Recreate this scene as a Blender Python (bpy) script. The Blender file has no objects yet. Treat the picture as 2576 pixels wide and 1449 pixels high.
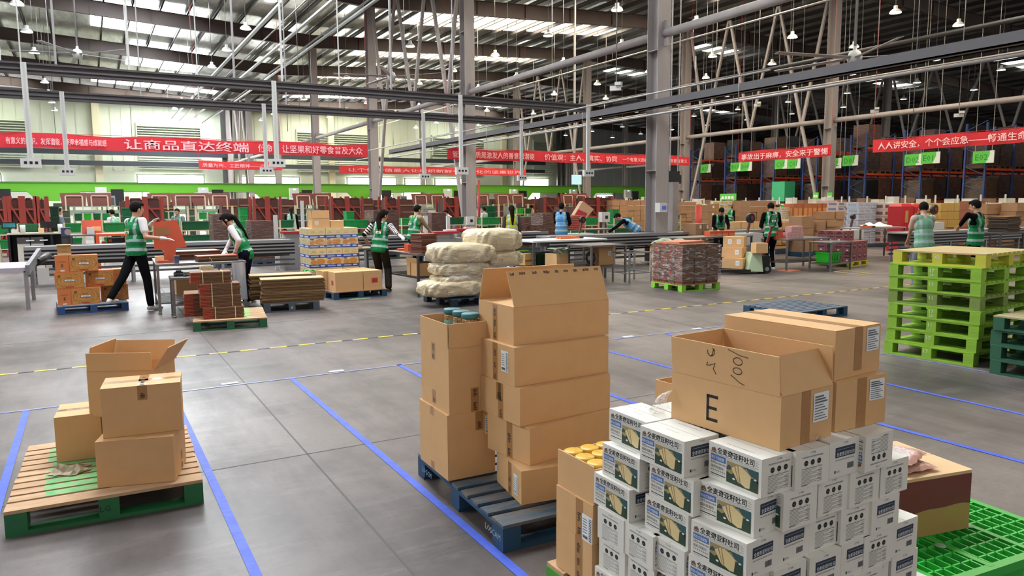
import bpy, bmesh, math, random
import numpy as np
from mathutils import Vector, Matrix, Euler
random.seed(11)
SC = bpy.context.scene
COL = SC.collection
PI = math.pi
R = math.radians
# ---------------------------------------------------------------- camera
F_PX = 1848.0
HC = 1.7
_A = np.array([4540-1288., -(492-724.5), -F_PX]); _B = np.array([223-1288., -(520-724.5), -F_PX])
_A /= np.linalg.norm(_A); _B -= _A*(_A@_B); _B /= np.linalg.norm(_B); _Z = np.cross(_A, _B)
cam_d = bpy.data.cameras.new('camera'); cam = bpy.data.objects.new('camera', cam_d); COL.objects.link(cam)
cam_d.sensor_fit = 'HORIZONTAL'; cam_d.sensor_width = 36.0; cam_d.lens = F_PX/2576*36.0
cam_d.clip_start = .05; cam_d.clip_end = 400
_M = Matrix(((_A[0], _A[1], _A[2], 0), (_B[0], _B[1], _B[2], 0), (_Z[0], _Z[1], _Z[2], HC), (0, 0, 0, 1)))
cam.matrix_world = _M
SC.camera = cam
SC.view_settings.view_transform = 'Standard'; SC.view_settings.look = 'None'
SC.view_settings.gamma = 1.0; SC.view_settings.exposure = EXPO = 0.42
SC.cycles.max_bounces = 6; SC.cycles.diffuse_bounces = 3; SC.cycles.glossy_bounces = 3
SC.cycles.transmission_bounces = 4; SC.cycles.transparent_max_bounces = 8
SC.cycles.caustics_reflective = False; SC.cycles.caustics_refractive = False
SC.cycles.sample_clamp_indirect = 4.0
SC.cycles.use_adaptive_sampling = True; SC.cycles.adaptive_threshold = .015
try: SC.cycles.use_denoising = True
except Exception: pass
# ---------------------------------------------------------------- daylight outside the hall
W = bpy.data.worlds.new('world'); SC.world = W; W.use_nodes = True
_bg = W.node_tree.nodes['Background']; _bg.inputs[0].default_value = (1.0, .985, .95, 1); _bg.inputs[1].default_value = WORLD = 0.44
SKYLIGHT = 22.0; WINDOWLIGHT = 14.0; LAMP = 30.0
# pixel of the 2576x1449 frame -> world point on a plane
def _ray(px, py):
    c = np.array([px-1288., 724.5-py, -F_PX]); return np.array([_A@c, _B@c, _Z@c])
def G(px, py, z=0.):
    d = _ray(px, py); t = (z-HC)/d[2]; return (d[0]*t, d[1]*t)
def PY(px, py, Y):
    d = _ray(px, py); t = Y/d[1]; return (d[0]*t, Y, HC+d[2]*t)
def PX(px, py, X):
    d = _ray(px, py); t = X/d[0]; return (X, d[1]*t, HC+d[2]*t)
# ---------------------------------------------------------------- materials
def lin(c):
    if isinstance(c, str):
        c = [int(c[i:i+2], 16)/255 for i in (1, 3, 5)]
    return tuple((x/12.92 if x <= .04045 else ((x+.055)/1.055)**2.4) for x in c[:3]) + (1,)
MATS = {}
def M(name, col='#808080', rough=.6, metal=0., noise=None, col2=None, bump=None, emit=None, spec=.5, alpha=None, coords='Object', nscale=(1,1,1)):
    """noise=(scale, amount) blends col towards col2; bump=(scale, strength)"""
    if name in MATS: return MATS[name]
    m = bpy.data.materials.new(name); m.use_nodes = True; nt = m.node_tree; b = nt.nodes['Principled BSDF']
    b.inputs['Base Color'].default_value = lin(col); b.inputs['Roughness'].default_value = rough
    b.inputs['Metallic'].default_value = metal; b.inputs['Specular IOR Level'].default_value = spec
    tc = mp = None
    if noise or bump:
        tc = nt.nodes.new('ShaderNodeTexCoord'); mp = nt.nodes.new('ShaderNodeMapping'); mp.inputs['Scale'].default_value = nscale
        nt.links.new(tc.outputs[coords], mp.inputs[0])
    if noise:
        n = nt.nodes.new('ShaderNodeTexNoise'); n.inputs['Scale'].default_value = noise[0]; n.inputs['Detail'].default_value = 5
        n.inputs['Roughness'].default_value = .6
        nt.links.new(mp.outputs[0], n.inputs['Vector'])
        mr = nt.nodes.new('ShaderNodeMapRange'); mr.inputs[1].default_value = .35; mr.inputs[2].default_value = .68; mr.inputs[4].default_value = noise[1]
        nt.links.new(n.outputs[0], mr.inputs[0])
        mx = nt.nodes.new('ShaderNodeMix'); mx.data_type = 'RGBA'; mx.inputs[6].default_value = lin(col); mx.inputs[7].default_value = lin(col2 or col)
        nt.links.new(mr.outputs[0], mx.inputs[0]); nt.links.new(mx.outputs[2], b.inputs['Base Color'])
    if bump:
        n2 = nt.nodes.new('ShaderNodeTexNoise'); n2.inputs['Scale'].default_value = bump[0]; n2.inputs['Detail'].default_value = 3
        nt.links.new(mp.outputs[0], n2.inputs['Vector'])
        bp = nt.nodes.new('ShaderNodeBump'); bp.inputs['Strength'].default_value = bump[1]; bp.inputs['Distance'].default_value = .02
        nt.links.new(n2.outputs[0], bp.inputs['Height']); nt.links.new(bp.outputs[0], b.inputs['Normal'])
    if emit:
        b.inputs['Emission Color'].default_value = lin(emit[0]); b.inputs['Emission Strength'].default_value = emit[1]
    if alpha is not None: b.inputs['Alpha'].default_value = alpha
    MATS[name] = m; return m
# ---------------------------------------------------------------- mesh builder
class MB:
    def __init__(s, mat=None): s.v = []; s.f = []; s.mi = []; s.mats = []; s.cur = mat; s.sm = []
    def use(s, m): s.cur = m; return s
    def _m(s, m):
        m = m or s.cur
        if m not in s.mats: s.mats.append(m)
        return s.mats.index(m)
    def face(s, pts, m=None, sm=False):
        k = len(s.v); s.v += [tuple(p) for p in pts]; s.f.append(tuple(range(k, k+len(pts)))); s.mi.append(s._m(m)); s.sm.append(sm)
        return s
    def hexa(s, p, m=None):   # 8 points: bottom ring 0-3 ccw, top ring 4-7
        k = len(s.v); s.v += [tuple(q) for q in p]; i = s._m(m)
        for a in ((3, 2, 1, 0), (4, 5, 6, 7), (0, 1, 5, 4), (1, 2, 6, 5), (2, 3, 7, 6), (3, 0, 4, 7)):
            s.f.append(tuple(k+j for j in a)); s.mi.append(i); s.sm.append(False)
        return s
    def box(s, x0, y0, z0, x1, y1, z1, m=None):
        return s.hexa([(x0, y0, z0), (x1, y0, z0), (x1, y1, z0), (x0, y1, z0), (x0, y0, z1), (x1, y0, z1), (x1, y1, z1), (x0, y1, z1)], m)
    def cbox(s, c, size, rz=0, m=None, mat=None):
        hx, hy, hz = size[0]/2, size[1]/2, size[2]/2; q = []
        T = mat if mat is not None else Matrix.Translation(c) @ Matrix.Rotation(rz, 4, 'Z')
        for z in (-hz, hz):
            for x, y in ((-hx, -hy), (hx, -hy), (hx, hy), (-hx, hy)): q.append(T @ Vector((x, y, z)))
        return s.hexa(q, m)
    def bar(s, p0, p1, a, b=None, m=None, up=(0, 0, 1)):   # rectangular bar a wide, b high between points
        b = b or a; p0 = Vector(p0); p1 = Vector(p1); d = (p1-p0)
        if d.length < 1e-6: return s
        d.normalize(); u = Vector(up)
        if abs(d.dot(u)) > .98: u = Vector((0, 1, 0))
        x = d.cross(u).normalized(); y = x.cross(d).normalized(); q = []
        for p in (p0, p1):
            for i, j in ((-1, -1), (1, -1), (1, 1), (-1, 1)): q.append(p+x*(i*a/2)+y*(j*b/2))
        return s.hexa(q, m)
    def cyl(s, p0, p1, r0, r1=None, n=10, m=None, caps=True, sm=True):
        r1 = r0 if r1 is None else r1; p0 = Vector(p0); p1 = Vector(p1); d = (p1-p0).normalized()
        u = Vector((0, 0, 1)) if abs(d.z) < .95 else Vector((1, 0, 0)); x = d.cross(u).normalized(); y = x.cross(d)
        k = len(s.v); i = s._m(m)
        for p, r in ((p0, r0), (p1, r1)):
            for a in range(n):
                t = 2*PI*a/n; s.v.append(tuple(p+x*(r*math.cos(t))+y*(r*math.sin(t))))
        for a in range(n):
            b = (a+1) % n; s.f.append((k+b, k+a, k+n+a, k+n+b)); s.mi.append(i); s.sm.append(sm)
        if caps:
            s.f.append(tuple(k+a for a in range(n))); s.mi.append(i); s.sm.append(False)
            s.f.append(tuple(k+n+a for a in reversed(range(n)))); s.mi.append(i); s.sm.append(False)
        return s
    def tube(s, pts, r, n=6, m=None):
        pts = [Vector(p) for p in pts]; k = len(s.v); i = s._m(m)
        for j, p in enumerate(pts):
            d = (pts[min(j+1, len(pts)-1)]-pts[max(j-1, 0)]).normalized(); u = Vector((0, 0, 1)) if abs(d.z) < .9 else Vector((1, 0, 0))
            x = d.cross(u).normalized(); y = x.cross(d)
            for a in range(n):
                t = 2*PI*a/n; s.v.append(tuple(p+x*(r*math.cos(t))+y*(r*math.sin(t))))
        for j in range(len(pts)-1):
            for a in range(n):
                b = (a+1) % n; s.f.append((k+j*n+b, k+j*n+a, k+j*n+n+a, k+j*n+n+b)); s.mi.append(i); s.sm.append(True)
        return s
    def lathe(s, prof, c=(0, 0, 0), n=16, m=None, T=None):
        k = len(s.v); i = s._m(m); c = Vector(c)
        for r, z in prof:
            for a in range(n):
                t = 2*PI*a/n; p = Vector((r*math.cos(t), r*math.sin(t), z))
                s.v.append(tuple((T @ p if T else p)+c))
        for j in range(len(prof)-1):
            for a in range(n):
                b = (a+1) % n; s.f.append((k+j*n+a, k+j*n+b, k+j*n+n+b, k+j*n+n+a)); s.mi.append(i); s.sm.append(True)
        return s
    def grid(s, fn, nu, nv, m=None, sm=True):
        k = len(s.v); i = s._m(m)
        for a in range(nu+1):
            for b in range(nv+1): s.v.append(tuple(fn(a/nu, b/nv)))
        for a in range(nu):
            for b in range(nv):
                q = k+a*(nv+1)+b; s.f.append((q, q+nv+1, q+nv+2, q+1)); s.mi.append(i); s.sm.append(sm)
        return s
    def poly(s, pts2, o, xd, yd, m=None, flip=False):   # polygon in a plane given by origin and two directions
        o = Vector(o); xd = Vector(xd); yd = Vector(yd); q = [o+xd*a+yd*b for a, b in pts2]
        return s.face(q[::-1] if flip else q, m)
    def rect(s, a0, b0, a1, b1, o, xd, yd, m=None): return s.poly([(a0, b0), (a1, b0), (a1, b1), (a0, b1)], o, xd, yd, m)
    def disc(s, a, b, r, o, xd, yd, m=None, n=12, ry=None):
        return s.poly([(a+r*math.cos(2*PI*k/n), b+(ry or r)*math.sin(2*PI*k/n)) for k in range(n)], o, xd, yd, m)
    def text(s, body, h, a, b, o, xd, yd, m=None, align='LEFT', sx=1., res=1, bold=0.):
        vs, fs, w = text_mesh(body, res, bold); i = s._m(m); k = len(s.v); o = Vector(o); xd = Vector(xd); yd = Vector(yd)
        off = {'LEFT': 0, 'CENTER': -w*h*sx/2, 'RIGHT': -w*h*sx}[align]
        for x, y in vs: s.v.append(tuple(o+xd*(a+off+x*h*sx)+yd*(b+y*h)))
        for f in fs: s.f.append(tuple(k+j for j in f)); s.mi.append(i); s.sm.append(False)
        return s
    def mesh(s, name):
        me = bpy.data.meshes.new(name); me.from_pydata(s.v, [], s.f)
        for m in s.mats: me.materials.append(m)
        if len(s.mats) > 1: me.polygons.foreach_set('material_index', s.mi)
        if any(s.sm): me.polygons.foreach_set('use_smooth', s.sm)
        me.update(); return me
    def build(s, name, parent=None, loc=None, rz=0, bevel=0):
        return add(name, s.mesh(name), parent, loc, rz, bevel)
_TX = {}
def text_mesh(body, res=1, bold=0.):
    key = (body, res, bold)
    if key in _TX: return _TX[key]
    cu = bpy.data.curves.new('text', 'FONT'); cu.body = body; cu.size = 1.0; cu.resolution_u = res; cu.offset = bold
    o = bpy.data.objects.new('text', cu); COL.objects.link(o); dg = bpy.context.evaluated_depsgraph_get(); dg.update()
    me = o.evaluated_get(dg).to_mesh(); vs = [(v.co.x, v.co.y) for v in me.vertices]; fs = [tuple(p.vertices) for p in me.polygons]
    o.evaluated_get(dg).to_mesh_clear(); bpy.data.objects.remove(o); bpy.data.curves.remove(cu)
    if vs:
        x0 = min(v[0] for v in vs); y0 = min(v[1] for v in vs); vs = [(x-x0, y-y0) for x, y in vs]; hh = max(v[1] for v in vs); vs = [(x/hh, y/hh) for x, y in vs]; w = max(v[0] for v in vs)
    else: w = 0
    _TX[key] = (vs, fs, w); return _TX[key]
KIDS = {}
def add(name, data, parent=None, loc=None, rz=0, bevel=0):
    o = bpy.data.objects.new(name, data); COL.objects.link(o)
    if loc is not None: o.location = loc
    if rz: o.rotation_euler = (0, 0, rz)
    if parent is not None: o.parent = parent; KIDS.setdefault(parent.name, []).append(o)
    if bevel:
        b = o.modifiers.new('bevel', 'BEVEL'); b.width = bevel; b.segments = 2; b.limit_method = 'ANGLE'
    return o
def tag(o, label=None, cat=None, group=None, kind=None):
    if label: o['label'] = label
    if cat: o['category'] = cat
    if group: o['group'] = group
    if kind: o['kind'] = kind
    return o
def T(name, label, cat, loc=(0, 0, 0), rz=0, group=None):
    return tag(add(name, None, None, loc, rz), label, cat, group)
def struct(name, mb, label=None, **k):
    return tag(mb.build(name, **k), label or None, None, None, 'structure')
def dup(root, loc, rz=0, label=None, group=None, rot=None, scale=None):
    r = root.copy(); COL.objects.link(r); r.location = loc; r.rotation_euler = rot if rot is not None else (0, 0, rz)
    if scale: r.scale = scale
    if label: r['label'] = label
    if group: r['group'] = group
    for ch in KIDS.get(root.name, []):
        c = ch.copy(); COL.objects.link(c); c.parent = r; KIDS.setdefault(r.name, []).append(c)
        for g in KIDS.get(ch.name, []):
            d = g.copy(); COL.objects.link(d); d.parent = c; KIDS.setdefault(c.name, []).append(d)
    return r
ORD = ['first', 'second', 'third', 'fourth', 'fifth', 'sixth', 'seventh', 'eighth', 'ninth', 'tenth', 'eleventh', 'twelfth', 'thirteenth', 'fourteenth', 'fifteenth', 'sixteenth', 'seventeenth', 'eighteenth', 'nineteenth', 'twentieth']
def film_mat(name, col, lo, hi, sc=4., stretch=(1, 1, 4), a=.52, b=.66):
    m = M(name, col, .12, bump=(sc*2.5, 1.0), nscale=stretch); nt = m.node_tree; bs = nt.nodes['Principled BSDF']
    tc = nt.nodes.new('ShaderNodeTexCoord'); mp = nt.nodes.new('ShaderNodeMapping'); mp.inputs['Scale'].default_value = stretch; mp.inputs['Rotation'].default_value = (.2, .3, 0)
    n = nt.nodes.new('ShaderNodeTexNoise'); n.inputs['Scale'].default_value = sc; n.inputs['Detail'].default_value = 6; n.inputs['Distortion'].default_value = 1.2
    r = nt.nodes.new('ShaderNodeMapRange'); r.inputs[1].default_value = a; r.inputs[2].default_value = b; r.inputs[3].default_value = lo; r.inputs[4].default_value = hi  # alpha noise draws whitish wrinkles and paints streaky highlights into the film
    nt.links.new(tc.outputs['Object'], mp.inputs[0]); nt.links.new(mp.outputs[0], n.inputs['Vector']); nt.links.new(n.outputs[0], r.inputs[0]); nt.links.new(r.outputs[0], bs.inputs['Alpha']); return m
# palette
card = M('cardboard', '#d6aa78', .72, noise=(9, .35), col2='#c89a68', bump=(260, .03))
card_in = M('cardboard_inside', '#b4814c', .8, noise=(9, .3), col2='#a87440')
card_dk = M('cardboard_edge_and_gap_shade', '#8d6a45', .85)  # edge brown, also the painted shade in gaps between stacked sheets
card_lt = M('cardboard_light', '#e0bb90', .75, noise=(9, .3), col2='#d4ac7e')
ink = M('black_ink', '#161412', .7)
white = M('white_paper', '#e6e8ea', .6)
ptape = M('parcel_tape', '#ab7d4e', .25, noise=(60, .5), col2='#9a6c40')
wood = M('raw_wood', '#c6a27e', .8, noise=(14, .8), col2='#a98463', nscale=(.25, 1, 1), bump=(40, .2))
steel = M('brushed_steel', '#8e8b8b', .32, .85, noise=(30, .5), col2='#757374')
steel_d = M('dark_steel', '#5c5a5a', .4, .7)
alu = M('aluminium', '#98989b', .38, .6)
galv = M('galvanised_pipe', '#a9a6a6', .45, .5)
grey_paint = M('grey_painted_steel', '#9d9594', .5, noise=(2.5, .6), col2='#857d7c')
beam_dk = M('dark_grey_beam', '#4a4548', .5)
blackm = M('black_plastic', '#15161a', .4)
whitep = M('white_plastic', '#c9c8c6', .45)
orange = M('orange_paint', '#d8552a', .5)
redorange = M('red_rack_paint', '#b4472f', .5, noise=(3, .4), col2='#97392a')
bluep = M('rack_blue', '#31477e', .5)
# ================================================================ floor
def floor_mat():
    m = bpy.data.materials.new('polished_concrete'); m.use_nodes = True; nt = m.node_tree; b = nt.nodes['Principled BSDF']
    tc = nt.nodes.new('ShaderNodeTexCoord'); N = nt.nodes.new; L = nt.links.new
    def noise(sc, det, vec, rough=.6):
        n = N('ShaderNodeTexNoise'); n.inputs['Scale'].default_value = sc; n.inputs['Detail'].default_value = det; n.inputs['Roughness'].default_value = rough; L(vec, n.inputs['Vector']); return n.outputs[0]
    def rng(x, a, b_, c, d):
        r = N('ShaderNodeMapRange'); L(x, r.inputs[0]); r.inputs[1].default_value = a; r.inputs[2].default_value = b_; r.inputs[3].default_value = c; r.inputs[4].default_value = d; return r.outputs[0]
    mp = N('ShaderNodeMapping'); mp.inputs['Scale'].default_value = (1.0, .28, 1); L(tc.outputs['Object'], mp.inputs[0])
    mp2 = N('ShaderNodeMapping'); mp2.inputs['Scale'].default_value = (.35, 1.2, 1); L(tc.outputs['Object'], mp2.inputs[0])
    big = noise(.35, 6, tc.outputs['Object']); st = noise(1.6, 7, mp.outputs[0]); st2 = noise(2.2, 7, mp2.outputs[0], .7); fine = noise(30, 6, tc.outputs['Object'], .7)
    mx = N('ShaderNodeMix'); mx.data_type = 'RGBA'; mx.inputs[6].default_value = lin('#756b68'); mx.inputs[7].default_value = lin('#544d4b'); L(rng(big, .42, .58, 0, 1), mx.inputs[0])
    mx2 = N('ShaderNodeMix'); mx2.data_type = 'RGBA'; mx2.blend_type = 'MULTIPLY'; L(mx.outputs[2], mx2.inputs[6]); mx2.inputs[7].default_value = (.5, .49, .5, 1); L(rng(st, .47, .72, 0, .9), mx2.inputs[0])
    mx3 = N('ShaderNodeMix'); mx3.data_type = 'RGBA'; L(mx2.outputs[2], mx3.inputs[6]); mx3.inputs[7].default_value = lin('#867c79'); L(rng(st2, .52, .8, 0, .8), mx3.inputs[0])
    mx4 = N('ShaderNodeMix'); mx4.data_type = 'RGBA'; L(mx3.outputs[2], mx4.inputs[6]); mx4.inputs[7].default_value = lin('#4c4644'); L(rng(fine, .5, .8, 0, .5), mx4.inputs[0])
    L(mx4.outputs[2], b.inputs['Base Color'])
    L(rng(st, .3, .7, .34, .52), b.inputs['Roughness']); b.inputs['Specular IOR Level'].default_value = .32
    bp = N('ShaderNodeBump'); bp.inputs['Strength'].default_value = .05; bp.inputs['Distance'].default_value = .01; L(fine, bp.inputs['Height']); L(bp.outputs[0], b.inputs['Normal'])
    return m
fm = floor_mat(); joint = M('joint_filler', '#4e4a4a', .7)
mb = MB(fm); mb.box(-45, -12, -.2, 115, 90, 0)
for x in (-16.8, -10.8, -4.8, 1.2, 7.2, 13.2, 19.2, 25.2, 31.2): mb.box(x-.006, -2, 0, x+.006, 80, .0012, joint)
for y in (-1.05, 4.95, 10.95, 16.95, 22.95, 28.95): mb.box(-30, y-.006, 0, 60, y+.006, .0012, joint)
struct('floor', mb)
# tape on the floor
btape = M('blue_floor_tape', '#3450c0', .6, noise=(7, .55), col2='#4d68d2', bump=(18, .25))
btape_worn = M('worn_blue_floor_tape', '#5c6bb0', .45, noise=(6, .95), col2='#8d8a92')
def strip(x0, y0, x1, y1, w, label, m, z=.002):
    mb = MB(m); mb.bar((x0, y0, z/2+.0013), (x1, y1, z/2+.0013), w, z); tag(mb.build('floor_tape'), label, 'floor tape', 'blue tape lines marking pallet bays')
strip(-.56, 7.25, -.56, 2.3, .05, 'blue floor tape running left of the green pallet with three cartons', btape)
strip(.555, 7.2, .57, 2.2, .05, 'blue floor tape running right of the green pallet with cartons', btape)
strip(1.635, 7.26, 1.625, 2.2, .05, 'long blue floor tape along the left of the blue carton pallet', btape)
strip(2.77, 7.31, 2.75, 2.4, .05, 'blue floor tape passing behind the tall carton tower', btape)
strip(3.94, 7.3, 3.94, 1.6, .05, 'blue floor tape running behind the stack of white boxes', btape)
strip(5.1, 7.28, 5.22, 1.4, .05, 'blue floor tape right of the white box pallet near the green plastic pallet', btape)
strip(6.43, 7.2, 6.37, 1.8, .045, 'thin blue floor tape left of the lime green pallet stack', btape)
strip(7.62, 7.2, 7.7, 3.2, .04, 'worn blue floor tape under the lime green pallet stack', btape_worn)
strip(-3.2, 7.27, 7.6, 7.27, .035, 'faded blue cross tape joining the ends of the bay lines', btape_worn)
yel = M('yellow_tape', '#d9c13a', .5); blk = M('black_tape', '#26262a', .5)
mb = MB(yel); x = -4.0
while x < 22: mb.box(x, 8.955, .0013, x+.2, 9.0, .003, yel); mb.box(x+.2, 8.955, .0013, x+.34, 9.0, .003, blk); x += .34
tag(mb.build('hazard_tape'), 'yellow and black hazard tape line crossing the floor', 'floor tape')
for i, (px, py) in enumerate(((578, 965), (846, 934), (1580, 847), (1753, 827))):
    x, y = G(px, py); mb = MB(white); mb.box(-.075, -.03, .0035, .075, .03, .0045)
    for k in range(3): mb.box(-.06, -.018+k*.013, .0045, .045, -.013+k*.013, .0047, M('grey_print', '#77797c', .7))
    tag(mb.build('floor_label', loc=(x, y, 0)), 'white floor bay label by the cross tape, %s' % ('leftmost of the four', 'second of the four from left', 'just right of the tall carton tower', 'rightmost, before the blue empty pallet')[i], 'label', 'white bay labels on the floor')
# ================================================================ roof profile
RP = [(-56, 12.3), (-32.5, 12.5), (-9.2, 13.7), (14.1, 12.5), (37.4, 13.7), (62, 12.6), (115, 10.6)]
def rz_(X):
    for (a, za), (b, zb) in zip(RP, RP[1:]):
        if a <= X <= b: return za+(zb-za)*(X-a)/(b-a)
    return RP[-1][1]
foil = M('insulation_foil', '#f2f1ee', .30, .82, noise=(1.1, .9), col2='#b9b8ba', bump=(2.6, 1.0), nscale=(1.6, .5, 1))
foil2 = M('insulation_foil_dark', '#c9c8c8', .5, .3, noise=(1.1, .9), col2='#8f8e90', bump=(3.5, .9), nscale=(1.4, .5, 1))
YR = [4.3+12*k for k in range(8)]     # rafter / column lines
mb = MB(foil)
for (a, za), (b, zb) in zip(RP, RP[1:]):
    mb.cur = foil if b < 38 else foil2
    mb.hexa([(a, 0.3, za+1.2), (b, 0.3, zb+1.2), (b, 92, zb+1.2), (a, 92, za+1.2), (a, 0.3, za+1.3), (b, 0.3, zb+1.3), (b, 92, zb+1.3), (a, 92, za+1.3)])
struct('ceiling', mb)
# roof-light panels just under the sheets, daylight coming through
sky_m = M('roof_light_sheet', '#ffffff', .5, emit=('#f4fbff', SKYLIGHT))
sky_w = M('roof_light_sheet_dim', '#ffffff', .5, emit=('#fff1d6', SKYLIGHT*.55))
sky_d = M('roof_light_sheet_shaded', '#dddddd', .5, emit=('#eaf2e2', SKYLIGHT*.3))
nwin = 0
def skylight(x0, x1, y0, y1, m):
    global nwin; nwin += 1
    segs = sorted({x0, x1} | {a for a, _ in RP if x0 < a < x1}); mb = MB(m)
    for a, b in zip(segs, segs[1:]):
        za, zb = rz_(a)+1.19, rz_(b)+1.19
        mb.hexa([(a, y0, za-.03), (b, y0, zb-.03), (b, y1, zb-.03), (a, y1, za-.03), (a, y0, za), (b, y0, zb), (b, y1, zb), (a, y1, za)])
    struct('window_%d' % nwin, mb)
for k, y in enumerate(YR[1:]):
    yc = y-6
    if k == 4: skylight(.9, 6.2, yc-5.0, yc+2.6, sky_m)
    elif k == 5: skylight(3.6, 9.2, yc-4.6, yc+4.6, sky_m)
    elif k == 6: skylight(6.5, 12.5, yc-4.5, yc+4.5, sky_m)
    elif k < 7: skylight(-.4, 5.8, yc-2.4, yc+2.8, sky_m)
    skylight(19.0, 28, yc-2.2, yc+2.2, sky_w)
    skylight(29.0, 35.4, yc-.6, yc+2.0, sky_w)
    skylight(-27, -14, yc-1.5, yc+2.5, sky_m)
    if k in (1, 3, 4): skylight(44.5, 49, yc-.5, yc+1.3, sky_d)
    if k in (0, 2, 3, 5): skylight(68, 74, yc-.5, yc+1.3, sky_d)
sky_b = M('roof_light_sheet_bright', '#ffffff', .5, emit=('#fdfff0', SKYLIGHT*.38))
for x0_, x1_ in ((-12, -5), (1, 11), (20, 30), (38, 48)): skylight(x0_, x1_, 83.5, 87.5, sky_b)
# rafters
raft = M('rafter_paint', '#5f504c', .55, noise=(.9, .6), col2='#4d413f')
for k, y in enumerate(YR):
    mb = MB(raft)
    for (a, za), (b, zb) in zip(RP, RP[1:]):
        for dy, z0, z1 in ((.13, 0, .03), (.006, .03, .83), (.13, .83, .86)):
            mb.hexa([(a, y-dy, za+z0), (b, y-dy, zb+z0), (b, y+dy, zb+z0), (a, y+dy, za+z0), (a, y-dy, za+z1), (b, y-dy, zb+z1), (b, y+dy, zb+z1), (a, y+dy, za+z1)])
        n = int((b-a)/3)
        for j in range(1, n):
            X = a+(b-a)*j/n; z = rz_(X); mb.box(X-.012, y-.12, z+.03, X+.012, y+.12, z+.83)
    struct('roof_beam', mb)
# purlins
pur = M('purlin_steel', '#4a4748', .45, .35); X = -31.0; k = 0
while X < 100:
    z = rz_(X)+.87; mb = MB(pur); mb.box(-.015, 3, 0, .015, 91, .24); mb.box(-.05, 3, 0, .05, 91, .02); mb.box(-.05, 3, .22, .05, 91, .24)
    struct('roof_purlin', mb, loc=(X, 0, z)); X += 1.55 if X < 60 else 2.4
# ================================================================ walls
wallm = M('pale_wall_panel', '#ccd2c0', .6, noise=(.5, .5), col2='#bec5b1'); rib = M('wall_rib', '#c3cbb6', .6); louv = M('louvre_panel', '#c6cfbe', .5)
greywall = M('grey_white_wall', '#b9bdc0', .6, noise=(.4, .4), col2='#a4a9ad')
mb = MB(wallm); mb.box(-45, 90, 0, 62, 90.3, 13.6)
X = -30.0
while X < 62: mb.box(X-.05, 89.95, 5.6, X+.05, 90, 13.6, rib); X += 1.05
struct('wall_back', mb)
mb = MB(greywall); mb.box(62, 90, 0, 115, 90.3, 13)
X = 63.
while X < 115: mb.box(X-.06, 89.95, 4, X+.06, 90, 13, rib); X += 1.6
struct('wall_back_right', mb)
mb = MB(greywall); mb.box(115, -12, 0, 115.3, 90.3, 12.2); struct('wall_right', mb)
mb = MB(wallm); mb.box(-45.3, -12, 0, -45, 90.3, 13.9); struct('wall_left', mb)
# louvres on the wall and pilasters
for i, (x0, x1) in enumerate(((5, 11.3), (22, 31), (39.5, 47), (55, 60), (-14, -5))):
    mb = MB(louv)
    for k in range(9): mb.hexa([(x0, 89.6, 8.2+k*.26), (x1, 89.6, 8.2+k*.26), (x1, 89.95, 8.3+k*.26), (x0, 89.95, 8.3+k*.26), (x0, 89.6, 8.24+k*.26), (x1, 89.6, 8.24+k*.26), (x1, 89.95, 8.34+k*.26), (x0, 89.95, 8.34+k*.26)])
    mb.box(x0-.1, 89.6, 8.1, x0, 90, 10.7); mb.box(x1, 89.6, 8.1, x1+.1, 90, 10.7)
    for k in range(9): mb.box(x0, 89.8, 5.7+k*.25, x1, 89.86, 5.85+k*.25)
    struct('trim_%d' % (i+1), mb)
pil = M('pale_pilaster', '#c9c3a6', .6)
for i, X in enumerate((1.2, -10.8, 26, 50)):
    mb = MB(pil); mb.box(X-.35, 89.3, 0, X+.35, 89.95, 13.4); struct('wall_pilaster', mb)
# bright dock windows
win_m = M('daylit_window', '#ffffff', .3, emit=('#fbfff8', WINDOWLIGHT)); wfr = M('window_frame', '#8f9a86', .6)
for x0, x1, z0, z1 in ((4.8, 11.4, 3.9, 5.1), (15.4, 16.4, 3.9, 5.0), (16.9, 22.0, 4.0, 5.0), (28, 34.3, 4.0, 5.05), (35.6, 38.4, 4.0, 5.0), (39.8, 45.6, 4.0, 5.05), (52, 57.4, 4.0, 5.2), (-12, -7.5, 3.9, 5.0),
                     (5.2, 7.4, 1.9, 3.2), (8.2, 11.2, 1.9, 3.1), (16.2, 17.4, 1.9, 3.0), (28.5, 33.8, 2.0, 2.9), (35.4, 38.2, 2.0, 3.3), (39.8, 45, 2.1, 3.3), (52.5, 56, 2.1, 3.2), (60, 63, 2.2, 2.9), (17.8, 21.6, 1.9, 2.5), (66, 69, 1.9, 2.9)):
    nwin += 1; mb = MB(win_m); mb.box(x0, 89.8, z0, x1, 89.85, z1); w = struct('window_%d' % nwin, mb)
    f = MB(wfr)
    f.box(x0-.12, 89.7, z0-.12, x1+.12, 89.9, z0); f.box(x0-.12, 89.7, z1, x1+.12, 89.9, z1+.12); f.box(x0-.12, 89.7, z0, x0, 89.9, z1); f.box(x1, 89.7, z0, x1+.12, 89.9, z1)
    f.build('frame', w)
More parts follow.
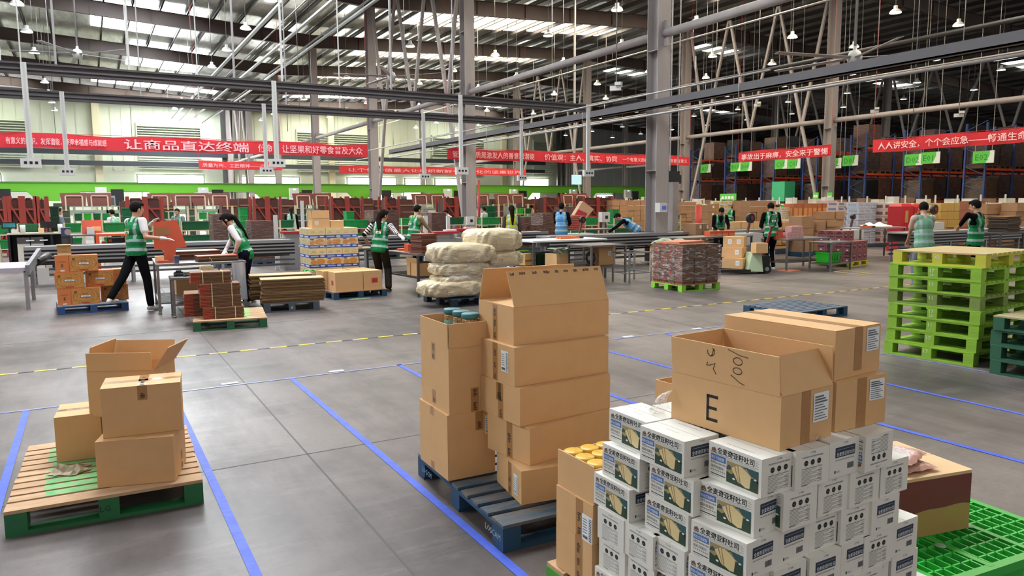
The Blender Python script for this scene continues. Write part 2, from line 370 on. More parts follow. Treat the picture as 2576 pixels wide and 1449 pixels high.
# ================================================================ columns
colm = M('column_paint', '#a29a99', .5, noise=(1.6, .7), col2='#8b8382', nscale=(1, 1, .25)); cold = M('column_scuff', '#6f6765', .6)
def column(x, y, w, top, base=True):
    mb = MB(colm); h = w/2; t = .02
    mb.box(x-h, y-h, 0, x+h, y-h+t, top); mb.box(x-h, y+h-t, 0, x+h, y+h, top); mb.box(x-.012, y-h+t, 0, x+.012, y+h-t, top)
    mb.box(x-h-.08, y-h-.08, 0, x+h+.08, y+h+.08, .03)
    for z in (2.6, 5.9, 8.8): mb.box(x-h+.01, y-h+t, z, x+h-.01, y+h-t, z+.02)
    struct('column', mb)
for k in range(1, 8): column(14.1, YR[k], .46, rz_(14.1))
for k in range(1, 8): column(37.4, YR[k], .5, rz_(37.4))
for k in range(2, 8): column(60.6, YR[k], .5, rz_(60.6))
for k in range(3, 7): column(84, YR[k], .45, rz_(84))
for k in range(7): column(-9.2, YR[7], .4, rz_(-9.2)) if k == 0 else None
# dark service risers on the back wall
for X in (13.6, 58.5):
    for dx, w, m in ((0, .5, steel_d), (.8, .35, M('dark_pipe', '#3a3a3c', .5)), (1.6, .3, grey_paint), (2.3, .25, steel_d)):
        mb = MB(m); mb.box(X+dx-w/2, 88.6, 0, X+dx+w/2, 88.9, 12.6); struct('wall_riser', mb)
# struts along the column rows and the bracing
for X, r in ((14.1, .12), (37.4, .14), (60.6, .14)):
    for k in range(0, 7):
        if X > 50 and k < 1: continue
        mb = MB(colm); mb.cyl((X, YR[k]+.25, 6.35), (X, YR[k+1]-.25, 6.35), r, n=12)
        for yy in (YR[k]+.28, YR[k+1]-.28): mb.box(X-.02, yy-.12, 6.0, X+.02, yy+.12, 6.7)
        struct('column_strut', mb)
def brace(X, y0, y1):
    zt = rz_(X)-.1; n = 3; st = (y1-y0)/n
    for k in range(n):
        v = y0+st*(k+.5)
        for e, sg in ((y0+st*k, -1), (y0+st*(k+1), 1)):
            e = min(max(e, y0+.35), y1-.35); mb = MB(colm); mb.bar((X, e+(-.06*sg), zt), (X, v+.06*sg, 6.45), .13, .15); struct('column_brace', mb)
    for v, e in ((y0+st*.5, y0+.32), (y1-st*.5, y1-.32)): mb = MB(colm); mb.bar((X, v, 6.3), (X, e, .25), .13, .15); struct('column_brace', mb)
brace(14.1, YR[2], YR[3]); brace(14.1, YR[6], YR[7]); brace(37.4, YR[2], YR[3]); brace(37.4, YR[4], YR[5]); brace(60.6, YR[2], YR[3]); brace(60.6, YR[3], YR[4])
# ================================================================ busbars, pipes and wires under the roof
for i, (Y, X1) in enumerate(((17.3, 12.3), (21.2, 12.4))):
    t = T('busbar_beam', ('near dark grey steel beam carrying white power drops, spanning the hall', 'far dark grey steel beam carrying white power drops, behind the nearer one')[i], 'beam', (0, 0, 4.36))
    m = MB(beam_dk); m.box(-16, Y-.06, -.11, X1, Y+.06, -.07); m.box(-16, Y-.02, -.07, X1, Y+.02, .07); m.box(-16, Y-.06, .07, X1, Y+.06, .11)
    m.box(-16, Y-.05, -.03, X1, Y-.02, .0, M('beam_groove', '#5c575a', .4)); m.build('rail', t)
    for s, (px) in enumerate(((70, 690, 1155, 1475), (160, 663, 1062, 1308))[i]):
        x = PY(px, 300, Y)[0]; zb = (2.62, 2.72, 2.62, 2.62)[s]-4.36
        p = MB(whitep); p.box(x-.05, Y-.11, zb, x+.05, Y-.06, .1); p.box(x-.02, Y-.115, zb, x+.02, Y-.11, .1, M('post_groove', '#bcbcba', .4)); d = p.build('power_drop', t)
        q = MB(whitep); q.box(x-.17, Y-.16, zb-.16, x+.17, Y-.06, zb+.02)
        for j in range(3): q.box(x-.11+j*.09, Y-.165, zb-.09, x-.06+j*.09, Y-.16, zb-.04, blackm)
        q.build('socket_box', d)
# hanging rods for the beams
def rod(x, y, z0, z1, r, m, label, name='hanger_rod', square=False):
    mb = MB(m)
    mb.box(x-r, y-r, z0, x+r, y+r, z1) if square else mb.cyl((x, y, z0), (x, y, z1), r, n=6)
    tag(mb.build(name), label, 'hanger', 'hanger rods under the roof')
for Y, pxs, r in ((17.3, (8, 147, 330, 592, 712, 985), .02), (21.2, (60, 355, 500, 720, 855, 1140), .014)):
    for i, px in enumerate(pxs):
        x = PY(px, 250, Y)[0]; rod(x, Y, 4.47, rz_(x)+1.15, r, galv if i % 2 else whitep, 'square hanger rod holding the %s dark beam, %s from the left' % ('near' if Y < 18 else 'far', ORD[i]), square=True)
for i, (x, y) in enumerate(((4, 33), (7, 30), (9, 36), (2, 40), (12, 30), (17, 30), (19, 22), (22, 34), (26, 26), (24, 15), (28, 12), (12, 45), (18, 50), (-1, 36))):
    rod(x, y, 4.6 if i % 2 else 6, rz_(x)+1.15, .014, galv, 'thin grey hanger rod dropping %s, %s of its kind' % ('near the first column row' if x < 16 else 'right of the near column row' if x < 31 else 'by the far racks', ORD[i]))
# long cable tray along the first column row
tray = M('cable_tray', '#575356', .45, .2)
t = T('cable_tray', 'long dark grey cable tray running beside the first column row', 'cable tray')
mb = MB(tray); mb.box(13.42, 4, 4.28, 13.5, 36, 4.48); mb.box(13.42, 4, 4.28, 13.72, 36, 4.3); mb.box(13.64, 4, 4.28, 13.72, 36, 4.44); mb.build('channel', t)
mb = MB(tray)
for k in range(3): mb.tube([(13.5+.05*k, y, 4.33+.02*math.sin(y*1.3+k)) for y in range(4, 37)], .014)
mb.build('cables', t)
for i, (x, z, m, r, lb, y0, y1) in enumerate(((12.7, 3.95, galv, .03, 'thin grey conduit below the long cable tray', 4, 34), (11.4, 4.2, galv, .02, 'slim white cable run beside the dark beams', 10, 34), (19.5, 5.4, galv, .03, 'grey sprinkler pipe right of the big column', 6, 60), (24.5, 9.2, galv, .045, 'grey sprinkler pipe with hangers below the right roof', 6, 70), (29, 8.1, M('dark_pipe', '#3a3a3c', .5), .09, 'dark ventilation pipe high right of the near column row', 6, 70), (31.5, 7.4, grey_paint, .045, 'grey pipe in front of the far column row', 8, 60))):
    mb = MB(m); mb.cyl((x, y0, z), (x, y1, z), r, n=8)
    for y in range(int(y0)+2, int(y1), 6): mb.cyl((x, y, z-.0), (x, y, z+.6), .012, n=5)
    tag(mb.build('service_pipe'), lb, 'pipe')
silver = M('silver_duct', '#9a9c9f', .4, .6)
for i, (x, z, r) in enumerate(((7.6, 10.2, .08), (8.2, 10.0, .03), (9.6, 10.4, .08), (10.3, 9.9, .04), (11.6, 10.7, .07))):
    mb = MB(silver if i % 2 == 0 else steel_d); mb.box(x-r, 14, z-r*.6, x+r, 80, z+r*.6)
    tag(mb.build('cable_ladder'), 'long silver cable duct under the roof left of the column row, %s of five' % ORD[i], 'duct', 'silver cable ducts under the roof')
# black ducts on the far wall
for i, (z, y) in enumerate(((7.3, 88.4), (6.2, 88.6))):
    mb = MB(M('black_duct', '#2c3036', .5)); mb.box(-30, y-.2, z-.25, 56, y+.2, z+.25); tag(mb.build('wall_duct'), ('upper', 'lower')[i]+' long black duct along the back wall', 'duct')
# ================================================================ lamps
t0 = T('high_bay_lamp', 'round white high bay lamp hanging from the roof', 'lamp', (0, 0, 0), 0, 'high bay lamps under the roof')
mb = MB(M('lamp_shade', '#d8d8d4', .35, .2)); mb.lathe([(.25, -.0), (.235, .06), (.16, .14), (.09, .17), (.085, .3), (0.0, .31)], n=16); mb.build('lamp_shade', t0)
mb = MB(M('lamp_glow', '#ffffff', .5, emit=('#fff6e4', LAMP))); mb.lathe([(0.001, .02), (.225, .02)], n=16); mb.build('lens', t0)
mb = MB(galv); mb.cyl((0, 0, .31), (0, 0, 5.2), .012, n=5); mb.build('rod', t0)
first = True
for X in (-10, -2, 6.8, 14.9, 19.9, 24.4, 30.8, 35.6, 43, 50, 57, 66):
    for k in range(12):
        Y = 14.9+5.4*k
        if X < -3 and Y < 40: continue
        z = 9.8
        if first: t0.location = (X, Y, z); first = False; r0 = t0
        else:
            r0 = dup(t0, (X, Y, z))
        c = Vector((X, Y, z-HC)); dep = -(c.x*_A[2]+c.y*_B[2]+c.z*_Z[2])
        r0['label'] = 'white high bay lamp in the %s lamp row from the left, %s from the front' % (ORD[(-10, -2, 6.8, 14.9, 19.9, 24.4, 30.8, 35.6, 43, 50, 57, 66).index(X)], ORD[k])
# ceiling fans with long blades
for i, (px, py, Y) in enumerate(((195, 135, 36), (985, 192, 31), (2150, 145, 13), (1075, 195, 30))):
    if i == 3: continue
    x, y, z = PY(px, py, Y); z = min(z, 9.8)
    t = T('ceiling_fan', ('big ceiling fan with long pale blades at upper left', 'white ceiling fan beside the bracing of the near columns', 'ceiling fan near the tray at upper right')[i], 'fan', (x, y, z))
    mb = MB(whitep); mb.lathe([(0, -.2), (.16, -.18), (.2, 0), (.14, .15), (.05, .2), (.05, .3)], n=14); mb.build('motor', t)
    mb = MB(galv); mb.cyl((0, 0, .2), (0, 0, rz_(x)+.9-z), .04, n=6); mb.build('rod', t)
    for k in range(5):
        a = k*2*PI/5+.4; mb = MB(alu); mb.cbox(None, (2.3, .16, .02), mat=Matrix.Rotation(a, 4, 'Z') @ Matrix.Translation((1.3, 0, 0)) @ Matrix.Rotation(.2, 4, 'X')); mb.build('blade', t)
# small white security cameras hanging
for i, (px, py) in enumerate(((1905, 265), (2200, 280), (2412, 290), (1550, 222))):
    x, y, z = PX(px, py, 27 if i < 3 else 12)
    t = T('security_camera', 'white security camera on a thin hanging pole, %s' % ('left of the far column', 'right of the far column', 'at far right', 'by the near column')[i], 'camera', (x, y, z), group='security cameras')
    mb = MB(whitep); mb.cbox((0, 0, 0), (.12, .3, .12), .6); mb.cbox((0, -.1, .1), (.16, .16, .08), .6); mb.build('body', t)
    mb = MB(blackm); mb.cyl((0.08, -.13, -.02), (.095, -.155, -.02), .04); mb.build('lens', t)
    mb = MB(galv); mb.cyl((0, 0, .1), (0, 0, rz_(x)+.9-z), .015, n=5); mb.build('pole', t)
# ================================================================ banners
red = M('red_banner_cloth', '#cf2632', .7, noise=(1.2, .6), col2='#b81f2c'); red2 = M('bright_red_banner', '#e23a3c', .7, noise=(1.0, .5), col2='#d02f38'); pinkt = M('pink_lettering', '#f0b4b8', .7); pinkw = M('pale_lettering', '#f3cfd2', .7)
def banner(P0, P1, z0, z1, label, texts, m=red, tm=pinkt, seed=0):
    P0 = Vector(P0); P1 = Vector(P1); d = (P1-P0); L = d.length; d.normalize(); n = Vector((d.y, -d.x, 0))
    mb = MB(m); nu = int(L*3)
    def fn(u, v):
        x = u*L; s = .035*math.sin(x*2.3+seed)+.02*math.sin(x*5.7+v*2)
        sag = -.06*(1-abs(math.cos(x*.8+seed)))*(.4+.6*v)
        return P0+d*x+n*s+Vector((0, 0, z0+(z1-z0)*v+sag))
    mb.grid(fn, nu, 3)
    def fb(u, v): return fn(u, v)-n*.01
    mb.grid(lambda u, v: fb(1-u, v), nu, 3)
    o = mb.build('banner'); tag(o, label, 'banner')
    for body, a0, a1, hh in texts:   # text placed between fractions a0..a1
        tb = MB(tm); vs, fs, w = text_mesh(body, 1, .01); h = (z1-z0)*hh; sx = (a1-a0)*L/(w*h)
        tb.text(body, h, a0*L, z0+(z1-z0)*(.5-hh/2)-.03, P0+n*.065, d, (0, 0, 1), tm, sx=sx, bold=.01); tb.build('lettering', o)
    mb = MB(M('banner_cord', '#bb3333', .8)); mb.tube([P0+Vector((0, 0, z1)), P1+Vector((0, 0, z1))], .008, n=4)
    for q in (P0, P1): mb.tube([q+Vector((0, 0, z1-.02)), q+Vector((0, 0, rz_(q.x)+1.1))], .006, n=4)
    mb.build('cord', o)
YB = 29.2
xl = PY(0, 350, YB)[0]-1.5; a = PY(925, 375, YB)[0]; b = PY(1125, 385, YB)[0]; c_ = PY(1735, 400, YB)[0]
Lb = a-xl
fr = lambda px: (PY(px, 360, YB)[0]-xl)/Lb
banner((xl, YB, 0), (a, YB, 0), 3.64, 4.13, 'long red banner with pale Chinese slogans across the left of the hall',
       [('有意义的组织、发挥潜能，获得幸福感与成就感', fr(15), fr(268), .48), ('让商品直达终端', fr(312), fr(625), .72), ('使命', fr(648), fr(684), .62), ('让坚果和好零食普及大众', fr(708), fr(910), .62)], seed=1)
fr2 = lambda px: (PY(px, 390, YB)[0]-b)/(c_-b)
banner((b, YB, 0), (c_, YB, 0), 3.64, 4.12, 'red banner with Chinese slogans passing behind the big column', [('管理的本质是激发人的善意和潜能', fr2(1137), fr2(1343), .6), ('价值观：主人、真实、协同', fr2(1368), fr2(1550), .6), ('一个有意义的组织会让你的生命更有意义', fr2(1564), fr2(1727), .42)], seed=3)
XB = 30.
ya, yb_ = PX(1857, 395, XB)[1], PX(2090, 380, XB)[1]
banner((XB, ya, 0), (XB, yb_, 0), 3.82, 4.34, 'short red banner with Chinese safety slogan before the middle storage racks', [('事故出于麻痹，安全来于警惕', .05, .98, .62)], tm=pinkw, seed=5)
ya, yb_ = PX(2197, 370, XB)[1], PX(2700, 330, XB)[1]
fr3 = lambda px: (PX(px, 350, XB)[1]-ya)/(yb_-ya)
banner((XB, ya, 0), (XB, yb_, 0), 3.84, 4.38, 'red banner with Chinese safety slogan at the right edge', [('人人讲安全，个个会应急——畅通生命通道', fr3(2212), fr3(2640), .6)], tm=pinkw, seed=7)
for px0, px1, py, lb, tx, Y in ((500, 710, 414, 'small far red banner beyond the left slogan banner', '质量为先、工匠精神——产品出厂', 42), (853, 1322, 425, 'long far red banner low behind the column rows', '让个体价值最大化组织新鲜千变万化的坚果世界', 42)):
    x0, _, zz = PY(px0, py, Y); x1, _, _ = PY(px1, py, Y); banner((x0, Y, 0), (x1, Y, 0), zz-.22, zz+.22, lb, [(tx, .04, .97, .5)], m=red2, seed=px0)
# ================================================================ pallets
def pallet_mb(w, d, h, m_top, m_side, nsl=9, gap=.45, boards=3, paint=None):
    """deck slats run along x; w along x, d along y. returns dict of part meshes"""
    P = {}
    bt = .018; k = MB(m_top); pitch = d/(nsl-1+ (1-gap)); sw = pitch*(1-gap)
    sw = (d)/(nsl+(nsl-1)*gap); g = sw*gap
    ws = [1.45]+[1.]*(nsl-2)+[1.45]; tot = sum(ws)+(nsl-1)*gap; sw = d/tot; yc_ = 0
    for i in range(nsl):
        y0 = yc_; wd = sw*ws[i]; yc_ += wd+sw*gap
        j = random.uniform(-.004, .004)
        k.box(j, y0, h-bt, w+j, y0+wd, h, m_top)
        if paint and y0 > .1: k.box(w*paint[0]+random.uniform(-.02, .02), y0, h, w*paint[1]+random.uniform(-.03, .03), y0+wd, h+.0008, paint[2])
    P['deck'] = k
    k = MB(m_side)
    for x in (0, w/2-.05, w-.1): k.box(x, 0, h-2*bt, x+.1, d, h-bt)
    P['stringer_board'] = k
    bl = []
    for x in (0, w/2-.05, w-.1):
        for y in (0, d/2-.06, d-.12): bl.append((x, y))
    P['blocks'] = bl
    k = MB(m_side)
    return P
def pallet(label, loc, rz, w, d, h=.14, m_top=wood, m_side=None, nsl=9, gap=.45, paint=None, group=None, marks=None, stringer='x', name='wooden_pallet'):
    m_side = m_side or m_top; P = pallet_mb(w, d, h, m_top, m_side, nsl, gap, 3, paint)
    t = T(name, label, 'pallet', loc, rz, group)
    P['deck'].build('deck', t, bevel=.002); P['stringer_board'].build('stringer_board', t)
    b0 = MB(m_side); b0.box(0, 0, .02, .1, .12, h-.036); me = b0.mesh('block')
    for i, (x, y) in enumerate(P['blocks']): add('block', me, t, (x, y, 0))
    bo = MB(m_side)
    for y in (0, d/2-.05, d-.1): bo.box(0, y, 0, w, y+.1, .02)
    bo.build('bottom_board', t)
    if marks:
        mm, mk = MB(marks[0]), marks[1]
        for body, side, u in mk:
            if side == 'F': mm.text(body, .032, u, .05, (0, -.0012, 0), (1, 0, 0), (0, 0, 1), marks[0])
            if side == 'L': mm.text(body, .032, u, .05, (-.0012, d, 0), (0, -1, 0), (0, 0, 1), marks[0])
            if side == 'R': mm.text(body, .032, u, .05, (w+.0012, 0, 0), (0, 1, 0), (0, 0, 1), marks[0])
        mm.build('stencil', t)
    return t
green_side = M('green_pallet_paint', '#1f6b3c', .6, noise=(8, .6), col2='#2a5a3a'); green_mark = M('green_overspray', '#5aa868', .75, noise=(14, .8), col2='#9fb67c')
blue_side = M('blue_pallet_paint', '#1f4766', .6, noise=(8, .6), col2='#25405a'); blue_top = M('worn_blue_deck', '#2d5068', .7, noise=(7, .9), col2='#76695a', nscale=(.5, 2, 1), bump=(30, .3))
lime = M('lime_pallet_paint', '#8cbb2e', .6, noise=(6, .7), col2='#7ba02f', bump=(30, .2)); lime2 = M('faded_green_pallet_paint', '#7d9440', .65, noise=(6, .7), col2='#6a7f3a'); yellowg = M('yellow_green_pallet_paint', '#c3bf1e', .6, noise=(5, .7), col2='#b7b24a'); dkgreen = M('dark_green_pallet_paint', '#1d4d38', .6, noise=(6, .7), col2='#2a5f42'); limeg = M('bright_lime_pallet', '#8ccb3c', .55, noise=(6, .6), col2='#77b535')
stencil = M('stencil_white', '#cfd6cf', .7); stencil_b = M('stencil_pale_blue', '#9fb9c9', .7); stencil_d = M('stencil_dark', '#123018', .7)
# ================================================================ cartons
def glyphs(mb, a, b, w, h, o, xd, yd, m, n=6, seed=1, vert=True):
    """dark printed marks on parcel tape, laid out in a strip w x h"""
    rd = random.Random(seed); L = h if vert else w; S = w if vert else h; p = 0.0
    while p < L:
        run = rd.uniform(.02, .05)
        if p+run > L: break
        q = p
        while q < p+run:
            t = rd.uniform(.004, .008); s0 = rd.uniform(.05, .3)*S; s1 = rd.uniform(.6, .95)*S
            if vert: mb.rect(a+s0, b+q, a+s1, b+q+t*.6, o, xd, yd, m)
            else: mb.rect(a+q, b+s0, a+q+t*.6, b+s1, o, xd, yd, m)
            q += t
        p += run+rd.uniform(.015, .05)
def carton(label, F, yaw, w, d, h, z0, flaps=None, ft=.005, mat=None, group=None, tapes=(), stickers=(), seam='x', cat='box', name='cardboard_box', open_top=None, flaplen=None, extra=None):
    """F = near bottom corner, x axis runs towards R (w), y axis towards L (d). faces: y0 (near right), x0 (near left), y1, x1, top"""
    m = mat or card; t = T(name, label, cat, (F[0], F[1], z0), R(yaw), group)
    mb = MB(m)
    if flaps is None:
        mb.box(0, 0, 0, w, d, h-.003)
        if seam == 'x':
            mb.box(0, 0, h-.003, w, d/2-.0015, h); mb.box(0, d/2+.0015, h-.003, w, d, h)
        else:
            mb.box(0, 0, h-.003, w/2-.0015, d, h); mb.box(w/2+.0015, 0, h-.003, w, d, h)
        mb.build('body', t, bevel=.003)
    else:
        mb.box(0, 0, 0, w, d, ft)
        for q in ((0, 0, w, ft), (0, d-ft, w, d), (0, ft, ft, d-ft), (w-ft, ft, w, d-ft)): mb.box(q[0], q[1], ft, q[2], q[3], h)
        mb.build('body', t)
        fl = flaplen or min(w, d)/2
        for side, ang in flaps.items():
            fl = flaplen or min(w, d)/2
            if isinstance(ang, tuple): ang, fl = ang
            k = MB(m); L = w if side[0] == 'y' else d; e = .004; tp = .0
            k.hexa([(e, 0, -ft/2), (L-e, 0, -ft/2), (L-e-tp, fl, -ft/2), (e+tp, fl, -ft/2), (e, 0, ft/2), (L-e, 0, ft/2), (L-e-tp, fl, ft/2), (e+tp, fl, ft/2)])
            if side in tuple(x[0] for x in tapes if x[0].startswith('f_')): pass
            for tp_ in tapes:
                if tp_[0] == 'f_'+side: glyphs(k, tp_[1], fl-.03, L-tp_[1]*2, .022, (0, 0, (-ft/2-.0008) if len(tp_) < 4 else ft/2+.0008), (1, 0, 0), (0, 1, 0), ink, seed=3, vert=False)
            o = k.build('flap', t)
            hinge, rz = {'y0': ((0, 0, h), 0), 'x1': ((w, 0, h), PI/2), 'y1': ((w, d, h), PI), 'x0': ((0, d, h), -PI/2)}[side]
            o.location = hinge; o.rotation_euler = Euler((R(ang), 0, rz), 'XYZ')
    FR = {'y0': ((0, -.0008, 0), (1, 0, 0), (0, 0, 1), w, h), 'x0': ((-.0008, d, 0), (0, -1, 0), (0, 0, 1), d, h), 'x1': ((w+.0008, 0, 0), (0, 1, 0), (0, 0, 1), d, h), 'top': ((0, 0, h+.0008), (1, 0, 0), (0, 1, 0), w, d), 'y1': ((w, d+.0008, 0), (-1, 0, 0), (0, 0, 1), w, h)}
    for tp in tapes:
        if tp[0].startswith('f_'): continue
        face, a, b0, b1 = tp[:4]; wd = .05; o, xd, yd, fw, fh = FR[face]; k = MB(ptape if len(tp) < 6 else M('faint_tape', '#c89e70', .3)); horiz = len(tp) > 4 and tp[4] == 'h'
        o = Vector(o); n = Vector(xd).cross(Vector(yd)); o2 = o+n*.0007
        if horiz: k.rect(b0, a-wd/2, b1, a+wd/2, o, xd, yd, ptape)
        else: k.rect(a-wd/2, b0, a+wd/2, b1, o, xd, yd, ptape)
        if not (len(tp) > 5):
            glyphs(k, (b0+.01) if horiz else a-wd/2+.01, (a-wd/2+.01) if horiz else b0+.01, (b1-b0-.02) if horiz else wd-.02, wd-.02 if horiz else (b1-b0-.02), o2, xd, yd, ink, seed=int(a*1000+h*777), vert=not horiz)
        k.build('tape', t)
    for face, a, b, sw, sh, kind in stickers:
        o, xd, yd, fw, fh = FR[face]; k = MB(white); o = Vector(o); n = Vector(xd).cross(Vector(yd)); o = o+n*.0009; o2 = o+n*.0008
        k.rect(a, b, a+sw, b+sh, o, xd, yd, white if kind != 'red' else M('red_sticker', '#cf4038', .6))
        g = M('label_print', '#5b5f66', .7)
        if kind == 'form':
            for j in range(9): k.rect(a+sw*.08, b+sh*(.08+.095*j), a+sw*(.9-.25*((j*7) % 3)/2), b+sh*(.08+.095*j)+sh*(.03 if j < 6 else .055), o2, xd, yd, g)
        elif kind == 'bar':
            for j in range(6): k.rect(a+sw*.08, b+sh*(.3+.1*j), a+sw*.5, b+sh*(.3+.1*j)+sh*.03, o2, xd, yd, g)
            for j in range(14): k.rect(a+sw*.68, b+sh*(.06+.063*j), a+sw*.93, b+sh*(.06+.063*j)+sh*.03, o2, xd, yd, ink)
            for j in range(12): k.rect(a+sw*(.1+.04*j), b+sh*.08, a+sw*(.1+.04*j)+sw*.02, b+sh*.2, o2, xd, yd, ink)
        elif kind == 'red':
            for j in range(3): k.rect(a+sw*.12, b+sh*(.2+.22*j), a+sw*.88, b+sh*(.2+.22*j)+sh*.08, o2, xd, yd, M('dark_red_print', '#8f2a26', .6))
        elif kind == 'plain':
            for j in range(3): k.rect(a+sw*.2, b+sh*(.25+.2*j), a+sw*.8, b+sh*(.25+.2*j)+sh*.05, o2, xd, yd, g)
        k.build('label_sticker', t)
    if extra: extra(t, FR)
    return t
# ---------------------------------------------------------------- pallet at lower left
pallet('green sided wooden pallet at lower left with natural and sprayed green slats', (-.479, 4.449, 0), R(-1.9), .95, 1.2, .14, wood, green_side, 11, .28, (.16, .52, green_mark), marks=(stencil_d, [('LG', 'F', .43)]))
carton('closed plain cardboard box on the green pallet, leftmost of its five', (-.062+.03, 5.2), 85.1-90, .24, .32, .282, .141, seam='y', tapes=(('top', .12, .0, .32),)) if 0 else None
def cartF(label, P, yaw, w, d, h, z0, **k): return carton(label, P, yaw, w, d, h, z0, **k)
# front-left corners are used as F for boxes seen frontally
carton('plain closed cardboard box standing alone at the back left of the green pallet', (-.266, 5.17), -4, .25, .34, .282, .1411, seam='x', tapes=(('top', .17, .0, .25, 'h'),))
carton('cardboard box at front of the green pallet carrying a taped box', (-.0535, 4.57), -15, .40, .36, .264, .1411, seam='x', tapes=(('x1', .22, .0, .12),))
carton('taped cardboard box on top of the front box on the green pallet', (-.0105, 4.615), -6.6, .41, .29, .284, .4056, seam='x', tapes=(('top', .145, .0, .41, 'h', 0), ('top', .21, .0, .29), ('y0', .21, .2, .284)))
carton('cardboard box under the open box at the back of the green pallet', (.0, 5.045), -8, .40, .38, .26, .1411, seam='x')
carton('open cardboard box with raised flaps at the back of the green pallet', (-.075, 5.165), -27, .40, .33, .29, .4015, flaps={'y0': (92, .112), 'x1': (125, .17), 'y1': (104, .13), 'x0': (78, .15)}, stickers=(('x1', .08, .14, .1, .1, 'bar'),), tapes=(('y0', .2, .0, .1, 'v', 0),), flaplen=.155)
# torn paper scrap
mb = MB(M('torn_packing_paper', '#b7a68c', .6, noise=(25, .6), col2='#8f8672'))
x0, y0 = G(95, 1170, .14)
rs = random.Random(4); HH = [[rs.uniform(0, .05)*math.sin(PI*a/10)*math.sin(PI*b/8) for b in range(9)] for a in range(11)]
mb.grid(lambda u, v: (-.29+u*.19+.02*math.sin(v*9), 4.88+v*.13+.025*math.sin(u*8), .1425+.004+HH[min(10, int(u*10+.01))][min(8, int(v*8+.01))]*1.3), 10, 8, sm=False)
tag(mb.build('paper_scrap'), 'crumpled torn packing paper lying on the green pallet', 'paper')
# ---------------------------------------------------------------- blue pallet with the carton tower
pallet('dark blue worn wooden pallet under the carton tower', (1.655, 3.0, 0), R(-2.5), .95, 1.2, .14, blue_top, blue_side, 9, .42, marks=(stencil_b, [('LOSCAM', 'L', 1.0), ('LOGCM', 'L', .08)]))
A_ = carton('closed cardboard box bottom left on the blue pallet, below the box of jars', (1.670, 3.664), -1.5, .30, .425, .382, .1411, seam='x', tapes=(('x0', .2, .0, .05), ('x0', .2, .33, .382), ('y0', .2, .27, .38)), stickers=(('y0', .235, .24, .06, .11, 'bar'),))
carton('open tall cardboard box with teal lidded jars on the left of the tower', (1.684, 3.663), -.8, .25, .405, .381, .5231, flaps={'x0': 91, 'y0': 89, 'y1': 92, 'x1': 88}, flaplen=.135, tapes=(('x0', .19, .02, .1), ('x0', .19, .28, .381), ('y0', .16, .0, .14)))
C_ = [('bottom cardboard box of the tower on the blue pallet, pulled back', (1.858, 3.166), -8, .52, .36, .182, .1411, (('x0', .2, .0, .18),), (('x0', .26, .03, .055, .11, 'bar'),)),
      ('second cardboard box from the bottom of the tower, turned outwards', (1.939, 3.212), 8.9, .62, .373, .204, .3236, (('x0', .2, .0, .2),), ()),
      ('middle cardboard box of the five box tower', (1.907, 3.259), 4.0, .627, .398, .205, .5281, (('x0', .21, .0, .2), ('x0', .19, .1, .2)), ()),
      ('fourth cardboard box of the tower with a white shipping label', (1.901, 3.304), 2.2, .638, .390, .212, .7336, (('x0', .19, .0, .21),), (('x0', .255, .065, .075, .115, 'bar'),))]
for lb, F, yaw, w, d, h, z, tp, st in C_: carton(lb, F, yaw, w, d, h, z, tapes=tp, stickers=st)
carton('top cardboard box of the tower with long flaps standing up', (1.928, 3.358), .8, .638, .392, .205, .9461, flaps={'y0': (67, .205), 'y1': (74, .19), 'x0': 2, 'x1': 2}, flaplen=.19, tapes=(('x0', .19, .0, .2), ('f_y0', .02, 1, 1)))
# jars with teal lids
teal = M('teal_lid', '#2f7076', .45); glassj = M('jar_contents', '#6b3a22', .25, noise=(90, .9), col2='#c9a36a'); jlab = M('jar_label', '#8fb9ae', .5)
j0 = T('snack_jar', 'round jar of nuts with teal lid in the open tall box', 'jar', (1.80, 3.95, .86), 0, 'teal lidded jars in the tall box')
m = MB(glassj); m.lathe([(.0, 0), (.046, 0), (.048, .01), (.048, .1), (.042, .112), (.0, .112)], n=20); m.lathe([(.0483, .03), (.0483, .075)], n=20, m=jlab); m.build('jar_body', j0)
m = MB(teal); m.lathe([(.0, .112), (.05, .112), (.051, .117), (.051, .135), (.047, .14), (.0, .14)], n=24); m.build('lid', j0)
JP = [(1152, 776, 'left'), (1180, 788, 'middle'), (1204, 797, 'right')]
for i, (px, py, w_) in enumerate(JP):
    x, y = ((1.868, 4.0), (1.872, 3.885), (1.876, 3.772))[i]
    if i == 0: j0.location = (x, y, .935); q = j0
    else: q = dup(j0, (x, y, .935), i)
    q['label'] = 'jar of nuts with teal lid in the open tall box, %s of three' % w_
    dup(j0, (x, y, .794), i*.5, 'jar of nuts hidden below the %s teal lidded jar' % w_); dup(j0, (x, y, .653), i*.5, 'lower jar hidden two below the %s teal lidded jar' % w_)
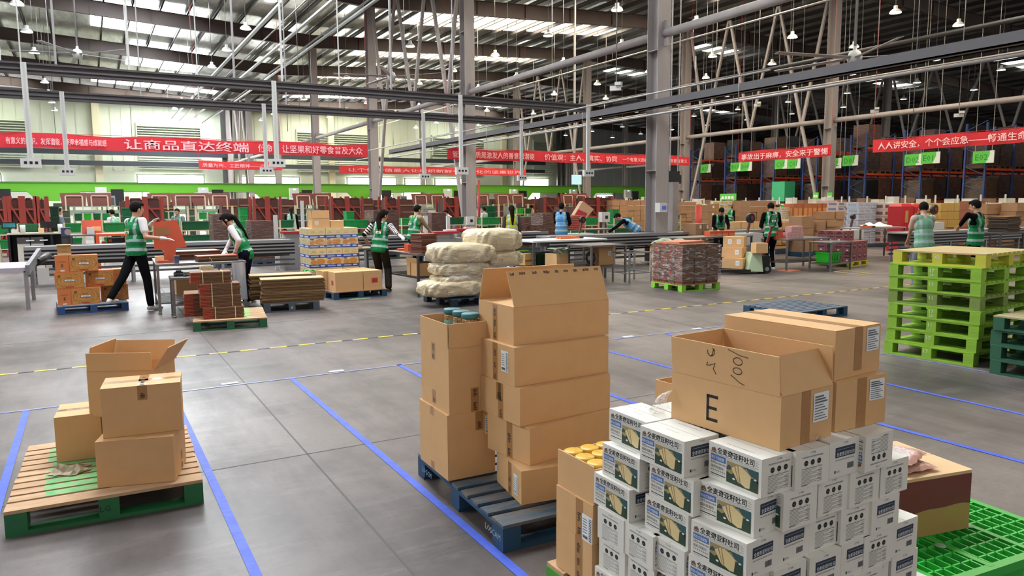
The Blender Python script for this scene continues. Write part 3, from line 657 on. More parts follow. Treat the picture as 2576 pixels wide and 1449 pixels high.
# ---------------------------------------------------------------- white toast cartons
wc = M('white_carton', '#dfdcd4', .55, noise=(12, .3), col2='#d3cfc6'); navy = M('navy_print', '#26324a', .6); blk2 = M('print_black', '#1c1d20', .6); bluel = M('blue_print', '#4a6fae', .6); gpr = M('fine_grey_print', '#8b8a88', .7)
bread = M('bread_print', '#ddc795', .6, noise=(40, .4), col2='#cfb680'); crust = M('crust_print', '#9a774f', .6); teal_h = M('teal_hill_print', '#2d5358', .6); grn_p = M('dark_green_print', '#28402f', .6); tan_p = M('tan_print', '#a08c5c', .6); brown_p = M('brown_logo_print', '#7a5548', .6); white_p = M('white_print', '#eceeee', .6)
TW, TD, TH = .223, .162, .126
def toast_mesh():
    b = MB(wc); b.box(0, 0, 0, TW, TD, TH); e = .0006; e2 = .0010; e3 = .0014
    b.box(.002, TD/2-.0007, TH, TW-.002, TD/2+.0007, TH+.0004, M('seam_grey', '#a39f98', .7))
    for flip in (0, 1):
        if not flip: o, xd = Vector((0, -e, 0)), Vector((1, 0, 0))
        else: o, xd = Vector((TW, TD+e, 0)), Vector((-1, 0, 0))
        n = xd.cross(Vector((0, 0, 1))); zd = Vector((0, 0, 1)); o2 = o+n*(e2-e); o3 = o+n*(e3-e)
        for p in ([(.012, .098), (.034, .098), (.032, .105), (.025, .112), (.019, .108), (.014, .108)],): b.poly(p, o, xd, zd, brown_p)
        b.rect(.011, .0935, .035, .0965, o, xd, zd, blk2)
        b.text('全麦奇亚籽吐司', .0228, .038, .0935, o, xd, zd, blk2, bold=.02, sx=.97)
        for k in range(4): b.rect(.199, .097+k*.005, .212-.004*(k % 2), .0985+k*.005, o, xd, zd, gpr)
        b.rect(.010, .0902, .212, .0912, o, xd, zd, blk2)
        for k in range(2): b.rect(.080, .0865-k*.0028, .20, .0874-k*.0028, o, xd, zd, gpr)
        b.rect(.010, .0665, .076, .0875, o, xd, zd, bluel); b.text('零反式脂肪酸', .0115, .012, .0705, o2, xd, zd, white_p, sx=.78)
        b.text('50%', .0095, .011, .0545, o, xd, zd, blk2, bold=.01)
        for k in range(7): b.rect(.034+k*.006, .0555, .0385+k*.006, .061, o, xd, zd, gpr)
        b.text('国民好面包', .0105, .011, .0395, o, xd, zd, blk2, sx=1.02)
        for k in range(8): b.rect(.011+k*.0082, .031, .0165+k*.0082, .0355, o, xd, zd, gpr)
        b.rect(.010, .0185, .076, .0215, o, xd, zd, blk2); b.rect(.010, .013, .05, .0145, o, xd, zd, gpr); b.rect(.010, .027, .076, .0275, o, xd, zd, gpr)
        # picture
        b.rect(.080, .010, .212, .0815, o, xd, zd, tan_p)
        b.poly([(.080, .010), (.212, .010), (.212, .05), (.195, .056), (.178, .05), (.16, .058), (.14, .044), (.115, .05), (.1, .04), (.08, .046)], o2, xd, zd, grn_p)
        b.poly([(.135, .0815), (.15, .074), (.165, .0775), (.18, .06), (.2, .055), (.212, .04), (.212, .0815)], o2, xd, zd, teal_h)
        b.poly([(.080, .06), (.09, .07), (.1, .064), (.112, .072), (.118, .06), (.105, .056), (.08, .052)], o2, xd, zd, teal_h)
        b.poly([(.118, .073), (.1265, .078), (.139, .021), (.132, .022)], o3, xd, zd, bread)
        b.poly([(.100, .062), (.114, .072), (.136, .02), (.128, .025)], o3, xd, zd, bread)
        b.poly([(.1262, .0772), (.1292, .0762), (.1405, .022), (.1385, .021)], o3+n*.0003, xd, zd, crust)
        b.poly([(.1135, .0715), (.1165, .0725), (.1355, .022), (.1335, .021)], o3+n*.0003, xd, zd, crust)
        b.poly([(.1295, .076), (.142, .079), (.168, .066), (.183, .058), (.178, .016), (.162, .014), (.1415, .022)], o3, xd, zd, bread)
        b.poly([(.138, .0815), (.158, .0815), (.153, .0765), (.144, .0765)], o3+n*.0003, xd, zd, crust)
        b.disc(.2, .03, .0085, o3, xd, zd, grn_p, 8, .016); b.disc(.112, .028, .006, o3, xd, zd, white_p, 8, .0035); b.disc(.2, .052, .006, o3, xd, zd, white_p, 8, .003)
    # narrow side with three round seals and a nutrition table (x max)
    o, xd, zd = Vector((TW+e, 0, 0)), Vector((0, 1, 0)), Vector((0, 0, 1))
    for side in (0, 1):
        if side: o, xd = Vector((-e, TD, 0)), Vector((0, -1, 0))
        b.text('三只松鼠'[:0]+'工厂优选', .0065, TD/2-.012, .113, o, xd, zd, blk2, sx=.9)
        if side == 0:
            b.text('全麦奇亚籽吐司全家营养早餐面包', .0055, .03, .1005, o, xd, zd, blk2, sx=1.15)
            for k in range(3):
                b.disc(.05+k*.031, .083, .0095, o, xd, zd, blk2, 14); b.rect(.044+k*.031, .0825, .056+k*.031, .0835, o+Vector((.0004, 0, 0)), xd, zd, gpr); b.rect(.044+k*.031, .0685, .056+k*.031, .0695, o, xd, zd, gpr)
            for k in range(11): b.rect(.03, .012+k*.0047, (.075, .1, .125)[k % 3], .0135+k*.0047, o, xd, zd, gpr)
            for k in range(10): b.rect(.104+.008*(k % 2), .014+k*.0047, .128, .0155+k*.0047, o, xd, zd, gpr)
            b.rect(.03, .064, .128, .0655, o, xd, zd, blk2); b.rect(.03, .0085, .06, .0105, o, xd, zd, blk2)
        else:
            b.rect(.030, .068, .133, .1035, o, xd, zd, navy); o2 = o+Vector((-.0004, 0, 0))
            b.text('全麦奇亚籽吐司', .0145, .036, .0715, o2, xd, zd, white_p, sx=.87); b.rect(.036, .094, .126, .096, o2, xd, zd, gpr)
            b.text('休闲零食健康早餐', .006, .032, .056, o, xd, zd, gpr, sx=1.9)
            for k in range(12): b.rect(.095+k*.0028, .022, .0963+k*.0028+.0006*(k % 2), .042, o, xd, zd, navy)
            b.rect(.028, .014, .034, .024, o, xd, zd, blk2); b.rect(.036, .016, .058, .0175, o, xd, zd, gpr); b.rect(.036, .020, .054, .0215, o, xd, zd, gpr)
    b.text('营养全麦面包', .012, TW/2, .105, Vector((0, 0, TH+.0006)), Vector((1, 0, 0)), Vector((0, 1, 0)), M('top_print', '#b9b3aa', .7), align='CENTER', sx=.8)
    b.text('全麦奇亚籽吐司整箱装早餐', .007, TW/2, .025, Vector((0, 0, TH+.0006)), Vector((1, 0, 0)), Vector((0, 1, 0)), gpr, align='CENTER', sx=1.3)
    return b.mesh('toast_carton')
toast = toast_mesh()
GT = 'white wholemeal toast cartons stacked on the pallet'
ZL = lambda n: .1415+.1266*(n-1)
def tbox(F, yaw, kind, layer, label, inv=False):
    """F is the near corner between the -X side and the -Y side. kind P: picture on the -X side, end D/B on the -Y side; N: end on the -X side"""
    a = R(yaw); u = Vector((math.cos(a), math.sin(a), 0)); v = Vector((-u.y, u.x, 0)); F = Vector((F[0], F[1], ZL(layer)))
    o = bpy.data.objects.new('toast_carton', toast); COL.objects.link(o); tag(o, label, 'box', GT)
    if kind == 'PD':   # local +x -> -v ; local -y -> -u
        o.rotation_euler = (0, 0, a-PI/2); o.location = F+v*TW
    elif kind == 'PB':  # picture on both long sides: local -x -> -v, local +y -> -u
        o.rotation_euler = (0, 0, a+PI/2); o.location = F+u*TD
    elif kind == 'ND':  # seals on -X side : local +x -> -u
        o.rotation_euler = (0, 0, a+PI); o.location = F+u*TW+v*TD
    elif kind == 'NB':
        o.rotation_euler = (0, 0, a); o.location = F
    if inv: # upside down about its own middle
        M4 = Matrix.Translation(o.location) @ o.rotation_euler.to_matrix().to_4x4()
        M4 = M4 @ Matrix.Translation((0, 0, TH)) @ Matrix.Translation((TW, 0, 0)) @ Matrix.Rotation(PI, 4, 'Y')
        o.matrix_world = M4
    return o
def z6(x, y): return (1480+x/3.631, 1050+y/3.631)
def z7(x, y): return (1900+x/3.632, 1050+y/3.632)
def FF(p, layer): return G(p[0], p[1], ZL(layer)+TH)
lay = ['bottom layer', 'second layer', 'third layer', 'fourth layer', 'fifth layer', 'top layer']
rows = {
 6: [((1722, 1112), 1.3, 'PB', 'left one with picture facing out'), ((1917, 1157), .8, 'PD', 'front corner one under the box marked E'), (z7(372, 328), -1, 'PD', 'right of the corner one, three seals showing'), (z7(684, 236), 0, 'PB', 'dark label and barcode showing'), (z7(1012, 184), 2, 'PB*', 'rightmost, printed side upside down')],
 5: [(None, 0, 'PD', ''), ((1745, 1211), 0, 'PD', 'picture side directly under the top left one'), (z6(1520, 755), 6, 'PB', 'front corner one with picture'), (z7(262, 705), 0, 'PD', 'recessed in shadow right of the corner'), (z7(580, 590), 1, 'PD', 'jutting out with dark edge'), (z7(872, 512), 0, 'PD', 'third seals side from the corner'), (z7(1152, 425), 0, 'PD', 'rightmost, beside the maroon box')],
 4: [((1583, 1234), -1, 'PB', 'picture side jutting out at far left'), ((1732, 1297), 0, 'PB', 'picture side in the middle of the left face'), (z6(1448, 1160), 5, 'PB', 'front corner one with picture'), (z7(214, 1032), 3, 'PB', 'dark label next to the corner'), (z7(500, 918), 0, 'PD', 'seals side, third from the corner'), (z7(788, 850), 0, 'PD', 'seals side with green tinted dots'), (z7(1072, 772), 1, 'PB', 'rightmost, dark label showing')],
 3: [((1569, 1311), 0, 'ND', 'seals side at the left end'), ((1643, 1352), 0, 'ND', 'seals side second from left'), ((1722, 1389), 0, 'ND', 'seals side third from left'), (z6(1400, 1500), 3, 'PB', 'picture corner one cut by the picture edge'), (z7(172, 1412), 2, 'PB', 'dark label, top showing left'), (z7(500, 1292), 0, 'PB', 'dark label jutting out in front'), (z7(790, 1172), 0, 'PB', 'dark label recessed'), (z7(1000, 1102), 0, 'PD', 'seals side before the last'), (z7(1254, 988), 1, 'PB', 'rightmost with its top showing')],
 2: [((1572, 1388), 0, 'ND', 'seals side at the left end'), ((1646, 1430), 0, 'ND', 'seals side second from left'), (z7(966, 1392), 0, 'PD', 'seals side low at right'), (z7(1248, 1284), 0, 'PB', 'rightmost with dark label')],
}
placed = []
for L, rr in rows.items():
    for p, yaw, kind, lb in rr:
        if p is None:
            lx, ly = G(1516, 1113, ZL(5)+TH); F = (lx, ly-TW); lb = 'picture side at far left behind the trailing film'
        else: F = FF(p, L)
        inv = kind.endswith('*'); kind = kind.strip('*')
        tbox(F, yaw, kind, L, 'white toast carton in the %s: %s' % (lay[L-1], lb), inv); placed.append((L, F, kind))
# rest of the layers, behind and below the visible fronts
X0, Y0 = 1.70, 1.53
for L, cells in ((6, [(1.725, 2.03), (1.895, 1.975), (2.10, 1.92), (2.27, 1.92), (2.45, 1.92)]), (5, [(1.87, 1.80), (2.06, 1.80), (2.25, 1.80), (2.44, 1.80), (1.86, 2.04), (2.04, 2.04), (2.22, 2.04), (2.40, 2.04), (2.58, 2.04)]),
                 (4, [(1.86, 2.02), (2.04, 2.02), (2.22, 2.02), (2.4, 2.02), (2.58, 2.02), (1.87, 1.79), (2.1, 1.79), (2.3, 1.79), (2.5, 1.79)]),
                 (3, [(1.94, 2.03), (2.12, 2.03), (2.30, 2.03), (2.48, 2.03), (1.94, 1.79), (2.12, 1.79), (2.3, 1.79), (2.48, 1.79)]), (2, [(1.95, 2.03), (2.13, 2.03), (2.31, 2.03), (2.49, 2.03), (1.9, 1.79), (2.08, 1.79), (2.26, 1.79), (2.44, 1.79), (1.71, 1.53), (1.89, 1.53), (2.07, 1.53), (2.25, 1.53)]),
                 (1, [(1.95, 2.03), (2.13, 2.03), (2.31, 2.03), (2.49, 2.03), (1.65, 1.78), (1.83, 1.78), (2.01, 1.78), (2.19, 1.78), (2.37, 1.78), (2.55, 1.78), (1.65, 1.53), (1.83, 1.53), (2.01, 1.53), (2.19, 1.53), (2.37, 1.53), (2.55, 1.53), (1.66, 2.03)])):
    for i, (x, y) in enumerate(cells):
        back = y > 1.9
        tbox((x, y), 0, 'PD' if i % 2 else 'PB', L, 'white toast carton inside the %s, %s row, %s from the left' % (lay[L-1], 'back' if back else 'middle' if y > 1.6 else 'front', ORD[i % 8 if i < 8 else i-8]))
tag(bpy.data.objects[-1] if 0 else cam, None)
# pallet under them
pallet('green sided wooden pallet under the white toast cartons and nut boxes', (1.645, 1.50, 0), 0, 1.25, 1.09, .1405, wood, M('bright_green_pallet_side', '#4a9a2c', .6, noise=(8, .5), col2='#3c8428'), 9, .3)
# brown boxes left of the toast with yellow lidded jars
gx, gy = G(1409, 1417, .14)
carton('bottom cardboard box left of the white cartons, on the pallet edge', (1.665, 2.28), 0, .26, .262, .2, .1411, tapes=(('x0', .17, .0, .2),))
carton('middle cardboard box left of the white cartons, with shipping label', (1.665, 2.275), .5, .26, .262, .165, .3416, tapes=(('x0', .17, .0, .16),), stickers=(('x0', .19, .0, .07, .11, 'bar'),))
carton('open cardboard box of yellow lidded jars left of the white cartons', (1.67, 2.275), 0, .26, .262, .145, .5071, flaps={'x0': 88}, flaplen=.012, tapes=())
yl = M('yellow_lid', '#d9a93c', .4); yb = M('amber_jar', '#a9702f', .25)
j0 = T('yellow_lid_jar', 'jar', 'jar', (0, 0, 0), 0, 'yellow lidded jars in the brown box')
m = MB(yb); m.lathe([(0, 0), (.036, 0), (.037, .01), (.037, .12), (0, .12)], n=20); m.build('jar_body', j0)
m = MB(yl); m.lathe([(0, .12), (.0395, .12), (.0405, .124), (.0405, .146), (.037, .149), (.0, .149)], n=24); m.build('lid', j0)
for i in range(9):
    a, b = i % 3, i//3; x, y = 1.72+a*.083, 2.325+b*.083; z = .5125
    lb = 'yellow lidded jar in the brown box, %s row, %s' % (('front', 'middle', 'back')[b], ('left', 'centre', 'right')[a])
    if i == 0: j0.location = (x, y, z); j0['label'] = lb
    else: dup(j0, (x, y, z), 0, lb)
# ---------------------------------------------------------------- big brown cartons on the toast stack
ZT = ZL(6)+TH+.0008
kk = (1.7-ZT)/(1.7-.816)   # the fitted boxes scaled to the true height of the stack about the eye
def sc(x, y): return (x*kk, y*kk)
def e_print(t, FR):
    o, xd, yd, fw, fh = FR['x0']; k = MB(ink); hh = .095
    a, b = fw*.355, fh*.18; s = .011
    k.rect(a, b, a+s, b+hh, o, xd, yd); 
    for j in (0, 1, 2): k.rect(a, b+(hh-s)*j/2, a+(.05 if j != 1 else .046), b+(hh-s)*j/2+s, o, xd, yd)
    k.build('printed_letter', t)
E1 = carton('open cardboard box marked with a big letter E on the white cartons', sc(2.086, 1.732), 4.9, .319*kk, .518*kk, .198*kk, ZT, flaps={'x0': 94, 'x1': 88, 'y0': 62, 'y1': 90}, flaplen=.145*kk, stickers=(('y0', .195*kk, .07*kk, .095*kk, .11*kk, 'form'),), tapes=(('y0', .15*kk, .0, .198*kk, 'v', 0),), extra=e_print)
# handwriting on the raised long flap
fl = [o for o in KIDS[E1.name] if o.name.startswith('flap')][0]; pen = M('pen_ink', '#4a3a2c', .7); k = MB(pen); h_ = fl
def stroke(pts, r=.0016): k.tube([(a, b, .0030) for a, b in pts], r, 4)
Lf, fv = .518*kk, .145*kk
def HW(u, v): return (Lf*u, fv*v)
def arc(cx, cy, rx, ry, a0, a1, n=10): return [HW(cx+rx*math.cos(R(a0+(a1-a0)*i/n)), cy+ry*math.sin(R(a0+(a1-a0)*i/n))) for i in range(n+1)]
# "22" and "1001" written on their side
stroke(arc(.40, .80, .035, .12, 60, -150)); stroke([HW(.385, .69), HW(.44, .52)]) if 0 else None
stroke([HW(.37, .83), HW(.375, .72), HW(.40, .67), HW(.415, .74), HW(.425, .86), HW(.44, .88)]); stroke([HW(.37, .5), HW(.355, .40), HW(.39, .42), HW(.44, .5), HW(.42, .34), HW(.445, .2)])
stroke([HW(.56, .95), HW(.66, .85), HW(.74, .82)]); stroke(arc(.645, .68, .04, .1, 0, 350)); stroke(arc(.64, .42, .04, .09, 20, 370)); stroke([HW(.58, .28), HW(.66, .12), HW(.7, .08)])
fl_x0 = [o for o in KIDS[E1.name] if o.name.startswith('flap') and abs(o.rotation_euler.z+PI/2) < .01][0]
k.build('handwriting', fl_x0)
carton('lower closed cardboard box with label behind the box marked E', sc(2.439, 1.770), -1.4, .302*kk, .500*kk, .199*kk, ZT, seam='y', stickers=(('y0', .195*kk, .1*kk, .09*kk, .085*kk, 'form'),), tapes=(('y0', .15*kk, .0, .199*kk, 'v', 0),))
carton('upper closed cardboard box with label, highest at right', sc(2.442, 1.785), 4.9, .320*kk, .527*kk, .195*kk, ZT+.1995*kk, seam='y', stickers=(('y0', .215*kk, .09*kk, .09*kk, .095*kk, 'form'),), tapes=(('y0', .16*kk, .02, .195*kk, 'v', 0), ('top', .16*kk, .0, .527*kk, 'v', 0)))
x, y = G(1658, 1059, .70)
carton('small open cardboard box half hidden behind the box marked E', (2.06, 2.29), 0, .3, .25, .33, .5, flaps={}, tapes=()) if 0 else None
bq = G(1658, 955, .88)
carton('cardboard box half hidden left behind the box marked E', (bq[0]+.01, bq[1]-.25), 2, .34, .26, .44, .0, seam='x')
carton('small open cardboard box peeking out behind the box marked E', (bq[0], bq[1]-.25), 3, .34, .26, .44, .4405, flaps={}, flaplen=.04)
# clear film trailing from the stack
film = film_mat('clear_stretch_film', '#eeeeee', .3, .95, 30., (1, 1, 1)); 
mb = MB(film); P0 = Vector(PX(1688, 985, 1.82)); P1 = Vector(FF((1600, 1100), 5))
P1 = Vector((P1[0]+.02, P1[1]+.05, ZL(5)+TH+.03)); 
def ff(u, v):
    c = P0.lerp(P1, u); a = u*9; w_ = .022+.022*math.sin(u*PI)+.012*math.sin(u*17)
    return c+Vector((math.cos(a), math.sin(a), .3))*w_*(v-.5)*2+Vector((0, 0, -.03*math.sin(u*PI)))
mb.grid(ff, 30, 4, sm=False)
mb.grid(lambda u, v: P1+Vector((.02-.1*u+.01*math.sin(9*v), -.16*u-.05+.01*math.sin(13*u), .004-.02+.012*abs(math.sin(u*14+v*8))-.0*u)) , 10, 5, sm=False)
tag(mb.build('stretch_film'), 'clear crumpled stretch film trailing left of the box marked E', 'film')
mb = MB(M('clear_tape_scrap', '#d8b894', .15, alpha=.6)); c = G(2045, 1108, ZT)
mb.grid(lambda u, v: (c[0]-.03+u*.07, c[1]-.02+v*.035, ZT+.004+.02*abs(math.sin(u*9+v*5))*math.sin(PI*u)), 8, 6, sm=False)
tag(mb.build('tape_scrap'), 'crumpled bit of clear tape below the box marked E', 'tape')
# ---------------------------------------------------------------- green plastic pallet with the maroon box
gp = M('green_plastic', '#2fae3e', .35, noise=(10, .4), col2='#28993a'); gp2 = M('green_plastic_rib', '#3cc24c', .35)
gx0, gy0 = 2.93, .95; PW, PD_ = 1.12, 1.08
t = T('plastic_pallet', 'bright green plastic lattice pallet at lower right', 'pallet', (2.93, 1.60, 0), R(-5))
m = MB(gp); PW = .93; PD_ = 1.1
n = 16
for i in range(n+1): x = i*PW/n; m.box(x-.004, 0, .125, x+.004, PD_, .15, gp2)
n2 = 14
for i in range(n2+1): y = i*PD_/n2; m.box(0, y-.004, .125, PW, y+.004, .15, gp2)
m.box(-.02, -.02, .11, PW+.02, .02, .151); m.box(-.02, PD_-.02, .11, PW+.02, PD_+.02, .151); m.box(-.02, -.02, .11, .02, PD_+.02, .151); m.box(PW-.02, -.02, .11, PW+.02, PD_+.02, .151); m.box(PW*.33, 0, .12, PW*.33+.03, PD_, .152); m.box(PW*.66, 0, .12, PW*.66+.03, PD_, .152)
m.build('lattice_deck', t)
for x in (0, PW/2-.08, PW-.16):
    for y in (0, PD_/2-.08, PD_-.16): b = MB(gp); b.box(x, y, 0, x+.16, y+.16, .112); b.build('foot', t)
m = MB(gp)
for y in (.03, PD_/2-.04, PD_-.11): m.box(0, y, 0, PW, y+.08, .02)
m.build('bottom_runner', t)
for i, (px, py) in enumerate(((2436, 1322), (2365, 1372))):
    x, y = G(px, py, .153); m = MB(M('pale_rubber_disc', '#8fb08a', .7)); m.lathe([(0, .003), (.022, .003), (.025, 0)], n=14); tag(m.build('grip_pad', loc=(x, y, .1525)), 'small round grip pad on the green plastic pallet, %s' % ('nearer the maroon box corner' if i == 0 else 'below the maroon box'), 'grip pad')
# maroon and tan gift box (printed face left plain)
mar = M('maroon_print', '#723331', .5); tanp = M('tan_box_print', '#ab8a50', .5)
bx = T('gift_carton', 'maroon and tan printed gift box on the green plastic pallet', 'box', (3.05, 1.925, .1532), R(-11)); w, d, h = .50, .44, .285
m = MB(card_lt); m.box(0, 0, 0, w, d, h); e = .001
pts = [(0, 0), (w, 0), (w, .125)]+[(w-w*i/16, .125+.004*math.sin(i*.9)+.006*math.sin(i*.4)) for i in range(1, 17)]
m.poly(pts, (0, -e, 0), (1, 0, 0), (0, 0, 1), tanp); top = [(w, .125)]+[(w-w*i/16, .125+.004*math.sin(i*.9)+.006*math.sin(i*.4)) for i in range(1, 17)]
m.poly(top[::-1]+[(w, h-.012), (0, h-.012)], (0, -e, 0), (1, 0, 0), (0, 0, 1), mar, flip=True) 
m.rect(0, .15, d, h-.012, (-e, d, 0), (0, -1, 0), (0, 0, 1), mar); m.rect(0, 0, d, .15, (-e, d, 0), (0, -1, 0), (0, 0, 1), tanp)
m.build('body', bx, bevel=.002)
m = MB(card_lt); m.box(-.003, -.003, h, w+.003, d/2-.002, h+.004); m.box(-.003, d/2+.002, h, w+.003, d+.003, h+.004); m.build('top_flap', bx)
bagm = M('pink_snack_bag', '#c99a8a', .35, noise=(30, .6), col2='#b77f72', bump=(20, .5)); bagw = M('pale_bag_print', '#ded2cf', .4, noise=(60, .7), col2='#8e6a74')
def bag(label, c, z, L, Wd, yaw, mats=(bagm, bagw), hh=.018, name='snack_bag'):
    mb = MB(mats[0])
    def fn(u, v, s=1):
        a, b = (u-.5)*2, (v-.5)*2; t_ = max(0, (1-a**4)*(1-b**4))**.6
        x, y = a*L/2*(1+.04*math.sin(b*7)), b*Wd/2*(1+.05*math.sin(a*9)); zz = s*hh*t_+.004*math.sin(a*11+b*5)*t_
        c_, s_ = math.cos(yaw), math.sin(yaw); return (c_*x-s_*y, s_*x+c_*y, hh+zz)
    mb.grid(lambda u, v: fn(u, v, 1), 14, 10); k = len(mb.f)
    mb.grid(lambda u, v: fn(1-u, v, -1), 14, 10)
    mb._m(mats[1])
    for i in range(14*10):
        a, b = divmod(i, 10)
        if 3 <= a <= 10 and 2 <= b <= 7: mb.mi[i] = 1
    o = mb.build(name, loc=(c[0], c[1], z)); return tag(o, label, 'bag')
bag('pink snack bag with printed panel lying on the maroon box, upper one', (3.29, 2.03), .4445+.034, .24, .17, .3)
bag('plain pink snack bag under the printed bag on the maroon box', (3.27, 2.0), .4435, .25, .17, -.15, (bagm, bagm), .016)
carton('small light cardboard box behind the maroon box', (3.16, 2.42), -11, .3, .24, .29, .1535, seam='x', mat=card_lt) 
# ================================================================ people
def _sph(c, r, T=None, n=10):
    """closed ellipsoid; r scalar or 3-vector, T optional rotation"""
    r = (r, r, r) if not hasattr(r, '__len__') else r; v = []; f = []; T = T or Matrix.Identity(3); c = Vector(c); m = n
    v.append(c+T @ Vector((0, 0, r[2])))
    for i in range(1, m//2+2):
        t = PI*i/(m//2+2)
        for j in range(n): p = 2*PI*j/n; v.append(c+T @ Vector((r[0]*math.sin(t)*math.cos(p), r[1]*math.sin(t)*math.sin(p), r[2]*math.cos(t))))
    v.append(c+T @ Vector((0, 0, -r[2]))); k = m//2+1
    for j in range(n): f.append((0, 1+j, 1+(j+1) % n))
    for i in range(k-1):
        for j in range(n): a = 1+i*n; f.append((a+j, a+n+j, a+n+(j+1) % n, a+(j+1) % n))
    a = 1+(k-1)*n
    for j in range(n): f.append((a+j, len(v)-1, a+(j+1) % n))
    return v, f
def _cone(p0, r0, p1, r1, n=10):
    p0 = Vector(p0); p1 = Vector(p1); parts = [_sph(p0, r0, None, n), _sph(p1, r1, None, n)]; d = p1-p0
    if d.length > 1e-5:
        d.normalize(); u = Vector((0, 0, 1)) if abs(d.z) < .9 else Vector((1, 0, 0)); x = d.cross(u).normalized(); y = x.cross(d); v = []; f = []
        for p, r in ((p0, r0), (p1, r1)):
            for j in range(n): t = 2*PI*j/n; v.append(p+x*(r*math.cos(t))+y*(r*math.sin(t)))
        for j in range(n): f.append((j, (j+1) % n, n+(j+1) % n, n+j)[::-1])
        f.append(tuple(range(n))); f.append(tuple(n+j for j in reversed(range(n)))); parts.append((v, f))
    return parts
def blob(name, parts, vox, mats, classify=None, parent=None, cut=None, smooth=3):
    """parts: list of ('c',p0,r0,p1,r1) or ('e',c,r,T); one continuous remeshed surface"""
    V = []; Fc = []
    for p in parts:
        L = _cone(*p[1:]) if p[0] == 'c' else [_sph(p[1], p[2], p[3] if len(p) > 3 else None, 12)]
        for v, f in L:
            k = len(V); V += [tuple(q) for q in v]; Fc += [tuple(k+j for j in g) for g in f]
    me = bpy.data.meshes.new('tmp'); me.from_pydata(V, [], Fc); me.update(); o = bpy.data.objects.new('tmp', me); COL.objects.link(o)
    bm = bmesh.new(); bm.from_mesh(me); bmesh.ops.recalc_face_normals(bm, faces=bm.faces); bm.to_mesh(me); bm.free()
    r = o.modifiers.new('r', 'REMESH'); r.mode = 'VOXEL'; r.voxel_size = vox
    s = o.modifiers.new('s', 'SMOOTH'); s.factor = .5; s.iterations = smooth
    dg = bpy.context.evaluated_depsgraph_get(); dg.update(); nm = bpy.data.meshes.new_from_object(o.evaluated_get(dg)); bpy.data.objects.remove(o)
    if cut:
        bm = bmesh.new(); bm.from_mesh(nm); bmesh.ops.delete(bm, geom=[v for v in bm.verts if cut(v.co)], context='VERTS'); bm.to_mesh(nm); bm.free()
    nm.materials.clear()
    for m in mats: nm.materials.append(m)
    mi = [0]*len(nm.polygons)
    if classify:
        for i, p in enumerate(nm.polygons): mi[i] = classify(p.center)
    nm.polygons.foreach_set('material_index', mi); nm.polygons.foreach_set('use_smooth', [True]*len(nm.polygons)); nm.update()
    nm.name = name; return add(name, nm, parent)
def ik(a, b, l1, l2, pole):
    a = Vector(a); b = Vector(b); d = b-a; L = min(d.length, (l1+l2)*.998); dn = d.normalized(); b = a+dn*L
    x = (l1*l1-l2*l2+L*L)/(2*L); h = math.sqrt(max(l1*l1-x*x, 0)); p = Vector(pole); p = (p-dn*p.dot(dn)); p = p.normalized() if p.length > 1e-4 else Vector((0, 1, 0))
    return a+dn*x+p*h, b
skin = M('skin', '#c08f74', .55, noise=(12, .2), col2='#b07f64'); hair_m = M('dark_hair', '#0d0a08', .75, spec=.15, bump=(60, .6)); hair_br = M('brown_black_hair', '#1a100b', .8, spec=.1)
green_v = M('green_vest_cloth', '#1f7f49', .85, spec=.15, noise=(9, .4), col2='#19693d'); refl = M('reflective_band', '#93a6a0', .4); blue_v = M('blue_vest_cloth', '#4c8fc4', .75, noise=(9, .4), col2='#417fb2'); yel_v = M('yellow_vest_cloth', '#b3b51f', .75); palegreen_v = M('pale_green_vest_cloth', '#6f9f80', .75)
white_c = M('white_shirt_cloth', '#d5cdd0', .8, noise=(8, .3), col2='#c4babf'); black_c = M('black_cloth', '#0b0b0e', .95, spec=.1, noise=(8, .4), col2='#121317'); navy_c = M('navy_cloth', '#0d1020', .95, spec=.1); brown_c = M('brown_cloth', '#4a3830', .85); tan_c = M('tan_cloth', '#9c8866', .85); glove_m = M('white_glove', '#ded8d4', .8); grey_c = M('grey_cloth', '#6e7078', .85); olive_c = M('dark_olive_trousers', '#2c2620', .9, spec=.1); pinkc = M('pale_pink_cloth', '#c9a99c', .8)
shoe_w = M('white_shoe', '#d3d0cc', .6); shoe_b = M('black_shoe', '#1b1b1d', .5); lips = M('lips', '#9c5a50', .6); eye_w = M('eye_white', '#d9d4cc', .3); eye_d = M('eye_dark', '#1a120e', .3)
orange_l = M('orange_lettering', '#c98a3c', .7)
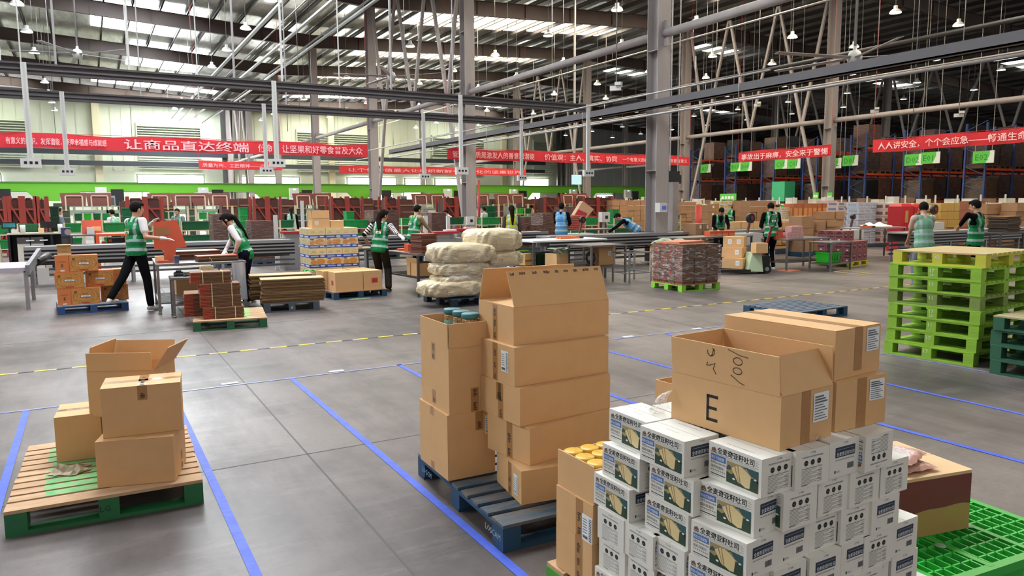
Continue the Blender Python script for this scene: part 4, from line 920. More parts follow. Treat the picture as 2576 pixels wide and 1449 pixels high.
def person(label, pos, yaw, h=1.7, pelvis=(0, 0, .93), lean=0, side=0, twist=0, feet=None, hands=None, head=(0, 0, 0), vest=green_v, shirt=white_c, sleeve=1.0, stripes=None, pants=black_c, pantr=0, shoes=shoe_w, hair=hair_m, hairlen=0, gloves=(), vox=.014, patch=True, stripe_leg=None, foot_yaw=(0, 0), elbow=None, curl=25, knee=None, hood=False, finger_dir=None, band='two', vlen=.1):
    s = h/1.7; root = T('person', label, 'person', (pos[0], pos[1], pos[2] if len(pos) > 2 else 0), R(yaw))
    P = Vector(pelvis); Tm = Matrix.Rotation(R(twist), 3, 'Z') @ Matrix.Rotation(R(-lean), 3, 'X') @ Matrix.Rotation(R(side), 3, 'Y')
    def tz(x, y, z): return P+Tm @ Vector((x*s, y*s, z*s))
    hip = [tz(-.085, 0, -.03), tz(.085, 0, -.03)]; sh = [tz(-.175, 0, .46), tz(.175, 0, .46)]
    feet = feet or [(-.1, 0, .08), (.1, 0, .08)]; hands = hands or [(-.25, .1, .75), (.25, .1, .75)]
    kn = []; an = []; el = []; wr = []
    for i in (0, 1):
        k, a = ik(hip[i], feet[i], .43*s, .42*s, (knee[i] if knee else (0, 1, 0))); kn.append(k); an.append(a)
        pole = (elbow[i] if elbow else ((-.5 if i == 0 else .5), -.6, -.5)); e, w = ik(sh[i], hands[i], .28*s, .25*s, pole); el.append(e); wr.append(w)
    nb = tz(0, -.005, .50); hm = Tm @ Euler((R(head[1]), R(head[2]), R(head[0])), 'XYZ').to_matrix() if False else Matrix.Rotation(R(twist+head[0]), 3, 'Z') @ Matrix.Rotation(R(-lean*.6-head[1]), 3, 'X') @ Matrix.Rotation(R(head[2]), 3, 'Y')
    hc = nb+Tm @ Vector((0, .01*s, .06*s))+hm @ Vector((0, .015*s, .095*s))
    def hz(x, y, z): return hc+hm @ Vector((x*s, y*s, z*s))
    E3 = lambda x, y, z: (x*s, y*s, z*s)
    body = [('e', tz(0, 0, .02), E3(.145, .10, .12), Tm), ('e', tz(0, .005, .18), E3(.125, .09, .14), Tm), ('e', tz(0, .005, .34), E3(.155, .105, .17), Tm), ('c', nb, .055*s, hc, .05*s)]
    for i in (0, 1):
        body += [('c', tz(0, 0, .44), .07*s, sh[i], .05*s), ('c', sh[i], .05*s, el[i], .038*s), ('c', el[i], .038*s, wr[i], .026*s), ('c', hip[i], .075*s, kn[i], .05*s), ('c', kn[i], .05*s, an[i], .037*s)]
    body += [('e', hz(0, -.01, .02), E3(.076, .095, .10), hm), ('e', hz(0, .025, -.045), E3(.056, .062, .062), hm), ('c', hz(0, .085, .005), .009*s, hz(0, .103, -.022), .014*s), ('e', hz(.077, -.0, -.01), E3(.012, .02, .03), hm), ('e', hz(-.077, -.0, -.01), E3(.012, .02, .03), hm), ('c', hz(-.03, .078, .022), .012*s, hz(.03, .078, .022), .012*s), ('e', hz(0, .075, -.058), E3(.022, .014, .01), hm), ('e', hz(0, .062, -.092), E3(.022, .02, .018), hm)]
    def hand(i):
        w = wr[i]; d = (finger_dir[i] if finger_dir else None); d = Vector(d).normalized() if d else (w-el[i]).normalized()
        up = Vector((0, 0, 1)); side_v = d.cross(up); side_v = side_v.normalized() if side_v.length > .1 else Vector((1, 0, 0)); n = side_v.cross(d).normalized(); out = []
        sg = -1 if i == 0 else 1; c_ = R(curl)
        for j, (off, ln) in enumerate(((-.03, .062), (-.01, .075), (.01, .07), (.029, .056))):
            k0 = w+d*.085*s+side_v*off*s; out.append(('c', w+side_v*off*.5*s+d*.01*s, .018*s, k0, .0125*s))
            d1 = (d*math.cos(c_)-n*math.sin(c_)); d2 = (d*math.cos(2*c_)-n*math.sin(2*c_))
            k1 = k0+d1*ln*.5*s; k2 = k1+d2*ln*.5*s; out += [('c', k0, .0115*s, k1, .0095*s), ('c', k1, .0095*s, k2, .0078*s)]
        tb = w+d*.03*s-side_v*sg*.028*s; t1 = tb+(d*.6-side_v*sg*.7-n*.3).normalized()*.04*s; t2 = t1+(d*.9-side_v*sg*.2-n*.4).normalized()*.03*s
        out += [('c', tb, .015*s, t1, .0115*s), ('c', t1, .0115*s, t2, .009*s)]
        return out
    hv = min(vox, .0065)
    for i in (0, 1):
        if i not in gloves: body += hand(i)
    blob('body', body, min(vox, .0075 if len(gloves) < 2 else vox), [skin], parent=root)
    for i in gloves: blob('glove', hand(i)+[('c', wr[i]-(wr[i]-el[i]).normalized()*.03*s, .034*s, wr[i]+(wr[i]-el[i]).normalized()*.02*s, .03*s)], hv, [glove_m], parent=root)
    # face
    for sx in (-1, 1):
        e = MB(eye_w); v, f = _sph(hz(sx*.030, .081, .008), E3(.014, .007, .008), hm, 8); k = len(e.v); e.v += [tuple(q) for q in v]; i0 = e._m(eye_w)
        for g in f: e.f.append(tuple(g)); e.mi.append(i0); e.sm.append(True)
        v, f = _sph(hz(sx*.030, .0865, .008), E3(.006, .004, .0065), hm, 8); k = len(e.v); e.v += [tuple(q) for q in v]; i1 = e._m(eye_d)
        for g in f: e.f.append(tuple(k+j for j in g)); e.mi.append(i1); e.sm.append(True)
        e.build('eye', root); b = MB(hair); b.bar(hz(sx*.017, .090, .030), hz(sx*.045, .078, .032), .006*s, .005*s); b.build('eyebrow', root)
    b = MB(lips); v, f = _sph(hz(0, .082, -.06), E3(.021, .009, .006), hm, 8); b.v += [tuple(q) for q in v]; i0 = b._m(lips)
    for g in f: b.f.append(g); b.mi.append(i0); b.sm.append(True)
    b.build('mouth', root)
    # hair
    hp = [('e', hz(0, -.014, .030), E3(.087, .104, .104), hm), ('e', hz(0, .045, .085), E3(.065, .05, .035), hm)]
    inv = hm.transposed()
    def hcut(co):
        q = inv @ (Vector(co)-hc)/s
        return (q.y > .035 and q.z < .055) or (q.y > -.02 and q.z < -.02 and q.y < .2) or (q.z < -.055 and hairlen == 0)
    if hairlen == 1:   # ponytail down the back
        hp += [('c', hz(0, -.09, .02), .04*s, hz(0, -.125, -.05), .042*s), ('c', hz(0, -.125, -.05), .042*s, tz(.02, -.13, .36), .036*s), ('c', tz(.02, -.13, .36), .036*s, tz(.04, -.14, .20), .014*s), ('c', hz(-.06, .03, .03), .022*s, hz(-.068, .045, -.09), .010*s), ('c', hz(.06, .03, .03), .022*s, hz(.068, .045, -.09), .010*s)]
        hcut = lambda co: (lambda q: (q.y > .045 and q.z < .05 and abs(q.x) < .055))(inv @ (Vector(co)-hc)/s)
    elif hairlen == 2:  # loose hair to the shoulder blades
        hp += [('c', hz(0, -.08, .0), .065*s, hz(0, -.10, -.10), .06*s), ('c', hz(0, -.10, -.10), .06*s, tz(0, -.12, .38), .045*s), ('c', tz(0, -.12, .38), .045*s, tz(.0, -.13, .26), .02*s)]
        hcut = lambda co: (lambda q: (q.y > .04 and q.z < .05 and abs(q.x) < .07))(inv @ (Vector(co)-hc)/s)
    blob('hair', hp, min(vox, .009), [hair], parent=root, cut=hcut, smooth=2)
    # shirt
    if sleeve < .9: fr_ = sleeve/.55
    sp = [('e', tz(0, 0, .03), E3(.158, .113, .13), Tm), ('e', tz(0, .005, .18), E3(.142, .105, .16), Tm), ('e', tz(0, .005, .34), E3(.170, .118, .17), Tm), ('c', tz(0, -.005, .46), .072*s, tz(0, -.005, .50), .062*s)]
    for i in (0, 1):
        sp += [('c', tz(0, 0, .45), .075*s, sh[i], .062*s)]
        if sleeve <= .55: sp += [('c', sh[i], .064*s, sh[i].lerp(el[i], sleeve/.55), .060*s)]
        else: sp += [('c', sh[i], .064*s, el[i], .050*s), ('c', el[i], .050*s, el[i].lerp(wr[i], (sleeve-.55)/.45), .038*s)]
    def scl(co):
        if not stripes: return 0
        co = Vector(co); best = (9, 0)
        for i in (0, 1):
            for a, b in ((sh[i], el[i]), (el[i], wr[i])):
                d = b-a; t = max(0, min(1, (co-a).dot(d)/d.length_squared)); dd = (co-(a+d*t)).length
                if dd < best[0]: best = (dd, t*d.length+(0 if a is sh[i] else (el[i]-sh[i]).length))
        if best[0] > .085*s:
            best = (0, (inv2 @ (co-P)).z)
        return 1 if (best[1] % .05) < .022 else 0
    inv2 = Tm.transposed()
    blob('shirt', sp, vox, [shirt]+([stripes] if stripes else []), scl if stripes else None, parent=root)
    # trousers
    pp = [('e', tz(0, -.005, .0), E3(.163, .122, .115), Tm)]
    for i in (0, 1): pp += [('c', hip[i], (.092+pantr)*s, kn[i], (.066+pantr)*s), ('c', kn[i], (.066+pantr)*s, an[i]+(kn[i]-an[i]).normalized()*.03, (.056+pantr*1.2)*s)]
    def pcl(co):
        if not stripe_leg: return 0
        co = Vector(co); i = stripe_leg[0]
        for a, b in ((hip[i], kn[i]), (kn[i], an[i])):
            d = (b-a); t = max(0, min(1, (co-a).dot(d)/d.length_squared)); q = co-(a+d*t)
            if q.length < .11 and q.normalized().dot(Vector(stripe_leg[1]).normalized()) > .84: return 1
        return 0
    blob('trousers', pp, vox, [pants]+([white_c] if stripe_leg else []), pcl if stripe_leg else None, parent=root)
    for i in (0, 1):
        fy = Matrix.Rotation(R(foot_yaw[i]), 3, 'Z'); a = an[i]; up_ = max(0, a.z-.08)
        fd = fy @ Vector((0, 1, 0)); 
        so = MB(); 
        o = blob('shoe', [('c', a+Vector((0, 0, -.02)), .042*s, a-fd*.03+Vector((0, 0, -.045)), .036*s), ('c', a-fd*.03+Vector((0, 0, -.046)), .034*s, a+fd*.12*s+Vector((0, 0, -.05)), .03*s), ('c', a+fd*.05*s+Vector((0, 0, -.045)), .040*s, a+fd*.15*s+Vector((0, 0, -.055)), .026*s)], min(vox, .009), [shoes, shoe_w], (lambda co, az=a.z: 1 if co.z < az-.062 else 0), parent=root)
    # vest
    if vest is not None:
        vp = [('e', tz(0, -.0, -.02), E3(.19, .145, .17), Tm), ('e', tz(0, .0, .14), E3(.178, .138, .2), Tm), ('e', tz(0, .005, .33), E3(.190, .138, .16), Tm), ('c', tz(-.05, -.0, .455), .078*s, tz(-.135, 0, .452), .068*s), ('c', tz(.05, -.0, .455), .078*s, tz(.135, 0, .452), .068*s)]
        def vcl(co):
            q = (inv2 @ (Vector(co)-P))/s
            if (-.01 < q.z < .035) or (.13 < q.z < .175) and band == 'two': return 1
            if q.z > .175 and .085 < abs(q.x) < .125: return 1
            return 0
        def vct(co):
            q = (inv2 @ (Vector(co)-P))/s
            if q.z < -vlen: return True
            for i in (0, 1):
                ss = inv2 @ (sh[i]-P)/s; 
                if abs(q.x) > .165 and q.z > .30: return True
            return (q.z > .44 and abs(q.x) < .05 and q.y > -.02) or (q.y > .08 and q.z > .30 and abs(q.x) < (q.z-.30)*.5)
        v = blob('vest', vp, min(vox, .011), [vest, refl], vcl, parent=root, cut=vct)
        if patch:
            pm = MB(white); o = tz(-.055, -.155, .255); xd = Tm @ Vector((1, 0, 0)); yd = Tm @ Vector((0, 0, 1)); n = xd.cross(yd)
            pm.rect(0, 0, .11*s, .05*s, o, xd, yd, white); pm.rect(.01*s, .006*s, .1*s, .014*s, o+n*.001, xd, yd, ink); pm.poly([(.02*s, .02*s), (.055*s, .046*s), (.09*s, .02*s)], o+n*.001, xd, yd, green_v); pm.text('坚果零食', .03*s, 0, .058*s, o, xd, yd, orange_l)
            pm.build('back_print', v)
    return root
def onf(px, py, z=0): x, y = G(px, py, z); return (x, y, 0)
# ================================================================ things in the middle distance
def fr_(px0, py0, px1, py1, Y):
    """pixel rectangle on the plane Y -> x0, x1, z0, z1"""
    a = PY(px0, (py0+py1)/2, Y)[0]; b = PY(px1, (py0+py1)/2, Y)[0]; m = (px0+px1)/2
    return a, b, PY(m, py1, Y)[2], PY(m, py0, Y)[2]
def bx(mb, x0, x1, y0, dy, z0, z1, m=None): return mb.box(x0, y0, z0, x1, y0+dy, z1, m)
# ---- orange snack cartons on the blue pallet at left
pallet('blue pallet with pale slats under the orange snack cartons', (G(146, 793)[0], G(146, 793)[1], 0), R(3), 1.0, 1.0, .14, M('pale_worn_slats', '#8d97a6', .7, noise=(8, .8), col2='#5d7896', nscale=(.5, 2, 1)), M('mid_blue_pallet', '#2a4f86', .6, noise=(8, .5), col2='#274468'), 9, .35)
och = M('orange_print_card', '#d0783f', .6, noise=(5, .5), col2='#c66d3a'); och2 = M('golden_print_card', '#cf9247', .6, noise=(16, .8), col2='#b3743a'); brp = M('brown_print', '#7c4a2c', .6); redp = M('red_print', '#b8402c', .6)
def orange_mesh(w, d, h, wide):
    b = MB(och); b.box(0, 0, 0, w, d, h, och); e = .0015
    if wide:
        b.rect(.012, .012, w-.012, h-.012, (0, -e, 0), (1, 0, 0), (0, 0, 1), och2)
        n = 28
        for k, (rx, ry) in enumerate(((.17, .105), (.12, .08))):
            for j in range(n):
                a0, a1 = 2*PI*j/n, 2*PI*(j+.6)/n; q = 1.05
                b.poly([(w/2+rx*math.cos(a0), h/2+ry*math.sin(a0)), (w/2+rx*math.cos(a1), h/2+ry*math.sin(a1)), (w/2+rx*q*math.cos(a1), h/2+ry*q*math.sin(a1)), (w/2+rx*q*math.cos(a0), h/2+ry*q*math.sin(a0))], (0, -2*e, 0), (1, 0, 0), (0, 0, 1), brp)
        b.rect(w/2-.075, h/2-.02, w/2+.075, h/2+.02, (0, -2*e, 0), (1, 0, 0), (0, 0, 1), brp); b.rect(w/2-.068, h/2-.014, w/2+.068, h/2+.014, (0, -3*e, 0), (1, 0, 0), (0, 0, 1), white); b.text('每日坚果', .02, w/2, h/2-.01, (0, -4*e, 0), (1, 0, 0), (0, 0, 1), brp, align='CENTER')
        b.text('坚果礼', .026, w/2, h/2+.028, (0, -2*e, 0), (1, 0, 0), (0, 0, 1), brp, align='CENTER'); b.rect(w/2-.055, .018, w/2+.055, .036, (0, -2*e, 0), (1, 0, 0), (0, 0, 1), redp); b.disc(.06, h-.06, .022, (0, -2*e, 0), (1, 0, 0), (0, 0, 1), brp)
    else:
        b.poly([(w/2-.016, h*.3), (w/2+.016, h*.3), (w/2+.01, h*.5), (w/2-.01, h*.5)], (0, -e, 0), (1, 0, 0), (0, 0, 1), brp); b.rect(w*.2, h*.62, w*.8, h*.64, (0, -e, 0), (1, 0, 0), (0, 0, 1), brp); b.rect(w*.35, h*.05, w*.65, h*.12, (0, -e, 0), (1, 0, 0), (0, 0, 1), white)
    b.rect(0, 0, d, h, (-e, d, 0), (0, -1, 0), (0, 0, 1), och)
    b.box(0, d/2-.003, h, w, d/2+.003, h+.002, brp)
    return b.mesh('orange_carton')
OW = orange_mesh(.40, .22, .262, True); ON = orange_mesh(.19, .30, .262, False)
ox, oy = G(146, 793); oy += .06
for px, z, me, dy, lb in ((141, 0, ON, 0, 'narrow end out, bottom row left'), (176, 0, OW, 0, 'picture side, bottom row front'), (252, 0, OW, .30, 'picture side, bottom row set back behind the man'), (137, 1, OW, 0, 'picture side, middle row left'), (216, 1, OW, .12, 'picture side, middle row right'), (285, 1, ON, .2, 'narrow plain end, middle row right'), (141, 2, ON, .02, 'narrow plain end, top row left'), (177, 2, OW, .02, 'picture side, top row')):
    zz = .1412+z*.2645; x = PY(px, 700, oy+dy)[0]
    o = add('orange_carton', me, None, (x, oy+dy, zz), R(2)); tag(o, 'orange printed snack carton on blue pallet: '+lb, 'box', 'orange snack cartons on the blue pallet')
x = PY(141, 600, oy)[0]; t = T('wooden_drawer_box', 'small tan two-tier box on top of the orange cartons', 'box', (x, oy+.03, .1412+3*.2645), R(2))
b = MB(M('tan_box', '#b0804c', .6)); b.box(0, 0, 0, .19, .25, .035, card_lt); b.box(.0, 0, .036, .19, .25, .12); b.box(0, 0, .122, .19, .25, .155); b.box(-.005, -.005, .155, .195, .255, .165); b.rect(.06, .06, .13, .065, (0, -.001, 0), (1, 0, 0), (0, 0, 1), brp); b.rect(.06, .115, .13, .12, (0, -.001, 0), (1, 0, 0), (0, 0, 1), brp); b.build('body', t)
# ---- steel packing tables
def table(label, p0, w, d, h, yaw=0, top=steel, leg=steel, shelf=None, r=.02, tk=.04, casters=False, name='steel_table', group=None, apron=None):
    t = T(name, label, 'table', (p0[0], p0[1], 0), R(yaw), group); b = MB(top); b.box(0, 0, h-tk, w, d, h); b.build('tabletop', t, bevel=.004)
    for x in (.03, w-.03):
        for y in (.03, d-.03):
            b = MB(leg); b.box(x-r, y-r, .02, x+r, y+r, h-tk); b.cyl((x, y, 0), (x, y, .03), r*1.3, n=8); b.build('leg', t)
    b = MB(leg)
    for y in (.03, d-.03): b.box(.03, y-.012, (shelf or .18)-.02, w-.03, y+.012, (shelf or .18)+.01)
    for x in (.03, w-.03): b.box(x-.012, .03, (shelf or .18)-.02, x+.012, d-.03, (shelf or .18)+.01)
    b.build('stretcher', t)
    if shelf:
        b = MB(leg); n = 12
        for k in range(n): y = .04+(d-.08)*k/(n-1); b.box(.03, y-.008, shelf, w-.03, y+.008, shelf+.012)
        b.build('lower_shelf', t)
    return t
mx, my = G(407, 791)
table('long steel packing table with cardboard piles between the man and the ponytailed worker', (mx-.05, my-.02), 1.35, 1.5, .80, -2, steel, steel, .18)
lx_, ly_ = G(440, 800)
table('small low steel table with tools before the long packing table', (lx_-.03, ly_-.02), .82, .42, .62, -1, steel, steel, .2)
# piles and things on the long table
def sheets(label, x, y, z, w, d, n, th, yaw, m, topm=None, jit=.012, name='flat_carton', ties=0, what=None, base=None, loc0=0):
    """a pile of flattened cartons, every sheet an object of its own; shared mesh"""
    b = MB(m); b.box(-w/2, -d/2, th*.02, w/2, d/2, th*.62, m); b.box(-w/2+.012, -d/2+.012, th*.62, w/2-.012, d/2-.012, th*1.02, card_dk); me = b.mesh(name)  # inset dark layer paints the shade in the gap above each sheet
    me2 = me
    if topm: b = MB(topm); b.box(-w/2, -d/2, 0, w/2, d/2, th*.86, m); b.rect(-w/2, -d/2, w/2, d/2, (0, 0, th*.87), (1, 0, 0), (0, 1, 0), topm); me2 = b.mesh(name)
    rd = random.Random(int(x*100+y*10+n))
    for k in range(n):
        o = add(name, me if k < n-1 else me2, None, (x+rd.uniform(-jit, jit), y+rd.uniform(-jit, jit), z+k*th), R(yaw+rd.uniform(-1.6, 1.6)))
        tag(o, '%s, %s' % (label, 'topmost sheet' if k == n-1 else '%s sheet from the bottom' % (ORD[k] if k < 20 else 'upper')), 'cardboard', label)
redsheet = M('red_orange_sheet', '#cf5a3c', .55, noise=(4, .3), col2='#c24e33'); brownsheet = M('brown_sheet', '#7f5a40', .75, noise=(20, .5), col2='#6b4a35'); pinksheet = M('salmon_sheet', '#dd8468', .6)
zt = .80
sheets('dark folded cartons piled at the back of the packing table', 1.50, my+1.0, zt, .85, .5, 6, .024, 4, M('dark_brown_sheet', '#5b352c', .7), pinksheet)
sheets('tied brown carton pile at the packing table edge', PY(546, 655, my+.22)[0], my+.25, zt, .62, .34, 5, .019, 2, brownsheet, redsheet)
b = MB(M('pale_green_strap', '#b9c276', .7)); xx = PY(528, 655, my+.1)[0]; b.tube([(xx, my+.08, zt), (xx-.01, my+.072, zt+.05), (xx, my+.08, zt+.1)], .006, 5); b.tube([(xx, my+.08, zt+.06), (xx+.02, my+.065, zt+.03), (xx+.03, my+.06, zt)], .005, 5); tag(b.build('strap'), 'pale green strap tied round the front carton pile', 'strap')
# red folded carton blank held by the man, standing on the table
t = T('carton_blank', 'large folded orange red carton blank held upright by the man', 'cardboard')
b = MB(redsheet); Yc = my+.60
pts = [PY(385, 556, Yc), PY(444, 549, Yc), PY(470, 617, Yc), PY(443, 620, Yc), PY(441, 652, Yc), PY(413, 652, Yc), PY(413, 628, Yc), PY(388, 622, Yc)]
pts = [Vector(p) for p in pts]; zmin = min(p.z for p in pts); pts = [Vector((p.x, p.y, p.z-zmin+.803)) for p in pts]; n = len(pts)
b.face(pts); b.face([p+Vector((0, .012, 0)) for p in pts][::-1])
for i in range(n): a, c = pts[i], pts[(i+1) % n]; b.face([a, a+Vector((0, .012, 0)), c+Vector((0, .012, 0)), c])
b.build('sheet', t); b = MB(M('tan_window_card', '#9a6a44', .7)); q = [Vector(PY(x, y, Yc-.003)) for x, y in ((389, 571), (423, 566), (431, 585), (392, 592))]; b.face([Vector((p.x, p.y, p.z-zmin+.803)) for p in q][::-1]); b.build('plain_panel', t)
for i, (px0, px1, m, lb, dy) in enumerate(((390, 412, M('cream_card', '#d9bf98', .7), 'cream folded card piece at the left end of the packing table', .35), (396, 424, redsheet, 'small orange red folded tray on the packing table', .22))):
    x0, x1, z0, z1 = fr_(px0, 626, px1, 650, my+dy); b = MB(m); b.box(x0, my+dy, zt+.0012, x1, my+dy+.15, zt+(.10 if i == 0 else .035)); tag(b.build('card_tray'), lb, 'cardboard')
b = MB(M('blue_grey_tool', '#56607c', .5)); x = PY(445, 660, my+.06)[0]; b.box(x-.03, my+.03, zt, x+.03, my+.09, zt+.1); b.box(x-.04, my+.02, zt+.1, x+.04, my+.1, zt+.115); tag(b.build('tape_gun'), 'blue grey tape tool standing at the table corner', 'tool')
# things on the low table
xw, yw = lx_+.42, ly_+.12; t = T('wooden_box', 'pale square wooden box on the low steel table', 'box', (xw, yw, .6205)); b = MB(M('pale_wood_box', '#c9b48c', .7)); b.box(0, 0, 0, .19, .17, .012)
for q in ((0, 0, .19, .012), (0, .158, .19, .17), (0, .012, .012, .158), (.178, .012, .19, .158)): b.box(q[0], q[1], .012, q[2], q[3], .14)
b.box(.11, -.002, .05, .116, 0, .09, ink); b.box(.11, -.002, .05, .13, 0, .056, ink); b.build('body', t)
for i, (dx, dy, m, s_, lb) in enumerate(((.04, .16, blackm, (.16, .10, .03), 'black flat tool on the low table, left one'), (.16, .08, blackm, (.18, .07, .02), 'black knife holder on the low table'), (.28, .20, whitep, (.13, .09, .03), 'white crumpled tissue on the low table'), (.06, .27, ink, (.12, .08, .06), 'dark stacked box at the back of the low table'))):
    b = MB(m); b.box(0, 0, 0, *s_); b.box(s_[0]*.15, s_[1]*.2, s_[2], s_[0]*.8, s_[1]*.8, s_[2]*1.35); tag(b.build('tool', loc=(lx_+dx, ly_+dy-.0, .6205)), lb, 'tool')
carton('brown carton stored under the packing table', (mx+.3, my+.75), 0, .55, .4, .36, .20, seam='x')
t = T('apron', 'white plastic sheet hanging from the packing table end', 'sheet', (G(590, 770)[0], my-.1, 0)); b = MB(M('white_plastic_sheet', '#b9b9bf', .5)); b.grid(lambda u, v: (-.09+.2*u+.03*v, .02*math.sin(u*9)+.02*v, .78-.62*v), 8, 8); b.build('sheet', t)
# ---- bundles on the green pallet
bf = G(486, 835); pallet('green sided pallet with tied carton bundles', (bf[0], bf[1], 0), R(-8), .96, 1.15, .14, wood, M('mid_green_pallet', '#246842', .6, noise=(8, .5), col2='#2f5a3e'), 10, .35, (.35, .8, M('sprayed_green', '#9dbb78', .8)))
def bundle_mesh(w, d, h, redend=True, red_side='x0', n=8, ties=(.28, .75)):
    b = MB(brownsheet); th = h/n
    for k in range(n):
        j = random.uniform(0, .008); b.box(j*1.6, j*1.4, k*th, w-j*1.5, d-j, (k+.74)*th, brownsheet); b.box(.02, .02, (k+.74)*th, w-.02, d-.02, (k+1)*th-.0005, card_dk)  # dark filler layers stand in for the shade between the bundled sheets
        if redend == 'front': b.box(j*1.6-.002, j*1.4-.002, k*th+.001, .13, d-.012, (k+.73)*th, redorange)
        elif redend: b.box(j*1.6-.002, d*.36, k*th+.001, .05, d*.66, (k+.73)*th, redorange)
    b.box(.008, .008, h-th*.3, w-.008, d-.008, h, brownsheet)
    return b
strapm = M('cream_strap', '#d4c79a', .6)
def bundle(label, loc, rz, w, d, h, tilt=0, group=None, redend='front', ties=(.3, .78)):
    t = T('carton_bundle', label, 'cardboard', loc, rz, group); t.rotation_euler = (0, tilt, rz)
    bundle_mesh(w, d, h, redend).build('sheets', t)
    for u in ties: b = MB(strapm); x = w*u; b.box(x-.006, -.004, -.002+.004, x+.006, 0, h+.004); b.box(x-.006, -.004, h, x+.006, d+.004, h+.004); b.build('strap', t)
    return t
u_ = Vector((math.cos(R(-8)), math.sin(R(-8)))); v_ = Vector((-u_.y, u_.x)); bF = Vector(bf)
def onP(a, b_): q = bF+u_*a+v_*b_; return q
for k in range(4):
    q = onP(.13+(.0, -.03, -.03, -.14)[k], .12+(.0, .03, .05, .1)[k])
    bundle('%s brown carton bundle of the taller tied stack on the green pallet' % ('bottom', 'second', 'third', 'top slanting')[k], (q.x, q.y, .1412+k*.162), R(-8+(0, 2, 5, 4)[k]), .54, .34, .158, 0, 'tied carton bundles on the green pallet')
for k in range(2):
    q = onP(-.12+.0*k, .50+.02*k); bundle('%s red carton bundle at the left of the green pallet' % ('lower', 'upper')[k], (q.x, q.y, .1412+k*.162), R(-6), .34, .5, .158, 0, 'red carton bundles on the green pallet', ties=())
b = MB(M('lilac_bag', '#c5b7c4', .5)); q = onP(.62, 1.22); b.lathe([(0, 0), (.09, .01), (.11, .07), (.06, .16), (.02, .2), (0, .2)], n=9); tag(b.build('plastic_bag', loc=(q.x, q.y, .0)), 'pale lilac plastic bag behind the tied bundles', 'bag')
# ---- grey plastic pallet with flat cardboard
gf = G(665, 788); pallet('dark grey plastic pallet under two stacks of flat cardboard', (gf[0], gf[1], 0), R(-8), .86, 1.2, .15, M('grey_plastic_pallet', '#4e5660', .5), M('grey_plastic_pallet', '#4e5660', .5), 12, .25, marks=(stencil, [('盟', 'F', .41)]))
tansheet = M('tan_card_sheet', '#8a6c4a', .8, noise=(30, .6), col2='#745a3e'); tantop = M('tan_card_top', '#d3a77c', .7, noise=(2, .8), col2='#d78f68', nscale=(.3, 3, 1))
gF = Vector(gf); c1 = gF+u_*.47+v_*.24; c2 = gF+u_*.33+v_*.76
sheets('flat brown cartons in the front stack on the grey pallet', c1.x, c1.y, .1512, .98, .42, 17, .0225, -8, tansheet, tantop, .02)
sheets('flat brown cartons in the back stack on the grey pallet', c2.x, c2.y, .1512, 1.0, .42, 18, .0225, -7, tansheet, tantop, .02)
b = MB(M('green_cloth', '#2f9a4a', .8)); q = gF+u_*.75+v_*.60; b.grid(lambda u, v: (u*.2, v*.1+.02*math.sin(u*6), .02+.03*abs(math.sin(u*7+v*3))), 10, 5); tag(b.build('cloth', loc=(q.x-.04, q.y+.04, .561)), 'small green cloth lying on the back cardboard stack', 'cloth')
# ---- cookie cartons
CY_ = 14.05; cm = M('cream_carton', '#d9c494', .6); cb = M('blue_band', '#2a4aa6', .5); ck = M('cookie_print', '#cc8a3c', .6, noise=(60, .6), col2='#b8732c'); lb_ = M('light_blue_print', '#c3cfe6', .6)
x0 = PY(779, 650, CY_)[0]; x1 = PY(902, 650, CY_)[0]; cw = (x1-x0)/3
zr = [PY(840, y, CY_)[2] for y in (567, 594, 619, 643.5, 668, 693)]; hr = .19
def cookie_mesh(kind):
    b = MB(cm); w, d, h = (cw-.004, .36, .186); b.box(0, 0, 0, w, d, h); e = .0015; o, xd, yd = (0, -e, 0), (1, 0, 0), (0, 0, 1)
    b.rect(0, 0, w, .06, o, xd, yd, cb); b.rect(0, 0, d, .06, (-e, d, 0), (0, -1, 0), (0, 0, 1), cb); b.rect(.05, .015, .3, .045, (-2*e, d, 0), (0, -1, 0), (0, 0, 1), lb_)
    if kind: b.disc(w*.22, .105, .058, (0, -2*e, 0), xd, yd, ck, 18, .042); b.disc(w*.66, .12, .085, (0, -2*e, 0), xd, yd, ck, 18, .055); b.rect(.02, .16, .09, .178, (0, -2*e, 0), xd, yd, cb)
    else:
        for k in (0, 1): b.rect(w*(.1+.5*k), .10, w*(.4+.5*k), .106, (0, -2*e, 0), xd, yd, gpr); b.rect(w*(.15+.5*k), .125, w*(.35+.5*k), .13, (0, -2*e, 0), xd, yd, gpr)
    b.rect(.02, .02, w*.55, .03, (0, -2*e, 0), xd, yd, lb_); b.rect(.02, .036, w*.5, .042, (0, -2*e, 0), xd, yd, lb_); b.rect(w*.65, .018, w*.9, .045, (0, -2*e, 0), xd, yd, lb_)
    for k in range(3): b.rect(.04+.11*k, .075, .1+.11*k, .17, (-2*e, d, 0), (0, -1, 0), (0, 0, 1), M('side_print', '#c2b185', .6))
    return b.mesh('cookie_carton')
CK = [cookie_mesh(0), cookie_mesh(1)]
pallet('dark pallet under the cookie cartons', (x0-.0, CY_-.02, 0), 0, x1-x0+.02, .98, .13, dkgreen, dkgreen)
zb = .1305
for r in range(6):
    kind = r % 2 == 1 if True else 0; kind = (0, 1, 0, 1, 0)[r] if r < 5 else 0
    for row in range(2):
        for c in range(3):
            if r == 4 and 0: pass
            o = add('cookie_carton', CK[1 if r in (2, 4) else 0], None, (x0+c*cw+(random.uniform(-.004, .004)), CY_+row*.37, zb+r*.1885)); 
            tag(o, 'cookie carton, %s row up, %s from left, %s on the wrapped stack' % (ORD[r], ORD[c], ('front', 'back')[row]), 'box', 'cream and blue cookie cartons')
ztop = zb+6*.1885
